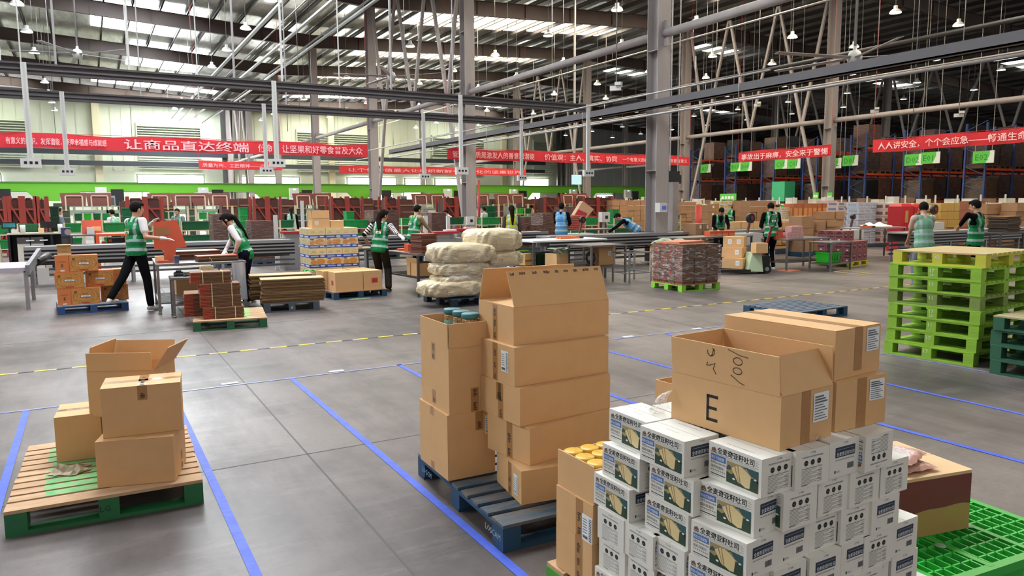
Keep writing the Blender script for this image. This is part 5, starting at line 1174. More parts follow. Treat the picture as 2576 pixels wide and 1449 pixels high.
filmw = film_mat('glossy_wrap', '#e3e2e2', .03, .5, 5.); filmb = film_mat('glossy_wrap_brown', '#b9b0b2', .08, .75, 6., (1, 1, 3), .5, .66)
def wrap(label, x0, y0, x1, y1, z0, z1, m, n=8, amp=.02, rz=0, o=(0, 0)):
    b = MB(m); P = [(x0, y0), (x1, y0), (x1, y1), (x0, y1)]; rd = random.Random(5)
    for i in range(4):
        a, c = Vector(P[i]), Vector(P[(i+1) % 4]); nn = Vector(((c-a).y, -(c-a).x)).normalized()
        b.grid(lambda u, v: (*(a+(c-a)*u+nn*amp*(.5+.5*math.sin(u*17+v*9+i))*math.sin(PI*u)), z0+(z1-z0)*v+.01*math.sin(u*11)*(v > .9)), 14, n)
    return tag(b.build('wrap_film', loc=(o[0], o[1], 0), rz=rz), label, 'film')
wrap('clear film wrapped round the middle of the cookie cartons', x0-.014, CY_-.014, x1+.014, CY_+.76, zb+.74, zb+.97, filmw, amp=.012)
carton('open cardboard box with label on top of the cookie cartons', (PY(785, 560, CY_+.05)[0], CY_+.05), 0, .34, .3, .19, ztop, flaps={'y0': 88, 'x0': 95, 'y1': 60}, stickers=(('y0', .05, .07, .07, .06, 'plain'),), flaplen=.15)
carton('low closed cardboard box beside the open one on the cookie cartons', (PY(829, 560, CY_+.1)[0]+.02, CY_+.1), 0, .26, .3, .14, ztop, seam='x')
# ---- four brown cartons on a dark blue pallet
pf = G(840, 755); pallet('dark blue pallet with four cardboard cartons and red stickers', (pf[0], pf[1], 0), R(4), 1.04, .95, .14, M('tan_topped_slats', '#9c7a5c', .7), blue_side, 9, .35)
q = Vector(pf); uu = Vector((math.cos(R(4)), math.sin(R(4)))); vv = Vector((-uu.y, uu.x)); rs_ = (('y0', .16, .12, .12, .09, 'red'),)
for a, b_, w, st, lb in ((.06, .06, .53, (('x0', .18, .10, .1, .09, 'red'),), 'front left carton with red sticker on its end'), (.60, .06, .37, rs_, 'front right carton with red sticker'), (-.02, .48, .5, (), 'back left carton behind the front one'), (.52, .48, .42, (), 'back right carton')):
    p = q+uu*a+vv*b_; carton('cardboard carton on the blue pallet: '+lb, (p.x, p.y), 4, w, .38, .345, .1412, seam='x', stickers=st, group='four cartons on the dark blue pallet')
x, y = G(905, 752); b = MB(M('pale_green_strap2', '#b5c9a0', .6)); b.tube([(x-.2, y, .006), (x-.12, y-.06, .006), (x+.05, y-.09, .006), (x+.2, y-.02, .006), (x+.1, y+.03, .006), (x-.05, y-.02, .02), (x-.2, y, .006)], .006, 5); tag(b.build('strap'), 'pale green strap loop dropped on the floor before the blue pallet', 'strap')
# ---- dark steel tables by the striped worker
ta = G(1058, 748); tb = G(1001, 729)
t = table('dark steel table with orange boxes by the striped worker', (ta[0]-.05, ta[1]), 1.15, 1.42, .80, 4, steel, steel_d, .36)
table('steel table left of the striped worker', (tb[0]-1.15, tb[1]+.62), 1.0, .7, .82, 0, steel, steel_d, .2)
zt2 = .801
def onT(px, py, z): return G(px, py, z)
for x, y, z, w, d, h, m, lb, nm in ((5.42, 13.35, zt2, .2, .2, .13, orange, 'square red orange box on the dark steel table', 'red_box'), (5.40, 13.70, zt2, .26, .14, .03, M('orange_tray', '#e0622c', .5), 'flat orange tray on the dark steel table', 'tray'), (4.72, 14.62, .8215, .22, .16, .05, card_lt, 'small card tray on the left table', 'card_tray')):
    b = MB(m); b.box(-w/2, 0, 0, w/2, d, h); b.box(-w/2+.01, .01, h, w/2-.01, d-.01, h+.004); tag(b.build(nm, loc=(x, y, z)), lb, 'box')
sheets('red edged folded cartons on the dark steel table', 5.40, 12.78, zt2, .34, .4, 14, .026, 10, M('maroon_sheet', '#6b3630', .7), redsheet, .012)
sheets('red folded cartons on the table left of the striped worker', 4.6, 14.95, .8215, .5, .35, 6, .02, 0, M('maroon_sheet', '#6b3630', .7), redsheet, .02)
carton('open tan carton on the shelf of the dark steel table', (ta[0]-.0, ta[1]+.12), 4, .42, .45, .24, .376, flaps={'x0': 100}, flaplen=.1, tapes=(('x0', .16, .0, .24, 'v'),))
# ---- wrapped sacks
sackm = M('cream_sack', '#d8c7a6', .33, noise=(9, .9), col2='#bba88a', bump=(7, 1.0), nscale=(1, 1, 2.5)); sackp = M('sack_print', '#8a7a60', .7)
def sack(label, c, L, Wd, H, rz, tilt=0, p=4.5):
    t = T('sack', label, 'sack', c, R(rz), 'cream sacks wrapped on the dark pallet'); t.rotation_euler = (R(tilt), 0, R(rz)); b = MB(sackm); n = 64; k = 18
    def fn(u, v):
        a = 2*PI*u; e = PI*(v-.5); ce = abs(math.cos(e))**.33; se = math.copysign(abs(math.sin(e))**.6, math.sin(e))
        cx = math.copysign(abs(math.cos(a))**(2/p), math.cos(a)); cy = math.copysign(abs(math.sin(a))**(2/p), math.sin(a))
        w_ = 1+.03*math.sin(a*7+e*3)+.03*math.sin(a*13-e*5)+.02*math.sin(a*23+e*7+L*9)
        return (L/2*cx*ce*w_, Wd/2*cy*ce*w_, H/2+H/2*se*(1+.05*math.sin(a*3)))
    b.grid(fn, n, k); b.build('bag', t)
    b = MB(sackp); b.rect(-L*.15, H*.35, L*.2, H*.6, (0, -Wd/2-.008, 0), (1, 0, 0), (0, 0, 1), M('sack_panel', '#cdb78f', .6)); b.tube([(L*.28, -Wd/2+.0, H*.75), (L*.32, -Wd/2-.012, H*.6), (L*.27, -Wd/2-.014, H*.45), (L*.33, -Wd/2-.012, H*.3), (L*.36, -Wd/2-.005, H*.5)], .004, 4); b.build('print', t)
    return t
sf = G(1150, 772); pallet('dark blue pallet under the wrapped cream sacks', (sf[0]-.1, sf[1]-.05, 0), R(6), 1.1, 1.0, .14, blue_side, M('very_dark_blue_pallet', '#15293a', .6), 9, .4)
SY = sf[1]+.28
def sk(px, py, L, Wd, H, rz, lb, dy=0, tilt=0):
    x, y, z = PY(px, py, SY+dy); sack(lb, (x, y, max(z, .16)), L, Wd, H, rz, tilt)
sk(1133, 755, 1.05, .62, .27, -4, 'bottom wrapped cream sack bulging to the left')
sk(1160, 722, 1.0, .62, .24, 2, 'second cream sack from the bottom of the wrapped pile', .05)
sk(1155, 691, .98, .62, .23, -6, 'third cream sack from the bottom, folded dark print showing', .05)
sk(1160, 660, 1.1, .75, .34, -8, 'large cream sack in the upper left of the wrapped pile', .1)
sk(1255, 668, .75, .6, .27, 4, 'cream sack at the right of the wrapped pile', .12)
sk(1238, 632, .95, .7, .40, 6, 'topmost bulging cream sack of the wrapped pile', .15)
x, y, z = PY(1180, 700, SY-.3)
b = MB(filmw)
for k, (z0, z1, x0_, x1_, yy) in enumerate(((.45, .95, x-.52, x+.55, SY-.36), (.2, .5, x-.6, x+.45, SY-.38))):
    b.grid(lambda u, v: (x0_+(x1_-x0_)*u, yy+.35*abs(2*u-1)**3+.02*math.sin(u*20+v*11), z0+(z1-z0)*v+.08*u), 20, 8)
tag(b.build('wrap_film'), 'clear wrapping film stretched round the cream sacks', 'film')
# ---- tables to the right of the sacks
t1 = G(1478, 735); 
table('long white topped table behind the sacks with crates below', (PY(1306, 640, 14.2)[0], 13.6), 2.0, .9, .90, 0, M('white_table_top', '#dcdcda', .35), steel_d, .32)
XT = PY(1306, 640, 14.2)[0]
carton('open brown carton with grey bag lining under the white table', (PY(1391, 690, 13.4)[0]+.0, 13.25), 12, .36, .36, .42, .15, flaps={'x0': 90, 'y0': 90}, flaplen=.06)
x = PY(1391, 650, 13.4)[0]; b = MB(M('grey_green_liner', '#8f9a84', .5, bump=(8, .8))); b.grid(lambda u, v: (x-.02+.42*u, 13.24+.1*u+.03*math.sin(u*13+v*4), .62+.12*v-.02*math.sin(u*9)), 14, 6); b.grid(lambda u, v: (x-.03+.40*u, 13.25+.36*v, .72+.02*math.sin(9*u)), 8, 8); tag(b.build('bag_liner'), 'grey green plastic liner folded over the brown carton rim', 'bag')
b = MB(M('wooden_crate', '#b08a50', .7)); x0_, x1_, z0, z1 = fr_(1321, 622, 1348, 650, 13.9); b.box(x0_, 13.9, .345, x1_, 14.15, .6); b.box(x0_-.002, 13.895, .44, x1_+.002, 13.9, .47, brp); tag(b.build('wooden_crate'), 'small tan wooden crate on the shelf under the white table', 'crate')
# stacking crates helper
tote_g = M('green_tote', '#1f9148', .45, noise=(6, .3), col2='#1b7f40'); tote_d = M('dark_green_tote', '#15603a', .5, noise=(6, .3), col2='#114d30'); tote_b = M('bright_green_tote', '#28b02c', .4); tote_n = M('deep_green_crate', '#123a26', .5)
def tote_mesh(w, d, h, m):
    b = MB(m); t = .012; i = .03
    for (sx, sy, ex, ey) in ((0, 0, w, t), (0, d-t, w, d), (0, t, t, d-t), (w-t, t, w, d-t)):
        pass
    b.hexa([(i, i, 0), (w-i, i, 0), (w-i, d-i, 0), (i, d-i, 0), (i-.002, i-.002, .01), (w-i+.002, i-.002, .01), (w-i+.002, d-i+.002, .01), (i-.002, d-i+.002, .01)])
    B = [(i, i), (w-i, i), (w-i, d-i), (i, d-i)]; Tp = [(0, 0), (w, 0), (w, d), (0, d)]; c = Vector((w/2, d/2, 0))
    for k in range(4):
        a, q = Vector((*B[k], .005)), Vector((*B[(k+1) % 4], .005)); ta_, tq = Vector((*Tp[k], h)), Vector((*Tp[(k+1) % 4], h)); n = Vector(((q-a).y, -(q-a).x, 0)).normalized()*t
        b.hexa([a-n, q-n, q, a, ta_-n, tq-n, tq, ta_]) if False else b.hexa([a, q, q-n, a-n, ta_, tq, tq-n, ta_-n])
    b.box(-.012, -.012, h-.03, w+.012, 0, h); b.box(-.012, d, h-.03, w+.012, d+.012, h); b.box(-.012, 0, h-.03, 0, d, h); b.box(w, 0, h-.03, w+.012, d, h)
    for k in range(1, 4): b.box(.02+.03+k*(w-.1)/4, -.004, h*.2, .02+.04+k*(w-.1)/4, .02, h-.03)
    return b.mesh('plastic_tote')
TOTE = {'g': tote_mesh(.55, .38, .26, tote_g), 'd': tote_mesh(.55, .38, .26, tote_d), 'b': tote_mesh(.55, .38, .26, tote_b), 'n': tote_mesh(.55, .38, .26, tote_n)}
def tote(x, y, z, k, label, rz=0, s=1., group=None, sz=None):
    o = add('plastic_tote', TOTE[k], None, (x, y, z), rz); o.scale = sz or (s, s, s); return tag(o, label, 'crate', group)
tote(PY(1349, 640, 13.9)[0], 13.85, .345, 'n', 'dark green plastic crate on the shelf under the white table', 0, 1)
table('steel table with orange bars and a lower grille shelf', (PY(1484, 660, 12.6)[0], 12.55), 1.0, .85, .82, 3, steel, steel, .35)
XT2 = PY(1484, 660, 12.6)[0]
carton('dark brown carton standing on the shelf of the steel table', (XT2+.42, 12.85), 2, .4, .4, .4, .366, stickers=(('y0', .25, .2, .09, .1, 'plain'),))
b = MB(blackm); b.cyl((XT2+.2, 12.9, .53), (XT2+.26, 12.9, .53), .14, n=18); b.cyl((XT2+.19, 12.9, .53), (XT2+.27, 12.9, .53), .05, n=12, m=alu); b.box(XT2+.15, 12.84, .363, XT2+.31, 12.96, .40); tag(b.build('desk_fan'), 'black round fan on the shelf of the steel table', 'fan')
for i, (px, py) in enumerate(((1440, 608), (1465, 611))):
    x, y = G(px, py, .90); b = MB(M('orange_bar', '#e06a2c', .5)); b.box(-.02-.25, -.03, 0, .25, .03, .045); b.box(.25, -.032, 0, .36, .032, .046, blackm); tag(b.build('orange_bar', loc=(XT+1.2+.55*i*.0, 13.95+.14*i, .9015)), 'orange and black bar on the tables, %s' % ('back one' if i else 'front one'), 'bar')
t = T('light_steel_frame', 'light steel open frame table left of the wrapped green pallet', 'table', (G(1583, 712)[0], G(1583, 712)[1], 0), R(2)); 
for x in (0, .62):
    for y in (0, .55): b = MB(alu); b.box(x-.015, y-.015, 0, x+.015, y+.015, .66); b.build('leg', t)
b = MB(alu)
for z in (.2, .64):
    for y in (0, .55): b.box(0, y-.012, z-.012, .62, y+.012, z+.012)
    for x in (0, .62): b.box(x-.012, 0, z-.012, x+.012, .55, z+.012)
b.build('rail', t)
# ---- wrapped bundles on the lime pallet
wf = G(1715, 735); pallet('lime green pallet under the film wrapped carton bundles', (wf[0], wf[1], 0), R(-3), .95, .95, .14, M('tan_topped_slats', '#9c7a5c', .7), limeg, 9, .35)
t = bundle_mesh(.30, .225, .108, True); bm1 = t.mesh('carton_bundle'); t = bundle_mesh(.30, .225, .108, False, n=7); bm2 = t.mesh('carton_bundle')
uu = Vector((math.cos(R(-3)), math.sin(R(-3)))); vv = Vector((-uu.y, uu.x)); q0 = Vector(wf); N_ = 0
for k in range(7):
    for a in range(3):
        for c in range(4):
            if 0 < a < 2 and 0 < c < 3 and k < 6: continue
            p = q0+uu*(.015+a*.305)+vv*(.015+c*.232)
            o = add('carton_bundle', bm1 if (a+c+k) % 3 != 1 else bm2, None, (p.x, p.y, .1412+k*.1095), R(-3+random.uniform(-1, 1)))
            tag(o, 'tied carton bundle under film, %s layer, %s row from the front, %s across' % (ORD[k], ORD[c], ORD[a]), 'cardboard', 'wrapped bundles on the lime pallet')
wrap('clear glossy film wrapped round the carton bundles on the lime pallet', -.015, -.015, .955, .955, .2, .88, filmb, 10, .025, R(-3), wf)
sheets('salmon sheets lying on top of the wrapped bundles', (q0+uu*.5+vv*.6).x, (q0+uu*.5+vv*.6).y, .908, .75, .5, 3, .012, 8, pinksheet, pinksheet, .04)
# ---- hand pallet truck with cartons
jf = G(1892, 690); jk = T('pallet_truck', 'pale green hand pallet truck carrying cartons beside the worker in striped trousers', 'pallet truck', (jf[0]-.1, jf[1]+.1, 0), R(-26))
pg = M('pale_green_machine', '#b9c9a6', .45); b = MB(blackm)
for y in (.0, .42): b.box(-1.05, y, .05, .12, y+.16, .11)
b.build('fork', jk); b = MB(pg); b.hexa([(.05, 0, .08), (.42, 0, .05), (.42, .58, .05), (.05, .58, .08), (.18, .08, .5), (.40, .08, .5), (.40, .5, .5), (.18, .5, .5)]); b.build('body', jk)
b = MB(blackm); b.box(.34, .1, .1, .62, .48, .42); b.build('motor', jk)
for y in (.08, .36): b = MB(blackm); b.cyl((.55, y, .11), (.55, y+.14, .11), .11, n=18); b.cyl((.55, y-.005, .11), (.55, y+.145, .11), .05, n=12, m=alu); b.build('wheel', jk)
b = MB(M('dark_red_tiller', '#7a1f1c', .5)); b.bar((.52, .29, .4), (.72, .29, 1.12), .05, .05); b.build('tiller', jk)
b = MB(blackm); b.tube([(.72, .29, 1.1), (.72, .12, 1.14), (.76, .10, 1.32), (.78, .16, 1.4), (.78, .42, 1.4), (.76, .48, 1.32), (.72, .46, 1.14), (.72, .29, 1.1)], .017, 8); b.build('handle', jk)
jq = G(1872, 680, .115)
for k, (px, py) in enumerate(((1868, 677), (1866, 649), (1871, 622))):
    z = .1115+k*.252; x, y = G(px, py, z)
    carton('brown carton on the pallet truck, %s of the stack' % ('bottom', 'middle', 'top')[k], (x, y), 28-(0, 3, -4)[k], .36, .5, .25, z, stickers=(('x0', .33, .08, .09, .11, 'plain'),)+((('x0', .12, .08, .09, .11, 'plain'),) if k == 2 else ()), group='cartons on the pallet truck')
carton('tilted brown carton leaning on the pallet truck', (jf[0]+.0, jf[1]-.10), -20, .30, .26, .24, .503, seam='x')
# ---- right steel tables
sx, sy = G(2008, 690); 
table('steel table with pink boxes beside the worker in striped trousers', (PY(1955, 640, 12.6)[0], 12.3), 1.75, .8, .80, 3, steel, steel, .22)
XR = PY(1955, 640, 12.6)[0]
table('smaller steel table in front with a bright green crate below', (G(2025, 678)[0], G(2025, 678)[1]-.75),   .95, .62, .72, 6, steel, steel, .18)
gx_, gy_ = G(2025, 678)
tote(gx_+.12, gy_-.6, .195, 'b', 'bright green plastic crate on the lower rail of the small steel table', R(6), 1)
pinkb = M('pink_box_print', '#d9a7a4', .6, noise=(40, .5), col2='#c98f90')
for i, (px0, px1, zz, lb) in enumerate(((1981, 2022, 0, 'pink patterned box on the steel table, lower one'), (1991, 2020, .15, 'pink patterned box stacked on the lower pink box'))):
    x0_, x1_, a_, b2 = fr_(px0, 580, px1, 600, 12.55); b = MB(pinkb); b.box(x0_, 12.55, .8012+zz, x1_, 12.75, .8012+zz+.145)
    for j in range(3): b.disc((x1_-x0_)*(.25+.25*j)+x0_, .87+zz, .014, (0, 12.548, 0), (1, 0, 0), (0, 0, 1), M('magenta_dot', '#b8607c', .6))
    tag(b.build('pink_box'), lb, 'box')
x0_, x1_, a_, b2 = fr_(1953, 577, 1968, 597, 12.6); b = MB(orange); b.box(x0_, 12.6, .8012, x1_+.02, 12.8, 1.0); b.box(x0_-.003, 12.597, .98, x1_+.023, 12.803, 1.0, redorange); tag(b.build('orange_box'), 'bright orange box on the steel table behind the worker in striped trousers', 'box')
sheets('red flat sheets on the steel table behind the pink boxes', XR+.75, 12.95, .8012, .8, .25, 3, .018, 3, redsheet, redsheet)
# maroon crates on the yellow pallet
yf = G(2135, 672); pallet('yellow pallet under the maroon snack cartons', (yf[0]+.1, yf[1], 0), R(12), 1.0, .95, .13, yellowg, yellowg, 9, .35)
mrn = M('maroon_carton', '#8e5458', .6, noise=(10, .4), col2='#7d464c'); mrd = M('dark_maroon_print', '#541f24', .6)
def maroon_mesh():
    b = MB(mrn); w, d, h = .31, .23, .265; b.box(0, 0, 0, w, d, h); e = .0015
    o, xd, yd = (0, -e, 0), (1, 0, 0), (0, 0, 1); b.disc(w/2, h*.55, .085, o, xd, yd, mrd, 18, .07); b.text('坚果', .05, w/2, h*.5, (0, -2*e, 0), xd, yd, M('pale_lettering', '#f3cfd2', .7), align='CENTER')
    o, xd = (-e, d, 0), (0, -1, 0); b.rect(.03, h*.66, d-.03, h*.80, o, xd, yd, mrd); b.rect(.03, h*.36, d-.03, h*.5, o, xd, yd, mrd); b.disc(d/2, h*.9, .07, o, xd, yd, mrd, 12, .02); b.rect(.09, .02, .14, .05, (-2*e, d, 0), xd, yd, white)
    return b.mesh('maroon_carton')
MM = maroon_mesh(); uu = Vector((math.cos(R(12)), math.sin(R(12)))); vv = Vector((-uu.y, uu.x)); q0 = Vector((yf[0]+.1, yf[1]))
for k in range(3):
    for a in range(3):
        for c in range(4):
            if k == 2 and (c == 0 or a == 2): continue
            p = q0+uu*(.015+a*.325)+vv*(.01+c*.236); o = add('maroon_carton', MM, None, (p.x, p.y, .1312+k*.2665), R(12)); tag(o, 'maroon snack carton on the yellow pallet, %s layer, %s row, %s across' % (ORD[k], ORD[c], ORD[a]), 'box', 'maroon snack cartons on the yellow pallet')
x, y = G(1985, 681); b = MB(pinksheet); b.box(-.3, -.18, 0, .3, .18, .01); b.box(.2, -.2, .0, .42, .1, .006, card_dk); tag(b.build('flat_carton', loc=(x, y, .002), rz=R(12)), 'salmon flat carton sheet lying on the floor by the steel tables', 'cardboard')
b = MB(M('yellow_strap', '#cdbb7c', .6)); pts = [(*G(px, py), .006) for px, py in ((2098, 684), (2130, 681), (2195, 690), (2170, 692), (2098, 684))]; b.tube(pts, .008, 5); tag(b.build('strap'), 'yellow strap loop lying on the floor near the lime pallet stack', 'strap')
# ---- pallet stacks at right
def stackp(F, yaw, w, d, n, h, mats, labs, marks=None, jit=.015):
    u = Vector((math.cos(R(yaw)), math.sin(R(yaw)))); F = Vector(F)
    for k in range(n):
        rd = random.Random(k+n); p = F+u*w+Vector((rd.uniform(-jit, jit), rd.uniform(-jit, jit)))
        pallet(labs(k), (p.x, p.y, k*(h+.0005)), R(yaw+90+rd.uniform(-.7, .7)), d, w, h, mats[k][0], mats[k][1], 10, .32, marks=(mats[k][2], [('17', 'R', 0), ('20', 'R', 0)][:0]+marks[k]) if marks and marks[k] else None, group='stacked empty pallets at right')
mk = [[] for _ in range(8)]
stackp((7.80, 4.06), 5, 1.2, .94, 8, .1455, [(lime, lime, stencil)]*4+[(lime2, lime2, stencil)]+[(lime, lime, stencil)]*2+[(M('wood_topped_slats', '#c3a079', .75, noise=(4, .8), col2='#b3b36a', nscale=(3, .3, 1)), yellowg, stencil)], lambda k: '%s pallet of the tall lime green stack at right' % ('bottom', 'second', 'third', 'fourth', 'fifth, darker green', 'sixth', 'seventh', 'top yellow')[k])
# stencilled numbers on the middle blocks of the tall stack (left facing side)
u5 = Vector((math.cos(R(5)), math.sin(R(5)), 0)); v5 = Vector((-u5.y, u5.x, 0)); Fs = Vector((7.80, 4.06, 0))
pals = [o for o in COL.objects if o.get('label', '').find('tall lime green stack') >= 0]
for k, o in enumerate(pals):
    b = MB(stencil); tx = ('17', '17', '11', '17', '11', '17', '17', '42')[k]; b.text(tx, .038, -.0, .07, (.94/2-.02+.05, 1.2+.0015, 0), (-1, 0, 0), (0, 0, 1), stencil)
    if k in (3, 6): b.text('20', .03, 0, .03, (.94/2+.03, 1.2+.0015, 0), (-1, 0, 0), (0, 0, 1), stencil)
    b.build('stencil', o)
df = G(2486, 936)
stackp((df[0], df[1]-.97), 2, 1.2, .95, 4, .1455, [(dkgreen, dkgreen, stencil)]*3+[(M('pale_dark_slats', '#a59a72', .75), dkgreen, stencil)], lambda k: '%s pallet of the low dark green stack at the right edge' % ('bottom', 'second', 'third', 'top')[k])
# ---- empty blue pallet
pb = [Vector(G(*p, .14)) for p in ((2014, 786), (2150, 767), (1857, 768))]; ax = pb[1]-pb[0]
pallet('empty dark blue pallet lying behind the brown cartons', (pb[0].x, pb[0].y, 0), math.atan2(ax.y, ax.x), 1.15, 1.0, .14, M('grey_blue_slats', '#5c6470', .7, noise=(8, .8), col2='#3c5068'), blue_side, 10, .3, marks=(stencil_b, [('LOGCM', 'R', .02)]))
# ================================================================ the workers
mp = onf(381, 781)
foot2 = G(268, 762, .15)
hp = PY(345, 655, mp[1]+.12)
def L_(root_pos, yaw, w):   # world point -> local to a person
    a = R(-yaw); d = Vector((w[0]-root_pos[0], w[1]-root_pos[1], 0)); return Vector((d.x*math.cos(a)-d.y*math.sin(a), d.x*math.sin(a)+d.y*math.cos(a), w[2]))
yw = -58
pel = L_(mp, yw, (hp[0]+.0, mp[1]+.16, .98)); f1 = L_(mp, yw, (mp[0], mp[1], .08)); f2 = L_(mp, yw, (foot2[0]+.04, foot2[1]-.35, .24))
h1 = L_(mp, yw, PY(411, 600, my+.44)); h0 = L_(mp, yw, PY(381, 563, my+.72))
person('worker in green vest stretching one leg back and holding the red carton blank', mp, yw, 1.76, pelvis=pel, lean=4, side=-3, twist=0, feet=[f2, f1], hands=[h0, h1], head=(-12, 6, 0), sleeve=.34, shirt=white_c, pants=black_c, gloves=(0, 1), vox=.009, foot_yaw=(15, -25), shoes=shoe_w, vlen=.09, curl=12, knee=[(.1, .6, .3), (0, 1, 0)], elbow=[(-.6, -.2, -.7), (.35, -.3, -1)])
gp_ = onf(626, 764); yw = 66
pel = L_(gp_, yw, (gp_[0]-.02, gp_[1]+.02, .90)); 
ha = L_(gp_, yw, PY(566, 640, my+.55)); hb = L_(gp_, yw, PY(592, 642, my+.50)); ha.z = hb.z = .925
person('ponytailed worker in green vest leaning over the packing table', gp_, yw, 1.64, pelvis=pel, lean=22, feet=[(-.08, .0, .08), (.09, -.05, .08)], hands=[hb, ha], head=(0, 26, 0), sleeve=.85, shirt=white_c, pants=navy_c, pantr=.022, hairlen=1, gloves=(0, 1), vox=.009, vlen=.16, patch=False, curl=20, band='one')
sp_ = (4.93, 13.72, 0); yw = -38
ha = L_(sp_, yw, PY(1030, 613, ta[1]+.45)); hb = L_(sp_, yw, (sp_[0]-.2, sp_[1]+.35, 1.0))
person('worker in green vest and striped shirt seen from behind at the dark steel table', sp_, yw, 1.62, pelvis=L_(sp_, yw, (sp_[0]-.06, sp_[1]+.0, .88)), lean=10, side=4, feet=[(-.1, .02, .08), (.12, -.04, .08)], hands=[hb, L_(sp_, yw, (PY(1028, 613, ta[1]+.35)[0], ta[1]+.35, .97))], head=(-38, 8, 0), sleeve=.8, shirt=white_c, stripes=black_c, pants=olive_c, pantr=.012, hairlen=2, hair=hair_br, gloves=(1,), vox=.009, shoes=shoe_b, vlen=.12)
# stripe trousers worker
p = onf(1938, 680); yw = -25
person('worker in green vest, dark sleeves and striped black trousers at the pallet truck', p, yw, 1.72, lean=8, feet=[(-.08, 0, .08), (.1, .05, .08)], hands=[(-.12, .32, 1.08), (.14, .3, 1.05)], head=(-20, 25, 0), sleeve=.95, shirt=black_c, pants=black_c, stripe_leg=(1, (.8, -.6, 0)), vox=.012, shoes=shoe_w)
FARP = [
 ((1046, 690), 1.70, -75, 'worker in tan shirt and green vest behind the striped worker', dict(shirt=tan_c, sleeve=.7, vest=green_v, pants=navy_c, hands=[(-.15, .42, .95), (.15, .45, .95)], lean=12), 520),
 ((1288, 675), 1.66, -20, 'worker in brown top and yellow green vest walking behind the sacks', dict(shirt=brown_c, vest=yel_v, pants=olive_c, hairlen=2, hair=hair_br, patch=False), 515),
 ((1412, 665), 1.72, -50, 'worker in blue vest with dark sleeves facing the sorting totes', dict(shirt=navy_c, vest=blue_v, pants=navy_c, patch=False, hands=[(-.1, .35, 1.1), (.12, .35, 1.1)]), 513),
 ((1583, 657), 1.70, 50, 'worker in blue vest bending over left of the big column', dict(shirt=navy_c, vest=blue_v, pants=black_c, lean=55, patch=False, hands=[(-.2, .75, .75), (.15, .75, .75)], head=(0, 20, 0)), 530),
 ((1810, 640), 1.62, 150, 'seated worker in green vest with bowed head behind the orange packs', dict(shirt=black_c, vest=green_v, pants=black_c, lean=18, head=(0, 35, 0), hands=[(-.15, .35, .95), (.15, .35, .95)], patch=False), 542),
 ((1835, 590), 1.66, -60, 'distant worker in dark green vest bending by the carton piles', dict(shirt=black_c, vest=green_v, pants=grey_c, lean=30, head=(0, 30, 0), patch=False), 512),
 ((2315, 735), 1.70, -30, 'worker in pale green vest and white shirt behind the lime pallets', dict(shirt=pinkc, sleeve=.4, vest=palegreen_v, pants=grey_c, lean=8, head=(-30, 20, 0), hands=[(-.1, .35, .95), (.14, .38, .95)], patch=False), 513),
 ((2446, 727), 1.72, 10, 'worker in green vest with raised dark sleeves at the far right table', dict(shirt=black_c, vest=green_v, pants=black_c, hands=[(-.38, .15, 1.25), (.42, .2, 1.15)], head=(0, 15, 0), elbow=[(-1, -.2, .4), (1, -.2, .4)]), 503),
 ((146, 640), 1.66, -60, 'distant worker in green vest left of the orange snack cartons', dict(shirt=grey_c, vest=palegreen_v, pants=black_c, patch=False), 513),
 ((287, 640), 1.62, 40, 'distant worker in green vest behind the basket shelf', dict(shirt=white_c, vest=palegreen_v, pants=black_c, lean=15, patch=False), 513),
 ((448, 640), 1.62, 150, 'distant worker in green vest facing forward at the totes', dict(shirt=grey_c, vest=green_v, pants=black_c, patch=False, lean=10), 516),
 ((732, 640), 1.62, -10, 'distant worker in pale green vest near the cookie cartons', dict(shirt=black_c, vest=palegreen_v, pants=grey_c, patch=False, hairlen=1), 518),
 ((1337, 620), 1.64, -15, 'distant worker in yellow top by the green totes', dict(shirt=yel_v, vest=None, pants=navy_c, patch=False), 508),
 ((1218, 640), 1.58, 30, 'distant worker in pale vest just right of the near column', dict(shirt=white_c, vest=palegreen_v, pants=black_c, patch=False), 515),
 ((1135, 640), 1.58, 60, 'distant worker in light clothes bending over the totes', dict(shirt=white_c, vest=None, pants=grey_c, patch=False, lean=35), 520),
 ((1597, 600), 1.66, 180, 'distant worker beside the big column in a green vest', dict(shirt=grey_c, vest=green_v, pants=black_c, patch=False), 500),
]
for (px, py), h, yaw, lb, kw, top in FARP:
    # distance from the floor or, when the feet are hidden, from the head height
    lean = kw.get('lean', 0); hh = h-.35*h*(1-math.cos(R(lean))) if lean else h
    hor = 520-.0065*(px-223); t_ = top
    if py in (640, 620, 590, 600): 
        y_ = {640: 27, 620: 33, 590: 37, 600: 36}[py]; 
        if px > 1700: y_ = 15.2 if px < 1820 else 24
        if px > 2400: y_ = 13.2
        x, y, _ = PY(px, top+20, y_)
    else: x, y = G(px, py)
    person(lb, (x, y), yaw, h, vox=.018, gloves=(), **kw) if False else person(lb, (x, y), yaw, h, pelvis=(0, -.25*math.sin(R(lean)), .93*h/1.7), vox=.016, **kw)
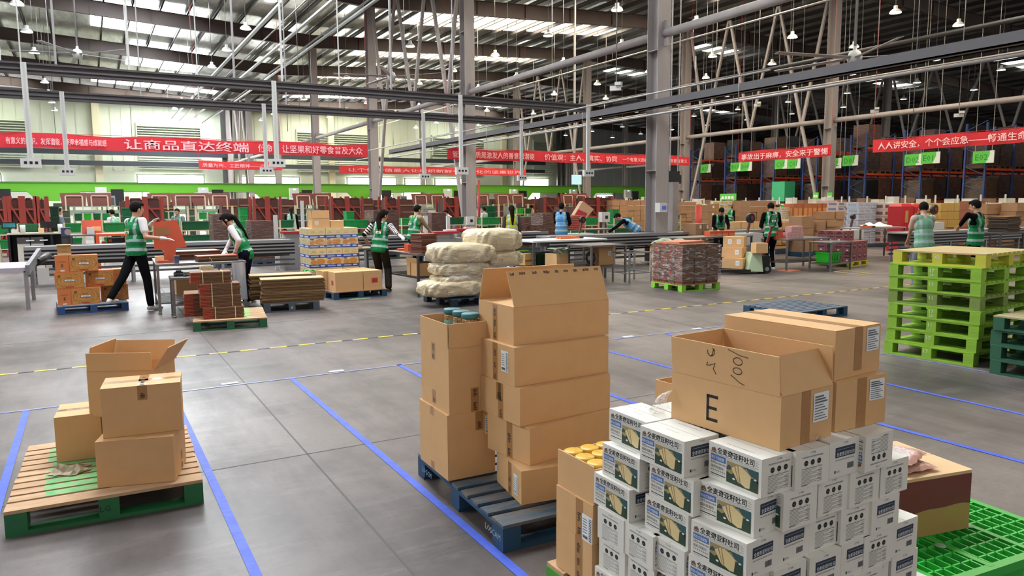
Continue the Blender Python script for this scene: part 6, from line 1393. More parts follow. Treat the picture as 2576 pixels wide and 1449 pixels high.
# ================================================================ conveyors
def conveyor(label, x0, x1, Y, z, d=.7, rails=4, lower=True):
    t = T('roller_conveyor', label, 'conveyor', (0, 0, 0)); b = MB(alu)
    
    b.box(x0, Y, z-.075, x1, Y+.03, z)
    for k in range(1, rails): zz = z-.035-k*.082; b.box(x0, Y, zz-.036, x1, Y+.03, zz)
    b.box(x0, Y+.035, z-.36, x1, Y+.05, z-.02, M('conveyor_shadow_plate', '#2c2c30', .6))  # dark plate put in for the shade in the gaps between rails
    b.box(x0, Y+d-.03, z-.3, x1, Y+d, z); b.build('side_rail', t)
    b = MB(M('belt_grey', '#8e8d92', .5)); b.box(x0, Y+.03, z-.05, x1, Y+d-.03, z-.015); b.build('belt', t)
    if lower:
        b = MB(steel_d)
        for zz in (.22, .34): b.box(x0, Y+.05, zz, x1, Y+.09, zz+.04)
        for zz in (.18, .3, .42): b.box(x0, Y+d-.1, zz, x1, Y+d-.06, zz+.05)
        b.build('lower_rail', t)
    x = x0+.15
    while x < x1:
        b = MB(alu)
        for yy in (Y+.02, Y+d-.07): b.box(x-.03, yy, 0, x+.03, yy+.05, z-.3)
        b.build('leg', t); x += 1.9
    return t
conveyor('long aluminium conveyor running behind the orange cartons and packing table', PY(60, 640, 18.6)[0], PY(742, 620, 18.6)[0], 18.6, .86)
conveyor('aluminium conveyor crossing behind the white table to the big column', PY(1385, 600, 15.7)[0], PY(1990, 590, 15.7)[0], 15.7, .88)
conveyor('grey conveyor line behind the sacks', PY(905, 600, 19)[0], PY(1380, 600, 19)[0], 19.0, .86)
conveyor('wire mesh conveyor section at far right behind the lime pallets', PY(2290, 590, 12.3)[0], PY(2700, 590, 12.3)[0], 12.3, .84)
t = T('belt_conveyor', 'pale belt conveyor end with steel leg at the left edge', 'conveyor'); b = MB(M('pale_belt', '#a8a3ae', .5))
P = [G(0, 700, .72), G(62, 668, .72), G(85, 640, .80)]; x1, y1 = PY(64, 660, 14.6)[0], 14.6
b.box(x1-2.2, y1, .62, x1, y1+1.6, .70); b.build('belt', t); b = MB(alu); b.bar((x1+.02, y1-.02, .66), (x1+.12, y1+1.65, .86), .06, .16); b.build('side_rail', t); b = MB(blackm); b.cyl((x1+.1, y1+1.0, .72), (x1+.25, y1+1.6, .80), .07); b.build('roller', t)
for yy in (y1, y1+1.4): b = MB(alu); b.box(x1-.04, yy, 0, x1+.02, yy+.06, .64); b.build('leg', t)
b = MB(whitep); b.box(x1+.1, y1+.9, .35, x1+.28, y1+.92, .62); b.build('plate', t)
# ================================================================ green sorter along the back
gs = M('sorter_green', '#5fa822', .5, noise=(.7, .3), col2='#559a20'); 
t = T('parcel_sorter', 'long bright green overhead sorting line across the back of the hall', 'conveyor'); b = MB(gs); xa, xb = -12, 52; b.box(xa, 60, 2.75, xb, 61.6, 3.38); b.box(xa, 59.95, 3.33, xb, 61.65, 3.42, M('sorter_dark_green', '#3e7a1a', .5)); b.build('side_panel', t)
b = MB(gs)
x = xa+1
while x < xb: b.hexa([(x+.6, 59.9, 2.1), (x+2.6, 59.9, 2.1), (x+2.6, 60.0, 2.1), (x+.6, 60.0, 2.1), (x, 59.9, 2.76), (x+3.2, 59.9, 2.76), (x+3.2, 60.0, 2.76), (x, 60.0, 2.76)]); x += 7.4
b.build('chute_guard', t)
b = MB(grey_paint)
x = xa+.5
while x < xb: b.box(x-.08, 60.6, 0, x+.08, 60.8, 2.75); x += 5.3
b.build('support', t)
for i in range(9):
    x = xa+6.2+i*6.6; t = T('control_cabinet', 'grey control cabinet below the green sorter, %s from the left' % ORD[i], 'cabinet', (x, 58.6, 0), 0, 'grey control cabinets below the sorter'); b = MB(whitep); b.box(-.35, 0, 2.2, .35, .3, 3.05); b.build('body', t); b = MB(steel_d); b.box(-.05, .1, 0, .05, .2, 2.2); b.build('post', t); b = MB(M('green_led', '#66ffaa', .4, emit=('#7dffb0', 3))); b.box(-.1, -.02, 2.9, .1, 0, 2.96); b.build('indicator', t)
    b = MB(blackm); b.box(x+.6, 58.7, 1.7, x+1.4, 58.8, 2.9); b.box(x+.95, 58.72, 0, x+1.05, 58.78, 1.7); tag(b.build('dark_panel'), 'dark screen panel beside a grey cabinet, %s from the left' % ORD[i], 'panel', 'dark panels below the sorter')
for i in range(10):
    x = -8+i*6.2; b = MB(M('grey_green_bench', '#7e8a76', .5)); b.box(x, 50, 1.68, x+5.6, 50.9, 1.74); b.box(x, 50.0, 1.2, x+5.6, 50.04, 1.5)
    for q in (0, 2.7, 5.5): b.box(x+q, 50, 0, x+q+.1, 50.9, 1.68)
    tag(b.build('sorting_bench'), 'pale raised sorting bench in the far zone, %s from the left' % ORD[i], 'bench', 'pale raised sorting benches')
    for j, (u, w, h, m) in enumerate(((.4, .5, .5, whitep), (1.5, .8, .35, M('pale_box', '#cfc9b0', .6)), (2.7, .5, .6, alu), (3.6, .9, .3, M('pale_red_box', '#c8705c', .6)), (4.8, .5, .45, whitep))):
        b = MB(m); b.box(x+u, 50.2, 1.741, x+u+w, 50.6, 1.741+h); b.box(x+u+.05, 50.19, 1.78, x+u+w-.05, 50.2, 1.741+h*.8, steel_d if j % 2 == 0 else m); tag(b.build('bench_box'), 'small pale box or screen on the %s far sorting bench, %s along' % (ORD[i], ORD[j]), 'box', 'boxes on the far sorting benches')
# ================================================================ red carton racks, green totes and folding stations
rackr = M('red_rack', '#94352a', .5, noise=(3, .3), col2='#7c2c20'); brd = M('brown_board', '#6e2f22', .5); tubew = M('cream_tube', '#c9bda0', .5); stackm = M('dark_folded_cartons', '#4d2a24', .75, noise=(1, .5), col2='#5e352a', nscale=(2, 2, 45))
def red_rack(px0, px1, Y, top, label, bays=2, solid=False):
    a, b_, _, _ = fr_(px0, 500, px1, 540, Y); z1 = PY((px0+px1)/2, top, Y)[2]; t = T('carton_rack', label, 'rack', (a, Y, 0), 0, 'red steel carton racks'); w = b_-a
    for k in range(bays+1):
        x = w*k/bays; m = MB(rackr); r = .05 if k != bays//2 or bays < 2 else .1
        m.box(x-r/1, 0, 0, x+r, .08, z1); m.box(x-.04, .9, 0, x+.04, .98, z1); m.build('upright', t)
    for k in range(bays):
        x0_, x1_ = w*k/bays, w*(k+1)/bays; m = MB(rackr)
        for z in (.15, z1*.5, z1*.78): m.box(x0_, .02, z-.03, x1_, .05, z+.03)
        m.bar((x0_, .03, z1*.9), (x1_, .03, z1*.5), .04, .05); m.bar((x1_, .03, z1*.5), (x0_, .03, z1*.1), .04, .05); m.build('brace', t)
    n = 0
    for k in range(bays):
        for lv, (za, zb_) in enumerate(((.18, z1*.46), (z1*.52, z1*.97))):
            x0_, x1_ = a+w*k/bays+.08, a+w*(k+1)/bays-.08; c = MB(stackm); c.box(x0_, Y+.12, za, x1_, Y+.85, zb_-.05); c.box(x0_+.03, Y+.10, zb_-.05, x1_-.05, Y+.8, zb_)
            tag(c.build('folded_carton_stack'), 'folded cartons, %s bay %s level, in the rack %s' % (ORD[k], ('lower', 'upper')[lv], label.split(', ')[1]), 'cardboard', 'dark folded carton stacks in the red racks'); n += 1
RK = [(-18, 12, 'at the left edge'), (22, 88, 'far left behind the computer desk'), (94, 117, 'just right of the left rack'), (322, 408, 'behind the stretching worker'), (640, 706, 'right of the ponytailed worker'), (836, 912, 'behind the cookie cartons'), (972, 1004, 'left of the tan shirted worker'), (1120, 1178, 'left of the near column'), (1372, 1405, 'left of the blue vested worker'), (1470, 1540, 'right of the blue vested worker')]
for i, (a, b_, lb) in enumerate(RK): red_rack(a, b_, 30.5, 494 if i != 1 else 493, 'red steel rack of folded cartons, '+lb, 1 if b_-a < 45 else 2)
def board_station(px, Y, label, s=1.0):
    x, _, z = PY(px, 520, Y); t = T('folding_station', label, 'workstation', (x, Y, 0), 0, 'folding stations with brown boards'); 
    for k in (0, 1):
        b = MB(brd); b.hexa([(k*.86-.82, 0, 1.72), (k*.86-.04, 0, 1.72), (k*.86-.04, .05, 1.72), (k*.86-.82, .05, 1.72), (k*.86-.88, .12, 2.22), (k*.86-.0, .12, 2.24), (k*.86-.0, .17, 2.24), (k*.86-.88, .17, 2.22)]); b.build('board', t)
        b = MB(tubew)
        for q in (-.70, -.14): b.bar((k*.86+q, -.03, 1.55), (k*.86+q, .05, 2.1), .05)
        b.bar((k*.86-.70, .04, 2.12), (k*.86-.14, .04, 2.12), .04); b.build('frame', t)
    b = MB(alu); b.box(-.9, -.4, 1.0, .9, .4, 1.04); b.build('worktop', t)
    for q in (-.86, .86):
        b = MB(tubew); b.box(q-.04, -.35, 0, q+.04, -.27, 1.7); b.build('leg', t)
    b = MB(alu); b.box(-.25, -.3, 1.042, .25, .1, 1.5); b.box(-.22, -.31, 1.1, .2, -.3, 1.42, whitep); b.build('machine', t)
for px, lb in ((219, 'above the basket shelf at left'), (432, 'behind the raised red blank'), (526, 'left of the ponytailed worker'), (788, 'behind the cookie cartons'), (1080, 'left of the near column'), (1284, 'right of the near column'), (1446, 'above the blue vested worker'), (1195, 'behind the near column')):
    board_station(px, 33, 'folding station with two brown boards in cream frames, '+lb)
# rows of green totes on tube racks
def tote_rack(px0, px1, Y, ztop, label, n=None, kinds='gd', tiers=2, tag_='tote', hscale=1.):
    a, b_, _, _ = fr_(px0, 540, px1, 560, Y); w = b_-a; t = T('tote_rack', label, 'rack', (a, Y, 0), 0, 'tube racks for green totes'); b = MB(tubew); n = n or max(1, int(w/.6))
    for k in range(n+1):
        x = w*k/n; b = MB(tubew); b.box(x-.02, -.02, 0, x+.02, .02, ztop-.02); b.box(x-.02, .4, 0, x+.02, .44, ztop-.02); b.build('upright', t)
    b = MB(tubew)
    for j in range(tiers):
        z = ztop-.29-j*.42
        for y in (-.01, .40): b.box(0, y, z-.03, w, y+.03, z)
        for k in range(n+1): b.box(w*k/n-.015, 0, z-.03, w*k/n+.015, .42, z)
    b.build('rail', t)
    for j in range(tiers):
        for k in range(n):
            tote(a+w*k/n+.02, Y+.03, ztop-.289-j*.42, kinds[(k*7+j*3+int(a)) % len(kinds)], 'green tote on the %s tier of %s, %s from left' % (('top', 'second', 'third')[j], label.split(', ')[1] if ', ' in label else label, ORD[k]), 0, sz=((w/n-.05)/.55, 1, 1), group='green plastic totes on the tube racks')
TR = [(340, 384, 25, 1.25, 'behind the raised red blank'), (592, 626, 26, 1.22, 'beside the ponytailed worker'), (704, 742, 26, 1.22, 'left of the cookie cartons'), (1010, 1060, 26, 1.22, 'behind the tan shirted worker'), (-8, 30, 26, 1.2, 'at the left edge'), (42, 98, 24, 1.27, 'behind the desk monitor'), (160, 206, 24, 1.27, 'above the drawer box'), (256, 318, 24, 1.27, 'left of the stretching worker'), (455, 534, 24, 1.27, 'right of the red blank'), (862, 940, 23, 1.25, 'right of the cookie cartons'), (1130, 1170, 24, 1.27, 'left of the near column'), (1212, 1262, 24, 1.24, 'left of the yellow vested walker'), (1290, 1345, 26, 1.22, 'behind the yellow vested walker'), (1436, 1506, 22, 1.2, 'right of the blue vested worker'), (1545, 1592, 22, 1.2, 'left of the bending blue vest'), (1680, 1712, 22, 1.24, 'right of the big column')]
for a, b_, Y, z, lb in TR: tote_rack(a, b_, Y, z, 'tube rack of green totes, '+lb, None, 'gdgd' if a > 1200 else 'ggd')
TR2 = [(186, 302, 31.5, 1.48, 'upper basket shelf at left', 5, 'dgbdd'), (410, 440, 31.5, 1.5, 'small shelf behind the red blank', 2, 'dd'), (500, 545, 31.5, 1.47, 'shelf left of the ponytailed worker', 2, 'bg'), (826, 868, 31.5, 1.5, 'shelf over the cookie cartons', 2, 'dg'), (1140, 1165, 31.5, 1.45, 'shelf left of the near column', 1, 'g'), (1300, 1340, 31.5, 1.5, 'shelf near the yellow top', 2, 'bd'), (1480, 1540, 31.5, 1.55, 'shelf right of the snack sack', 3, 'dbd')]
for a, b_, Y, z, lb, n, kd in TR2: tote_rack(a, b_, Y, z, 'tube rack of green totes, '+lb, n, kd, 1)
# stacks of nested dark green crates
def crate_stack(px0, px1, Y, top, label, kind='d'):
    a, b_, _, z1 = fr_(px0, top, px1, top+40, Y); n = max(2, int(z1/.27)); s = (b_-a)/.55
    for k in range(n): tote(a, Y, .002+k*(z1/n), kind, 'crate %s up in the nested green stack %s' % (ORD[k], label), 0, sz=(s, 1.2, (z1/n)/.262), group='nested green crate stacks')
for a, b_, Y, tp, lb, kd in ((125, 148, 24.5, 519, 'at the desk', 'n'), (308, 335, 28, 523, 'left of the stretching worker', 'd'), (604, 624, 28, 522, 'beside the ponytailed worker', 'g'), (872, 892, 27, 531, 'over the cookie cartons', 'g'), (1226, 1248, 28, 518, 'right of the near column', 'd'), (1542, 1558, 26, 526, 'before the bending blue vest', 'g'), (1358, 1368, 26, 540, 'by the walker', 'g')): crate_stack(a, b_, Y, tp, lb, kd)
# filler goods between the stations
ci = 0
for a, b_, Y, tp, kd in ((-10, 30, 35, 506, 0), (36, 80, 35.5, 508, 1), (98, 122, 36, 505, 0), (132, 176, 36, 510, 1), (300, 322, 36, 505, 0), (345, 372, 34.8, 508, 1), (408, 438, 36, 506, 0), (470, 498, 36, 508, 1), (556, 600, 35, 500, 0), (600, 636, 35.5, 498, 0), (700, 742, 35, 500, 0), (742, 772, 36, 508, 1), (800, 836, 36, 500, 0), (912, 940, 35, 498, 0), (940, 972, 35.5, 502, 0), (1004, 1046, 35, 500, 0), (1108, 1122, 36, 500, 1), (1212, 1240, 35, 503, 1), (1240, 1268, 35, 500, 0), (1318, 1350, 35, 500, 0), (1350, 1374, 35.5, 500, 1), (1405, 1432, 35, 499, 0), (1500, 1545, 35.6, 499, 0)):
    ci += 1; x0_, x1_, _, _ = fr_(a, tp, b_, tp+20, Y); z1 = PY((a+b_)/2, tp, Y)[2]; n = 3
    for k in range(n):
        c = MB((stackm, M('olive_goods', '#3d4a38', .7, noise=(2, .8), col2='#26382c'))[kd]); zz = z1*k/n; c.box(x0_+.03, Y+.02*k, zz+.001, x1_-.03, Y+.9, zz+z1/n-.02); c.box(x0_+.06, Y-.01, zz+z1/n*.45, x1_-.06, Y, zz+z1/n*.55, card_dk)
        tag(c.build('goods_block'), '%s block of %s, %s pile of the far row from the left' % (('bottom', 'middle', 'top')[k], ('dark folded cartons', 'dark green crates')[kd], ORD[ci-1] if ci <= 20 else ('twenty-first', 'twenty-second', 'twenty-third')[ci-21]), 'goods', 'goods piles in the far row')
# film wrapped brown loads
loadm = M('wrapped_brown_load', '#50362f', .22, noise=(3, .8), col2='#6e5048', bump=(7, 1.0), nscale=(1, 1, 5)); loadd = M('wrapped_dark_load', '#362b29', .2, noise=(3, .8), col2='#4f403c', bump=(7, 1.0), nscale=(1, 1, 4)); loadg = M('wrapped_tan_load', '#5c4836', .22, noise=(3, .8), col2='#3f342c', bump=(7, 1.0), nscale=(1, 1, 4)); sheen = M('film_sheen', '#b5aeb0', .15, alpha=.5)
def load(px0, px1, Y, top, label, base=dkgreen, m=loadm, dep=.9, z0=.14, capm=None):
    a, b_, _, z1 = fr_(px0, top, px1, top+30, Y); t = T('wrapped_load', label, 'pallet load', (a, Y, 0)); w = b_-a; b = MB(m)
    P = [(0, 0), (w, 0), (w, dep), (0, dep)]
    for i in range(4):
        p, q = Vector(P[i]), Vector(P[(i+1) % 4]); nn = Vector(((q-p).y, -(q-p).x)).normalized()
        b.grid(lambda u, v: (*(p+(q-p)*u+nn*.02*math.sin(u*9+v*6)*math.sin(PI*u)), z0+(z1-z0)*v), 8, 6)
    b.face([(0, 0, z1), (w, 0, z1), (w, dep, z1), (0, dep, z1)], capm or m); b.build('goods', t)
    b = MB(base)
    for x in (0, w/2-.05, w-.1): b.box(x, 0, 0, x+.1, dep, .1)
    b.box(0, 0, .1, w, dep, z0-.001); b.box(0, 0, 0, w, .08, .02); b.build('pallet', t)
    return t
for q in ((536, 586, 21.5, 538, 'tall film wrapped brown carton load left of the ponytailed worker', blue_side), (632, 690, 21.5, 556, 'film wrapped brown load right of the ponytailed worker', blue_side), (940, 1003, 22.5, 529, 'tall film wrapped load behind the striped worker', dkgreen), (1086, 1122, 21, 535, 'brown carton load behind the white scale post', dkgreen), (1298, 1336, 21.5, 546, 'wrapped brown load on a pale green pallet behind the walker', limeg), (1342, 1372, 21.2, 566, 'low dark load beside the walker', blue_side), (1366, 1410, 23, 536, 'wrapped dark load left of the blue vested worker', blue_side), (1425, 1462, 24.5, 520, 'dark carton load behind the blue vested worker', dkgreen)): load(*q[:5], base=q[5])
# ================================================================ desk with computers, left
Yd = 23.2; x0, _, zd = PY(17, 586, Yd); x1 = PY(155, 585, Yd)[0]; zd = PY(90, 586, Yd)[2]
t = T('computer_desk', 'pale topped computer desk with white drawer cabinets at far left', 'desk', (x0, Yd, 0)); b = MB(M('pale_desk_top', '#c6b9a4', .5)); b.box(0, 0, zd-.04, x1-x0, .8, zd); b.build('desktop', t)
b = MB(blackm)
for x in (0, (x1-x0)*.78): b.box(x, .05, 0, x+.05, .75, zd-.04)
b.box(0, .7, .2, x1-x0, .74, zd-.04); b.build('frame', t)
for k in (0, 1):
    xc = PY(42+k*35, 600, Yd)[0]-x0; w = PY(76, 600, Yd)[0]-PY(42, 600, Yd)[0]; b = MB(M('cabinet_white', '#cfc6ba', .5)); b.box(xc, .02, .05, xc+w-.02, .5, zd-.12); c = b.build('cabinet', t); b = MB(steel_d); b.box(xc, 0, zd-.27, xc+w-.02, .02, zd-.12); b.box(xc+.2, -.012, zd-.21, xc+.38, 0, zd-.18, white); b.build('drawer_front', c)
for px0, px1, lb in ((4, 42, 'left one, with a dark scenic picture'), (101, 140, 'right one, black back facing')):
    a, b_, z0, z1 = fr_(px0, 558, px1, 583, Yd+.3); z1 = PY(90, 558, Yd+.3)[2]; t = T('computer_monitor', 'black computer monitor on the pale desk, '+lb, 'monitor', (a, Yd+.3, zd+.001)); b = MB(blackm); b.box(0, 0, .12, b_-a, .04, z1-zd); b.build('screen_housing', t); b = MB(blackm); b.box((b_-a)/2-.12, -.05, 0, (b_-a)/2+.12, .12, .02); b.box((b_-a)/2-.02, .01, .02, (b_-a)/2+.02, .05, .13); b.build('stand', t)
    if px0 == 4: b = MB(M('scenic_screen', '#3a7f86', .3, noise=(4, 1.), col2='#123040', emit=('#2b6f78', .4))); b.box(.03, -.003, .15, b_-a-.03, 0, z1-zd-.03); b.build('screen', t)
for i, (px0, px1, top, m, lb) in enumerate(((49, 64, 566, whitep, 'white tall tub on the pale desk'), (96, 110, 574, card_lt, 'small tan box on the pale desk'), (145, 158, 564, whitep, 'white paper roll at the desk end'), (28, 44, 578, whitep, 'white low box on the pale desk'))):
    a, b_, _, _ = fr_(px0, 575, px1, 583, Yd+.1); z1 = PY(px0, top, Yd+.1)[2]; b = MB(m)
    if i in (0, 2): b.cyl(((a+b_)/2, Yd+.2, zd), ((a+b_)/2, Yd+.2, z1), (b_-a)/2.2, (b_-a)/2, n=14)
    else: b.box(a, Yd+.1, zd, b_, Yd+.3, z1)
    tag(b.build('desk_item'), lb, 'container')
a, b_, _, _ = fr_(153, 570, 177, 593, 22.4); z0, z1 = PY(165, 595, 22.4)[2], PY(165, 573, 22.4)[2]; b = MB(M('blue_printed_box', '#3a3f66', .5)); b.box(a, 22.4, z0, b_, 22.7, z1); b.disc((a+b_)/2+.05, (z0+z1)/2, .08, (0, 22.398, 0), (1, 0, 0), (0, 0, 1), M('picture_print', '#a08f8a', .5)); b.box(a, 22.45, 0, b_, 22.65, z0, steel_d); tag(b.build('printed_box'), 'dark blue printed box standing above the drawer box', 'box')
table('grey shelf table with papers beside the dark blue printed box', (PY(176, 600, 22)[0], 22), PY(243, 600, 22)[0]-PY(176, 600, 22)[0], .7, PY(210, 590, 22)[2], 0, steel, steel_d, .5)
a, b_, _, _ = fr_(206, 560, 256, 585, 22.3); z0, z1 = PY(230, 590, 22)[2]+.002, PY(230, 554, 22.3)[2]; b = MB(M('coral_sheet', '#d9624a', .5)); b.box(a, 22.3, z0, b_, 22.33, z1); b.box((a+b_)/2, 22.295, z0+.08, b_-.02, 22.3, z0+.2, card_lt); b.box((a+b_)/2-.12, 22.1, z0, (a+b_)/2+.05, 22.25, z0+.18, whitep); tag(b.build('coral_board'), 'coral red board with white jug standing on the grey shelf table', 'board')
table('orange steel work table with machine parts left of the stretching worker', (PY(242, 600, 21.4)[0], 21.4), PY(322, 600, 21.4)[0]-PY(242, 600, 21.4)[0], .8, PY(280, 588, 21.4)[2], 0, orange, orange, .45, .04, .06)
for i, (px0, px1, t0_, b0, m, lb) in enumerate(((275, 317, 612, 624, alu, 'grey machine tray below the orange work table'), (256, 268, 608, 620, orange, 'orange small box below the orange work table'), (270, 314, 600, 611, blackm, 'black machine head below the orange work table'))):
    a, b_, _, _ = fr_(px0, t0_, px1, b0, 21.6); z0, z1 = PY(px0, b0, 21.6)[2], PY(px0, t0_, 21.6)[2]; b = MB(m); b.box(a, 21.6, z0, b_, 21.9, z1); b.box(a+.03, 21.58, z0+.02, a+.1, 21.6, z1-.02, orange); tag(b.build('machine_part'), lb, 'machine')
# ================================================================ scales, posts and machines in the middle
def post_station(px, top, Y, label, sc_=True):
    x, _, z = PY(px, top, Y); t = T('scale_station', label, 'machine', (x, Y, 0)); b = MB(whitep); b.box(-.05, 0, 0, .05, .06, z); b.build('post', t); b = MB(alu); b.box(.15, -.2, 0, 1.0, .4, .84); b.build('cabinet', t); b = MB(whitep); b.box(.2, -.15, .841, .6, .25, .95); b.box(.6, .1, .841, .9, .3, 1.05); b.build('scale', t); b = MB(M('red_tray', '#b3202c', .5)); b.box(.12, -.25, .96, .8, .1, 1.02); b.build('tray', t)
post_station(693, 541, 19.9, 'white post and packing scale right of the ponytailed worker'); post_station(1071, 543, 17.2, 'white post with red trays behind the striped worker'); post_station(1128, 543, 18.7, 'second white post behind the red carton pile'); post_station(760, 505, 24.5, 'grey tape machine column behind the cookie cartons')
for i, (px, py, Y) in enumerate(((1182, 555, 27.8), (1520, 546, 20.5), (1663, 522, 15.9))):
    x, _, z = PY(px, py, Y); t = T('switch_box', ('white switch box on the near column base', 'white switch box on a post by the totes', 'white control box with blue display on the big column')[i], 'box', (x, Y, z)); b = MB(whitep); w = .17 if i < 2 else .13; b.box(-w, -.1, -w, w, .1, w); b.build('case', t)
    b = MB(blackm if i < 2 else M('blue_display', '#33447f', .3, emit=('#3b4fa0', .6))); b.box(-.03 if i < 2 else -.05, -.105, -.06, w*.5 if i < 2 else .10, -.1, .05); b.build('display', t)
    if i == 1: b = MB(alu); b.box(-.04, -.02, -z, .04, .06, -w); b.build('post', t)
x, _, z = PY(1205, 500, 27.6); b = MB(M('red_pipe', '#9c1f28', .5)); b.cyl((x, 27.6, 0), (x, 27.6, 2.7), .05); tag(b.build('fire_pipe'), 'red vertical fire pipe beside the near column', 'pipe')
a, b_, _, _ = fr_(1440, 440, 1463, 463, 38); z0, z1 = PY(1450, 464, 38)[2], PY(1450, 440, 38)[2]; b = MB(M('pale_blue_screen', '#9cc4d0', .3, emit=('#a9cdd6', .5))); b.box(a, 38, z0, b_, 38.1, z1); b.box(a+.2, 38.1, z0+.2, a+.3, 38.2, rz_(a)+1.15, galv); tag(b.build('hanging_screen'), 'pale blue screen hanging beside the far dark column', 'monitor')
for i, (px0, px1, t0_, b0, Y) in enumerate(((1680, 1710, 430, 458, 18), (1700, 1714, 440, 462, 19.5))):
    a, b_, _, _ = fr_(px0, t0_, px1, b0, Y); z0, z1 = PY(px0, b0, Y)[2], PY(px0, t0_, Y)[2]; b = MB(blackm); b.box(a, Y, z0, b_, Y+.1, z1); b.box(a+.1, Y+.02, z1, a+.13, Y+.05, rz_(a)+1.15, galv); tag(b.build('hanging_screen'), ('larger', 'smaller')[i]+' black screen hanging right of the big column', 'monitor')
x, _, z = PY(1700, 500, 17.5); b = MB(grey_paint); b.box(x-.12, 17.5, 0, x+.12, 17.7, PY(1700, 458, 17.5)[2]); tag(b.build('equipment_post'), 'grey boxy post under the black screens', 'post')
# snack sack, spool machines and small goods near the blue vests
b = MB(M('printed_sack', '#c9a184', .6)); x, _, z = PY(1462, 530, 22.4); p = [(x-.45, z-.25), (x+.15, z-.3), (x+.5, z+.05), (x, z+.35)]; b.hexa([(q[0], 22.3, q[1]) for q in p]+[(q[0], 22.5, q[1]) for q in p]); b.poly([(x-.42, z-.24), (x+.1, z-.28), (x+.2, z-.1), (x-.2, z+.05)], (0, 22.29, 0), (1, 0, 0), (0, 0, 1), M('red_label_print', '#b5303c', .6)); tag(b.build('printed_sack'), 'tilted cream sack with red print behind the blue vested worker', 'sack')
b = MB(redsheet); x, _, z = PY(1450, 590, 19.4)
for k in range(8): b.box(x-.35+.02*(k % 3), 19.4, .9+k*.055, x+.35-.02*(k % 2), 19.9, .94+k*.055, M('coral_pack', '#b5534a', .6))
tag(b.build('coral_pack_pile'), 'pile of coral red packs right of the blue vested worker', 'packs'); b.v and None
table('plain steel table holding the coral packs', (PY(1438, 600, 19.3)[0], 19.3), 1.8, .8, .88, 0, steel, steel_d, .3)
def spool(px, py, Y, label, r=.14):
    x, _, z = PY(px, py, Y); t = T('strapping_machine', label, 'machine', (x, Y, 0)); b = MB(blackm); b.cyl((0, -.05, z), (0, .05, z), r, n=16); b.cyl((0, -.07, z), (0, -.05, z), r*.4, n=12, m=M('dark_red_tiller', '#7a1f1c', .5)); b.build('spool', t); b = MB(M('brown_arm', '#5b3326', .5)); b.bar((-.12, 0, z-.45), (0, 0, z), .05); b.build('arm', t); b = MB(whitep); b.box(-.5, -.2, .5, .3, .3, z-.42); b.box(-.45, -.2, 0, .25, .3, .5, alu); b.build('housing', t)
spool(1888, 549, 15.0, 'white strapping machine with black spool beside the worker in striped trousers'); spool(2308, 547, 13.4, 'strapping machine with black spool behind the pale vested worker', .13); spool(2350, 527, 14.4, 'strapping machine with large black spool right of the pale vested worker', .16); spool(2146, 545, 15.2, 'strapping machine with small spool behind the maroon cartons', .08); spool(1465, 553, 19.0, 'strapping machine with dark spool right of the blue vested worker', .1)
# tables and goods in front of the seated worker
table('steel table with orange packs in front of the seated worker', (PY(1715, 590, 13.6)[0], 13.7), 2.6, .8, .84, 0, steel, steel_d, .3)
for k in range(4):
    x0_, x1_, _, _ = fr_(1786+k*16, 580, 1801+k*16, 590, 13.9); b = MB(orange); b.box(x0_, 13.9, .841, x1_-.01, 14.1, .97); b.box(x0_-.001, 13.898, .841, x1_-.009, 13.9, .9, M('salmon_print', '#d98a68', .6)); tag(b.build('orange_pack'), 'orange pack on the table before the seated worker, %s from the left' % ORD[k], 'box', 'orange packs before the seated worker')
b = MB(M('grey_green_liner', '#8f9a84', .5, bump=(8, .8))); x, y, z = PY(1690, 592, 13.2); b.grid(lambda u, v: (x-.45+1.0*u, 13.2+.4*v, .80+.05*math.sin(u*9+v*5)+.03*math.sin(v*11)-.25*(u-.5)**2), 14, 8); tag(b.build('bag_liner'), 'grey green plastic sheet draped over a carton right of the big column', 'bag')
carton('brown carton under the draped plastic sheet right of the big column', (x-.35, 13.22), 0, .7, .35, .74, 0, seam='x')
for i, (px0, px1, t0_, lb, m) in enumerate(((1748, 1788, 559, 'left brown carton with pink top behind the steel table', card), (1768, 1790, 559, 'second brown carton with label behind the steel table', card))): pass
# ================================================================ carton walls and goods at right
card_far = M('stored_cardboard', '#a98260', .8, noise=(.9, .9), col2='#8d6a4c')
def wall_of(px0, px1, Y, top, cols, rows_, m, label, dep=.5, z0=.14, kind=None, group=None, depth_n=1, printm=None):
    a, b_, _, _ = fr_(px0, top, px1, top+10, Y); z1 = PY((px0+px1)/2, top, Y)[2]; w = (b_-a)/cols; h = (z1-z0)/rows_; b = MB(m); b.box(0.007, 0, 0, w-.007, dep, h-.012, m)
    b.rect(.004, h*.46, w-.004, h*.475, (0, -.002, 0), (1, 0, 0), (0, 0, 1), card_dk) if m is card_far else None
    if printm: b.rect(w*.15, h*.3, w*.85, h*.75, (0, -.002, 0), (1, 0, 0), (0, 0, 1), printm); b.rect(dep*.15, h*.3, dep*.85, h*.75, (.002, dep, 0), (0, -1, 0), (0, 0, 1), printm)
    if kind == 'lab': b.rect(w*.6, h*.55, w*.85, h*.85, (0, -.003, 0), (1, 0, 0), (0, 0, 1), white)
    me = b.mesh(kind or 'carton')
    pb_ = MB(blue_side); pb_.box(a, Y, 0, b_, Y+dep*1.1, z0-.001); tag(pb_.build('low_pallet'), 'dark pallet base under the '+label, 'pallet', 'dark pallet bases under far goods')
    for r in range(rows_):
        for c in range(cols):
            o = add('stacked_carton', me, None, (a+c*w+random.uniform(-.004, .004), Y+random.uniform(0, .05), z0+r*h)); tag(o, '%s: %s row up, %s across' % (label, ORD[r], ORD[c]), 'box', label)
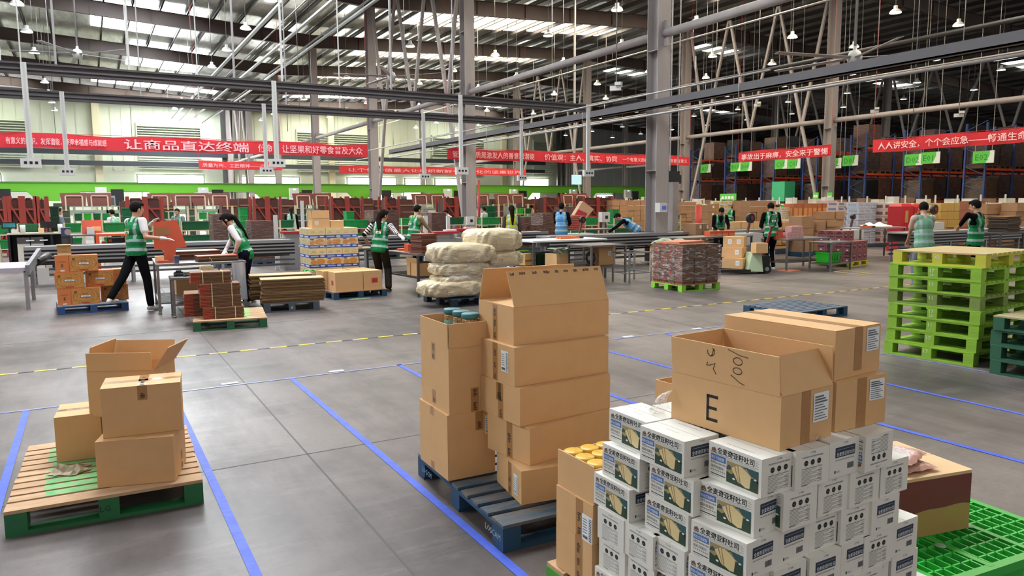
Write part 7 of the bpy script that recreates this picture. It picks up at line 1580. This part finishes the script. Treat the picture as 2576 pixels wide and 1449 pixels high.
wb = M('white_goods_carton', '#c9c7c4', .5, noise=(6, .5), col2='#a9abb0'); wy = M('yellow_print', '#c2a24a', .6); pk = M('pale_pink_goods', '#c8b0a8', .5, noise=(8, .6), col2='#a8989a'); bl = M('blue_white_goods', '#b9c2cf', .5, noise=(6, .6), col2='#8f9cb5'); yel_c = M('cream_yellow_carton', '#c9a860', .6, noise=(8, .4), col2='#b3924c'); rc = M('rust_carton', '#a8603c', .6, noise=(8, .4), col2='#96552f')
WL = [(1541, 1578, 30, 503, 2, 6, card_lt, 'tan cartons left of the big column', None, None), (1580, 1628, 32, 503, 3, 6, card, 'tan cartons just left of the big column', None, None),
 (1714, 1756, 25, 507, 3, 9, card, 'tall tan carton wall right of the big column', None, None), (1764, 1782, 23, 518, 2, 5, card, 'carton tower near the red roll', 'lab', None), (1783, 1800, 22.4, 515, 1, 5, card, 'labelled carton tower', 'lab', None), (1800, 1812, 23.5, 512, 1, 5, card_lt, 'narrow carton tower', None, None),
 (1813, 1843, 24, 505, 3, 9, wb, 'white printed cartons by the distant worker', 'x', wy), (1845, 1868, 24, 504, 2, 5, card, 'tan cartons right of the white stack', None, None), (1872, 1888, 23, 508, 1, 5, card, 'single carton tower', 'lab', None),
 (1889, 1954, 21.5, 505, 4, 7, card, 'big tan carton wall behind the worker in striped trousers', None, None), (1956, 1966, 21.5, 514, 1, 4, M('dark_brown_carton', '#5c3326', .6), 'dark brown carton column', 'lab', None), (1968, 1997, 19.8, 521, 3, 8, wb, 'white cartons with yellow print', 'x', wy),
 (1998, 2082, 19.6, 511, 7, 2, rc, 'rust coloured cartons', 'x', M('rust_print', '#c98a50', .6)), (2083, 2108, 19.8, 504, 2, 7, pk, 'pale wrapped goods stack', None, None), (2109, 2160, 18.6, 507, 3, 8, pk, 'pale goods with blue lines', 'x', M('blue_lines_print', '#6d7690', .6)),
 (2162, 2225, 17.3, 508, 4, 7, bl, 'blue white cartons', 'x', M('grey_goods_print', '#9aa3b0', .6)), (2226, 2266, 17.0, 511, 3, 6, pk, 'pale pink goods', 'x', M('dark_goods_print', '#6b4d48', .6)), (2330, 2368, 15.8, 510, 3, 5, yel_c, 'cream yellow cartons with round print', 'x', white), (2370, 2420, 15.5, 510, 3, 5, yel_c, 'cream yellow cartons behind the far right worker', 'x', wy),
 (2455, 2486, 14.3, 505, 2, 5, M('rust_brown_carton', '#94593c', .6, noise=(6, .4), col2='#7c4a34'), 'rust brown cartons at far right', 'lab', None), (2488, 2556, 13.6, 511, 2, 4, card, 'large tan cartons at far right', None, None), (2560, 2600, 13.0, 509, 1, 5, card_lt, 'pale tan cartons at the right edge', None, None),
 (1752, 1786, 15.4, 562, 2, 3, card, 'brown cartons with labels behind the steel table', 'lab', None), (2020, 2050, 15.4, 543, 1, 3, card, 'upright brown carton behind the pink boxes', None, None), (2054, 2078, 15.6, 555, 1, 3, card, 'brown carton beside the upright one', None, None), (2082, 2126, 15.6, 531, 2, 5, card, 'brown cartons stacked behind the maroon ones', None, None),
 (1990, 2020, 16.8, 553, 2, 4, pk, 'pink wrapped snack packs', None, None), (1850, 1912, 16.4, 557, 4, 4, M('orange_yellow_goods', '#cf9a4c', .5, noise=(9, .7), col2='#b9b0a0'), 'orange and cream goods by the strapping machine', None, None), (1955, 1985, 16.6, 558, 2, 4, M('orange_yellow_goods', '#cf9a4c', .5), 'orange goods behind the worker in striped trousers', None, None)]
for i, (a, b_, Y, tp, c, r, m, lb, kd, pm) in enumerate(WL): wall_of(a, b_, Y, tp, c, r, (card_far if m is card or m is card_lt else m), lb, z0=.14, kind=kd, printm=pm)
a, b_, _, _ = fr_(1752, 510, 1764, 545, 21); z0, z1 = 0, PY(1758, 510, 21)[2]; b = MB(M('red_roll', '#c23a2c', .5)); b.cyl(((a+b_)/2, 21, 0), ((a+b_)/2, 21, z1-.12), (b_-a)/2, n=14); b.cyl(((a+b_)/2, 21, z1-.12), ((a+b_)/2, 21, z1), (b_-a)/2*.9, n=14, m=card_lt); tag(b.build('red_roll'), 'tall red roll with tan top beside the carton wall', 'roll')
for i, (px0, px1, tp, lb) in enumerate(((2268, 2298, 512, 'tall red cabinet with yellow sign left of the pale vested worker'), (2300, 2322, 514, 'second red cabinet behind the pale vested worker'))):
    Y = 15.2; a, b_, _, _ = fr_(px0, 520, px1, 560, Y); z1 = PY(px0, tp, Y)[2]; t = T('red_cabinet', lb, 'cabinet', (a, Y, 0)); b = MB(M('red_cabinet_paint', '#b51f28', .4)); w = b_-a; b.box(0, 0, 0, w, .5, z1-.1); b.hexa([(0, 0, z1-.1), (w, 0, z1-.1), (w, .5, z1-.1), (0, .5, z1-.1), (w*.1, .08, z1), (w*.9, .08, z1), (w*.9, .42, z1), (w*.1, .42, z1)]); b.build('body', t); b = MB(M('brass_plate', '#b98d4c', .5)); b.box(w*.3, -.01, z1*.6, w*.55, 0, z1*.85); b.build('plate', t)
table('grey topped table with white cloth at right behind the maroon cartons', (PY(2165, 590, 13.6)[0], 13.6), 2.2, .7, .93, 0, M('grey_top', '#8b8a8c', .4), steel_d, .4)
b = MB(M('white_cloth', '#dcdcdc', .7)); x, _, z = PY(2195, 583, 13.8); b.grid(lambda u, v: (x-.1+.95*u, 13.72+.5*v, .932+.02+.11*abs(math.sin(u*6+.5))*math.sin(PI*v)+.02*math.sin(v*15)), 18, 10); tag(b.build('white_cloth'), 'crumpled white plastic cloth on the grey topped table', 'cloth')
b = MB(M('orange_bar', '#e06a2c', .5)); x, _, z = PY(2180, 583, 13.65); b.box(x-.25, 13.62, .9312, x+.2, 13.7, .985); b.box(x+.2, 13.62, .9312, x+.36, 13.7, .985, blackm); tag(b.build('orange_tool'), 'orange and black tool beside the white cloth', 'tool')
sheets('black folded sheets stacked at the right edge', PY(2545, 580, 10.6)[0], 10.8, .86, .8, .5, 12, .035, 5, M('black_sheet', '#2a2524', .6), None, .03)
table('low dark table holding the black sheets at the right edge', (PY(2508, 600, 10.5)[0], 10.4), 1.2, .9, .858, 0, steel_d, steel_d, .3)
# bench line with green strip before the racks
for i in range(6):
    x0_ = 30.5; y0_ = 14.2+i*4.0; t = T('packing_bench', 'pale packing bench with green edge before the storage racks, %s from the right' % ORD[i], 'bench', (x0_, y0_, 0), 0, 'pale packing benches before the racks'); b = MB(M('pale_bench', '#d7dccb', .5)); b.box(0, 0, 1.55, .9, 3.8, 1.62); b.build('top', t); b = MB(tote_b if i in (0, 1, 2) else whitep); b.box(-.02, 0, 1.45, 0, 3.8, 1.56); b.build('edge_strip', t)
    b = MB(whitep)
    for k in range(5): b.box(0, .1+.9*k, 0, .05, .15+.9*k, 1.95)
    b.build('post', t)
    for k in range(5):
        b = MB((whitep, M('pale_goods', '#b9b0a6', .6), M('brown_goods', '#7a5a48', .6))[(i+k) % 3]); b.box(.1, .2+.7*k, 1.621, .5, .6+.7*k, 1.8+.06*((i*k) % 3)); tag(b.build('bench_item', loc=(x0_, y0_, 0)), 'small goods on the %s bench before the racks, %s along' % (ORD[i], ORD[k]), 'box', 'small goods on the benches before the racks')
# ================================================================ storage racks
rackb = bluep; beamo = M('orange_rack_beam', '#c9502e', .5); darkload = [loadd, loadg, loadm]
x0r = 39.2
lm = []
for m, h in ((loadd, 1.25), (loadg, 1.1), (loadm, 1.3), (M('black_wrapped_load', '#1e1e22', .35, bump=(6, .8)), 1.2)):
    b = MB(m)
    for i in range(4):
        P = [(0, 0), (1.1, 0), (1.1, 1.0), (0, 1.0)]; p, q = Vector(P[i]), Vector(P[(i+1) % 4]); nn = Vector(((q-p).y, -(q-p).x)).normalized(); b.grid(lambda u, v: (*(p+(q-p)*u+nn*.02*math.sin(u*9+v*6)*math.sin(PI*u)), .15+(h-.15)*v), 5, 4)
    b.face([(0, 0, h), (1.1, 0, h), (1.1, 1, h), (0, 1, h)]); lm.append(b.mesh('goods'))
b = MB(M('brown_pallet', '#5d4a34', .7)); b.box(0, 0, .11, 1.1, 1.0, .15)
for x in (0, .5, 1.0): b.box(x, 0, 0, x+.1, 1, .11)
pm_ = b.mesh('pallet')
L0 = T('wrapped_load', 'dark film wrapped load', 'pallet load', (0, 0, 0), 0, 'film wrapped loads in the storage racks'); LOADS = []
for k, me in enumerate(lm):
    r0 = L0 if k == 0 else T('wrapped_load', '', 'pallet load', (0, 0, 0), 0, 'film wrapped loads in the storage racks'); add('goods', me, r0); add('pallet', pm_, r0); LOADS.append([r0, False])
rows_y = [17.3, 20.6, 23.9, 27.2, 30.5, 33.8, 37.1, 40.6]
rd = random.Random(3)
ub = MB(rackb); ub.box(-.05, -.04, 0, .05, .04, 5.6); ub.box(-.05, .96, 0, .05, 1.04, 5.6)
for k in range(6): ub.bar((0, 0, .3+k*.9), (0, 1, .75+k*.9), .03); ub.bar((0, 1, .75+k*.9), (0, 0, 1.2+k*.9), .03)
um = ub.mesh('upright_frame'); bb = MB(beamo)
for y in (-.03, 1.0): bb.box(0, y, -.12, 2.6, y+.04, 0)
bmsh = bb.mesh('beam')
for i, yy in enumerate(rows_y):
    t = T('storage_rack', 'blue and orange pallet storage rack row, %s from the right edge' % ORD[i], 'rack', (x0r, yy, 0), 0, 'blue and orange storage racks'); nb_ = 4 if i < 5 else 3
    for k in range(nb_+1): add('upright_frame', um, t, (k*2.65, 0, 0))
    for k in range(nb_):
        for lv, z in enumerate((1.75, 3.35, 4.85)): add('beam', bmsh, t, (k*2.65+.03, 0, z))
        for lv, z in enumerate((.02, 1.752, 3.352, 4.852)):
            for c in (0, 1):
                if lv == 3 and rd.random() < .6: continue
                if lv == 0 and rd.random() < .15: continue
                kd = rd.choice((0, 0, 1, 2, 2, 3)) ; src = LOADS[kd]; loc = (x0r+k*2.65+.15+c*1.22, yy+.0, z)
                if src[1]: o = dup(src[0], loc)
                else: o = src[0]; o.location = loc; src[1] = True
                o['label'] = '%s film wrapped load, %s rack row, %s level, bay %s, %s' % (('dark grey', 'tan brown', 'reddish brown', 'black')[kd], ORD[i], ORD[lv], ('one', 'two', 'three', 'four')[k], ('near side', 'far side')[c])
b = MB(M('mint_wrapped', '#3fae7c', .4, bump=(8, .8))); x, y, z = PX(1950, 470, 37.9); b.box(37.95, y-.7, 1.75, 38.9, y+.3, 3.0); b.box(37.95, y-.7, 0, 38.9, y+.3, 1.7, loadd); tag(b.build('mint_wrapped_load'), 'mint green wrapped load at the front of the racks', 'pallet load')
# aisle signs
sg = M('green_sign', '#58c245', .5); sgw = M('white_sign', '#dfe6e0', .5); codes = ['A02', 'B03', 'B04', 'C05', 'C01', 'C02', 'D01', 'D02', 'E01', 'E02']
for i, (px, py) in enumerate(((1775, 424), (1852, 420), (1877, 419), (1965, 413), (1997, 412), (2098, 411), (2139, 404), (2298, 402), (2341, 397), (2474, 395))):
    x, y, z = PX(px, py, 38.7); t = T('aisle_sign', 'green and white aisle sign hanging before the racks, %s from the left' % ORD[i], 'sign', (x, y, z), 0, 'aisle signs before the racks'); s = .5
    b = MB(sgw); b.box(-.02, -s, -.3, .02, s, .3); b.build('panel', t); b = MB(sg); b.poly([(-s, -.3), (s*.25, -.3), (s*.6, .1), (s*.6, .3), (-s, .3)], (-.025, 0, 0), (0, -1, 0), (0, 0, 1), sg); b.text(codes[i], .3, -s*.75, -.16, (-.03, 0, 0), (0, -1, 0), (0, 0, 1), M('dark_green_letters', '#1f7a2a', .6)); b.build('printed_field', t)
    b = MB(galv); b.box(-.01, -s*.8, .3, .01, -s*.8+.02, rz_(38)+1.15-z); b.box(-.01, s*.8, .3, .01, s*.8+.02, rz_(38)+1.15-z); b.build('hanger', t)
for i, (px0, px1, t0_, b0) in enumerate(((1812, 1853, 487, 504), (2081, 2095, 484, 506), (2046, 2060, 484, 500))):
    x, y0_, z0 = PX(px0, b0, 37); _, y1_, z1 = PX(px1, t0_, 37); b = MB(sg); b.box(36.95, y1_, z0, 37, y0_, z1)
    for k in range(4): b.box(36.94, y1_+(y0_-y1_)*(.14+.2*k), z0+(z1-z0)*.2, 36.95, y1_+(y0_-y1_)*(.28+.2*k), z0+(z1-z0)*.62, white)
    b.box(36.96, (y0_+y1_)/2-.03, 0, 36.99, (y0_+y1_)/2+.03, z0, galv); tag(b.build('notice_board'), 'green notice board standing before the racks, %s' % ('wide left one with eight white panels', 'right of the far column', 'left of the far column')[i], 'sign')
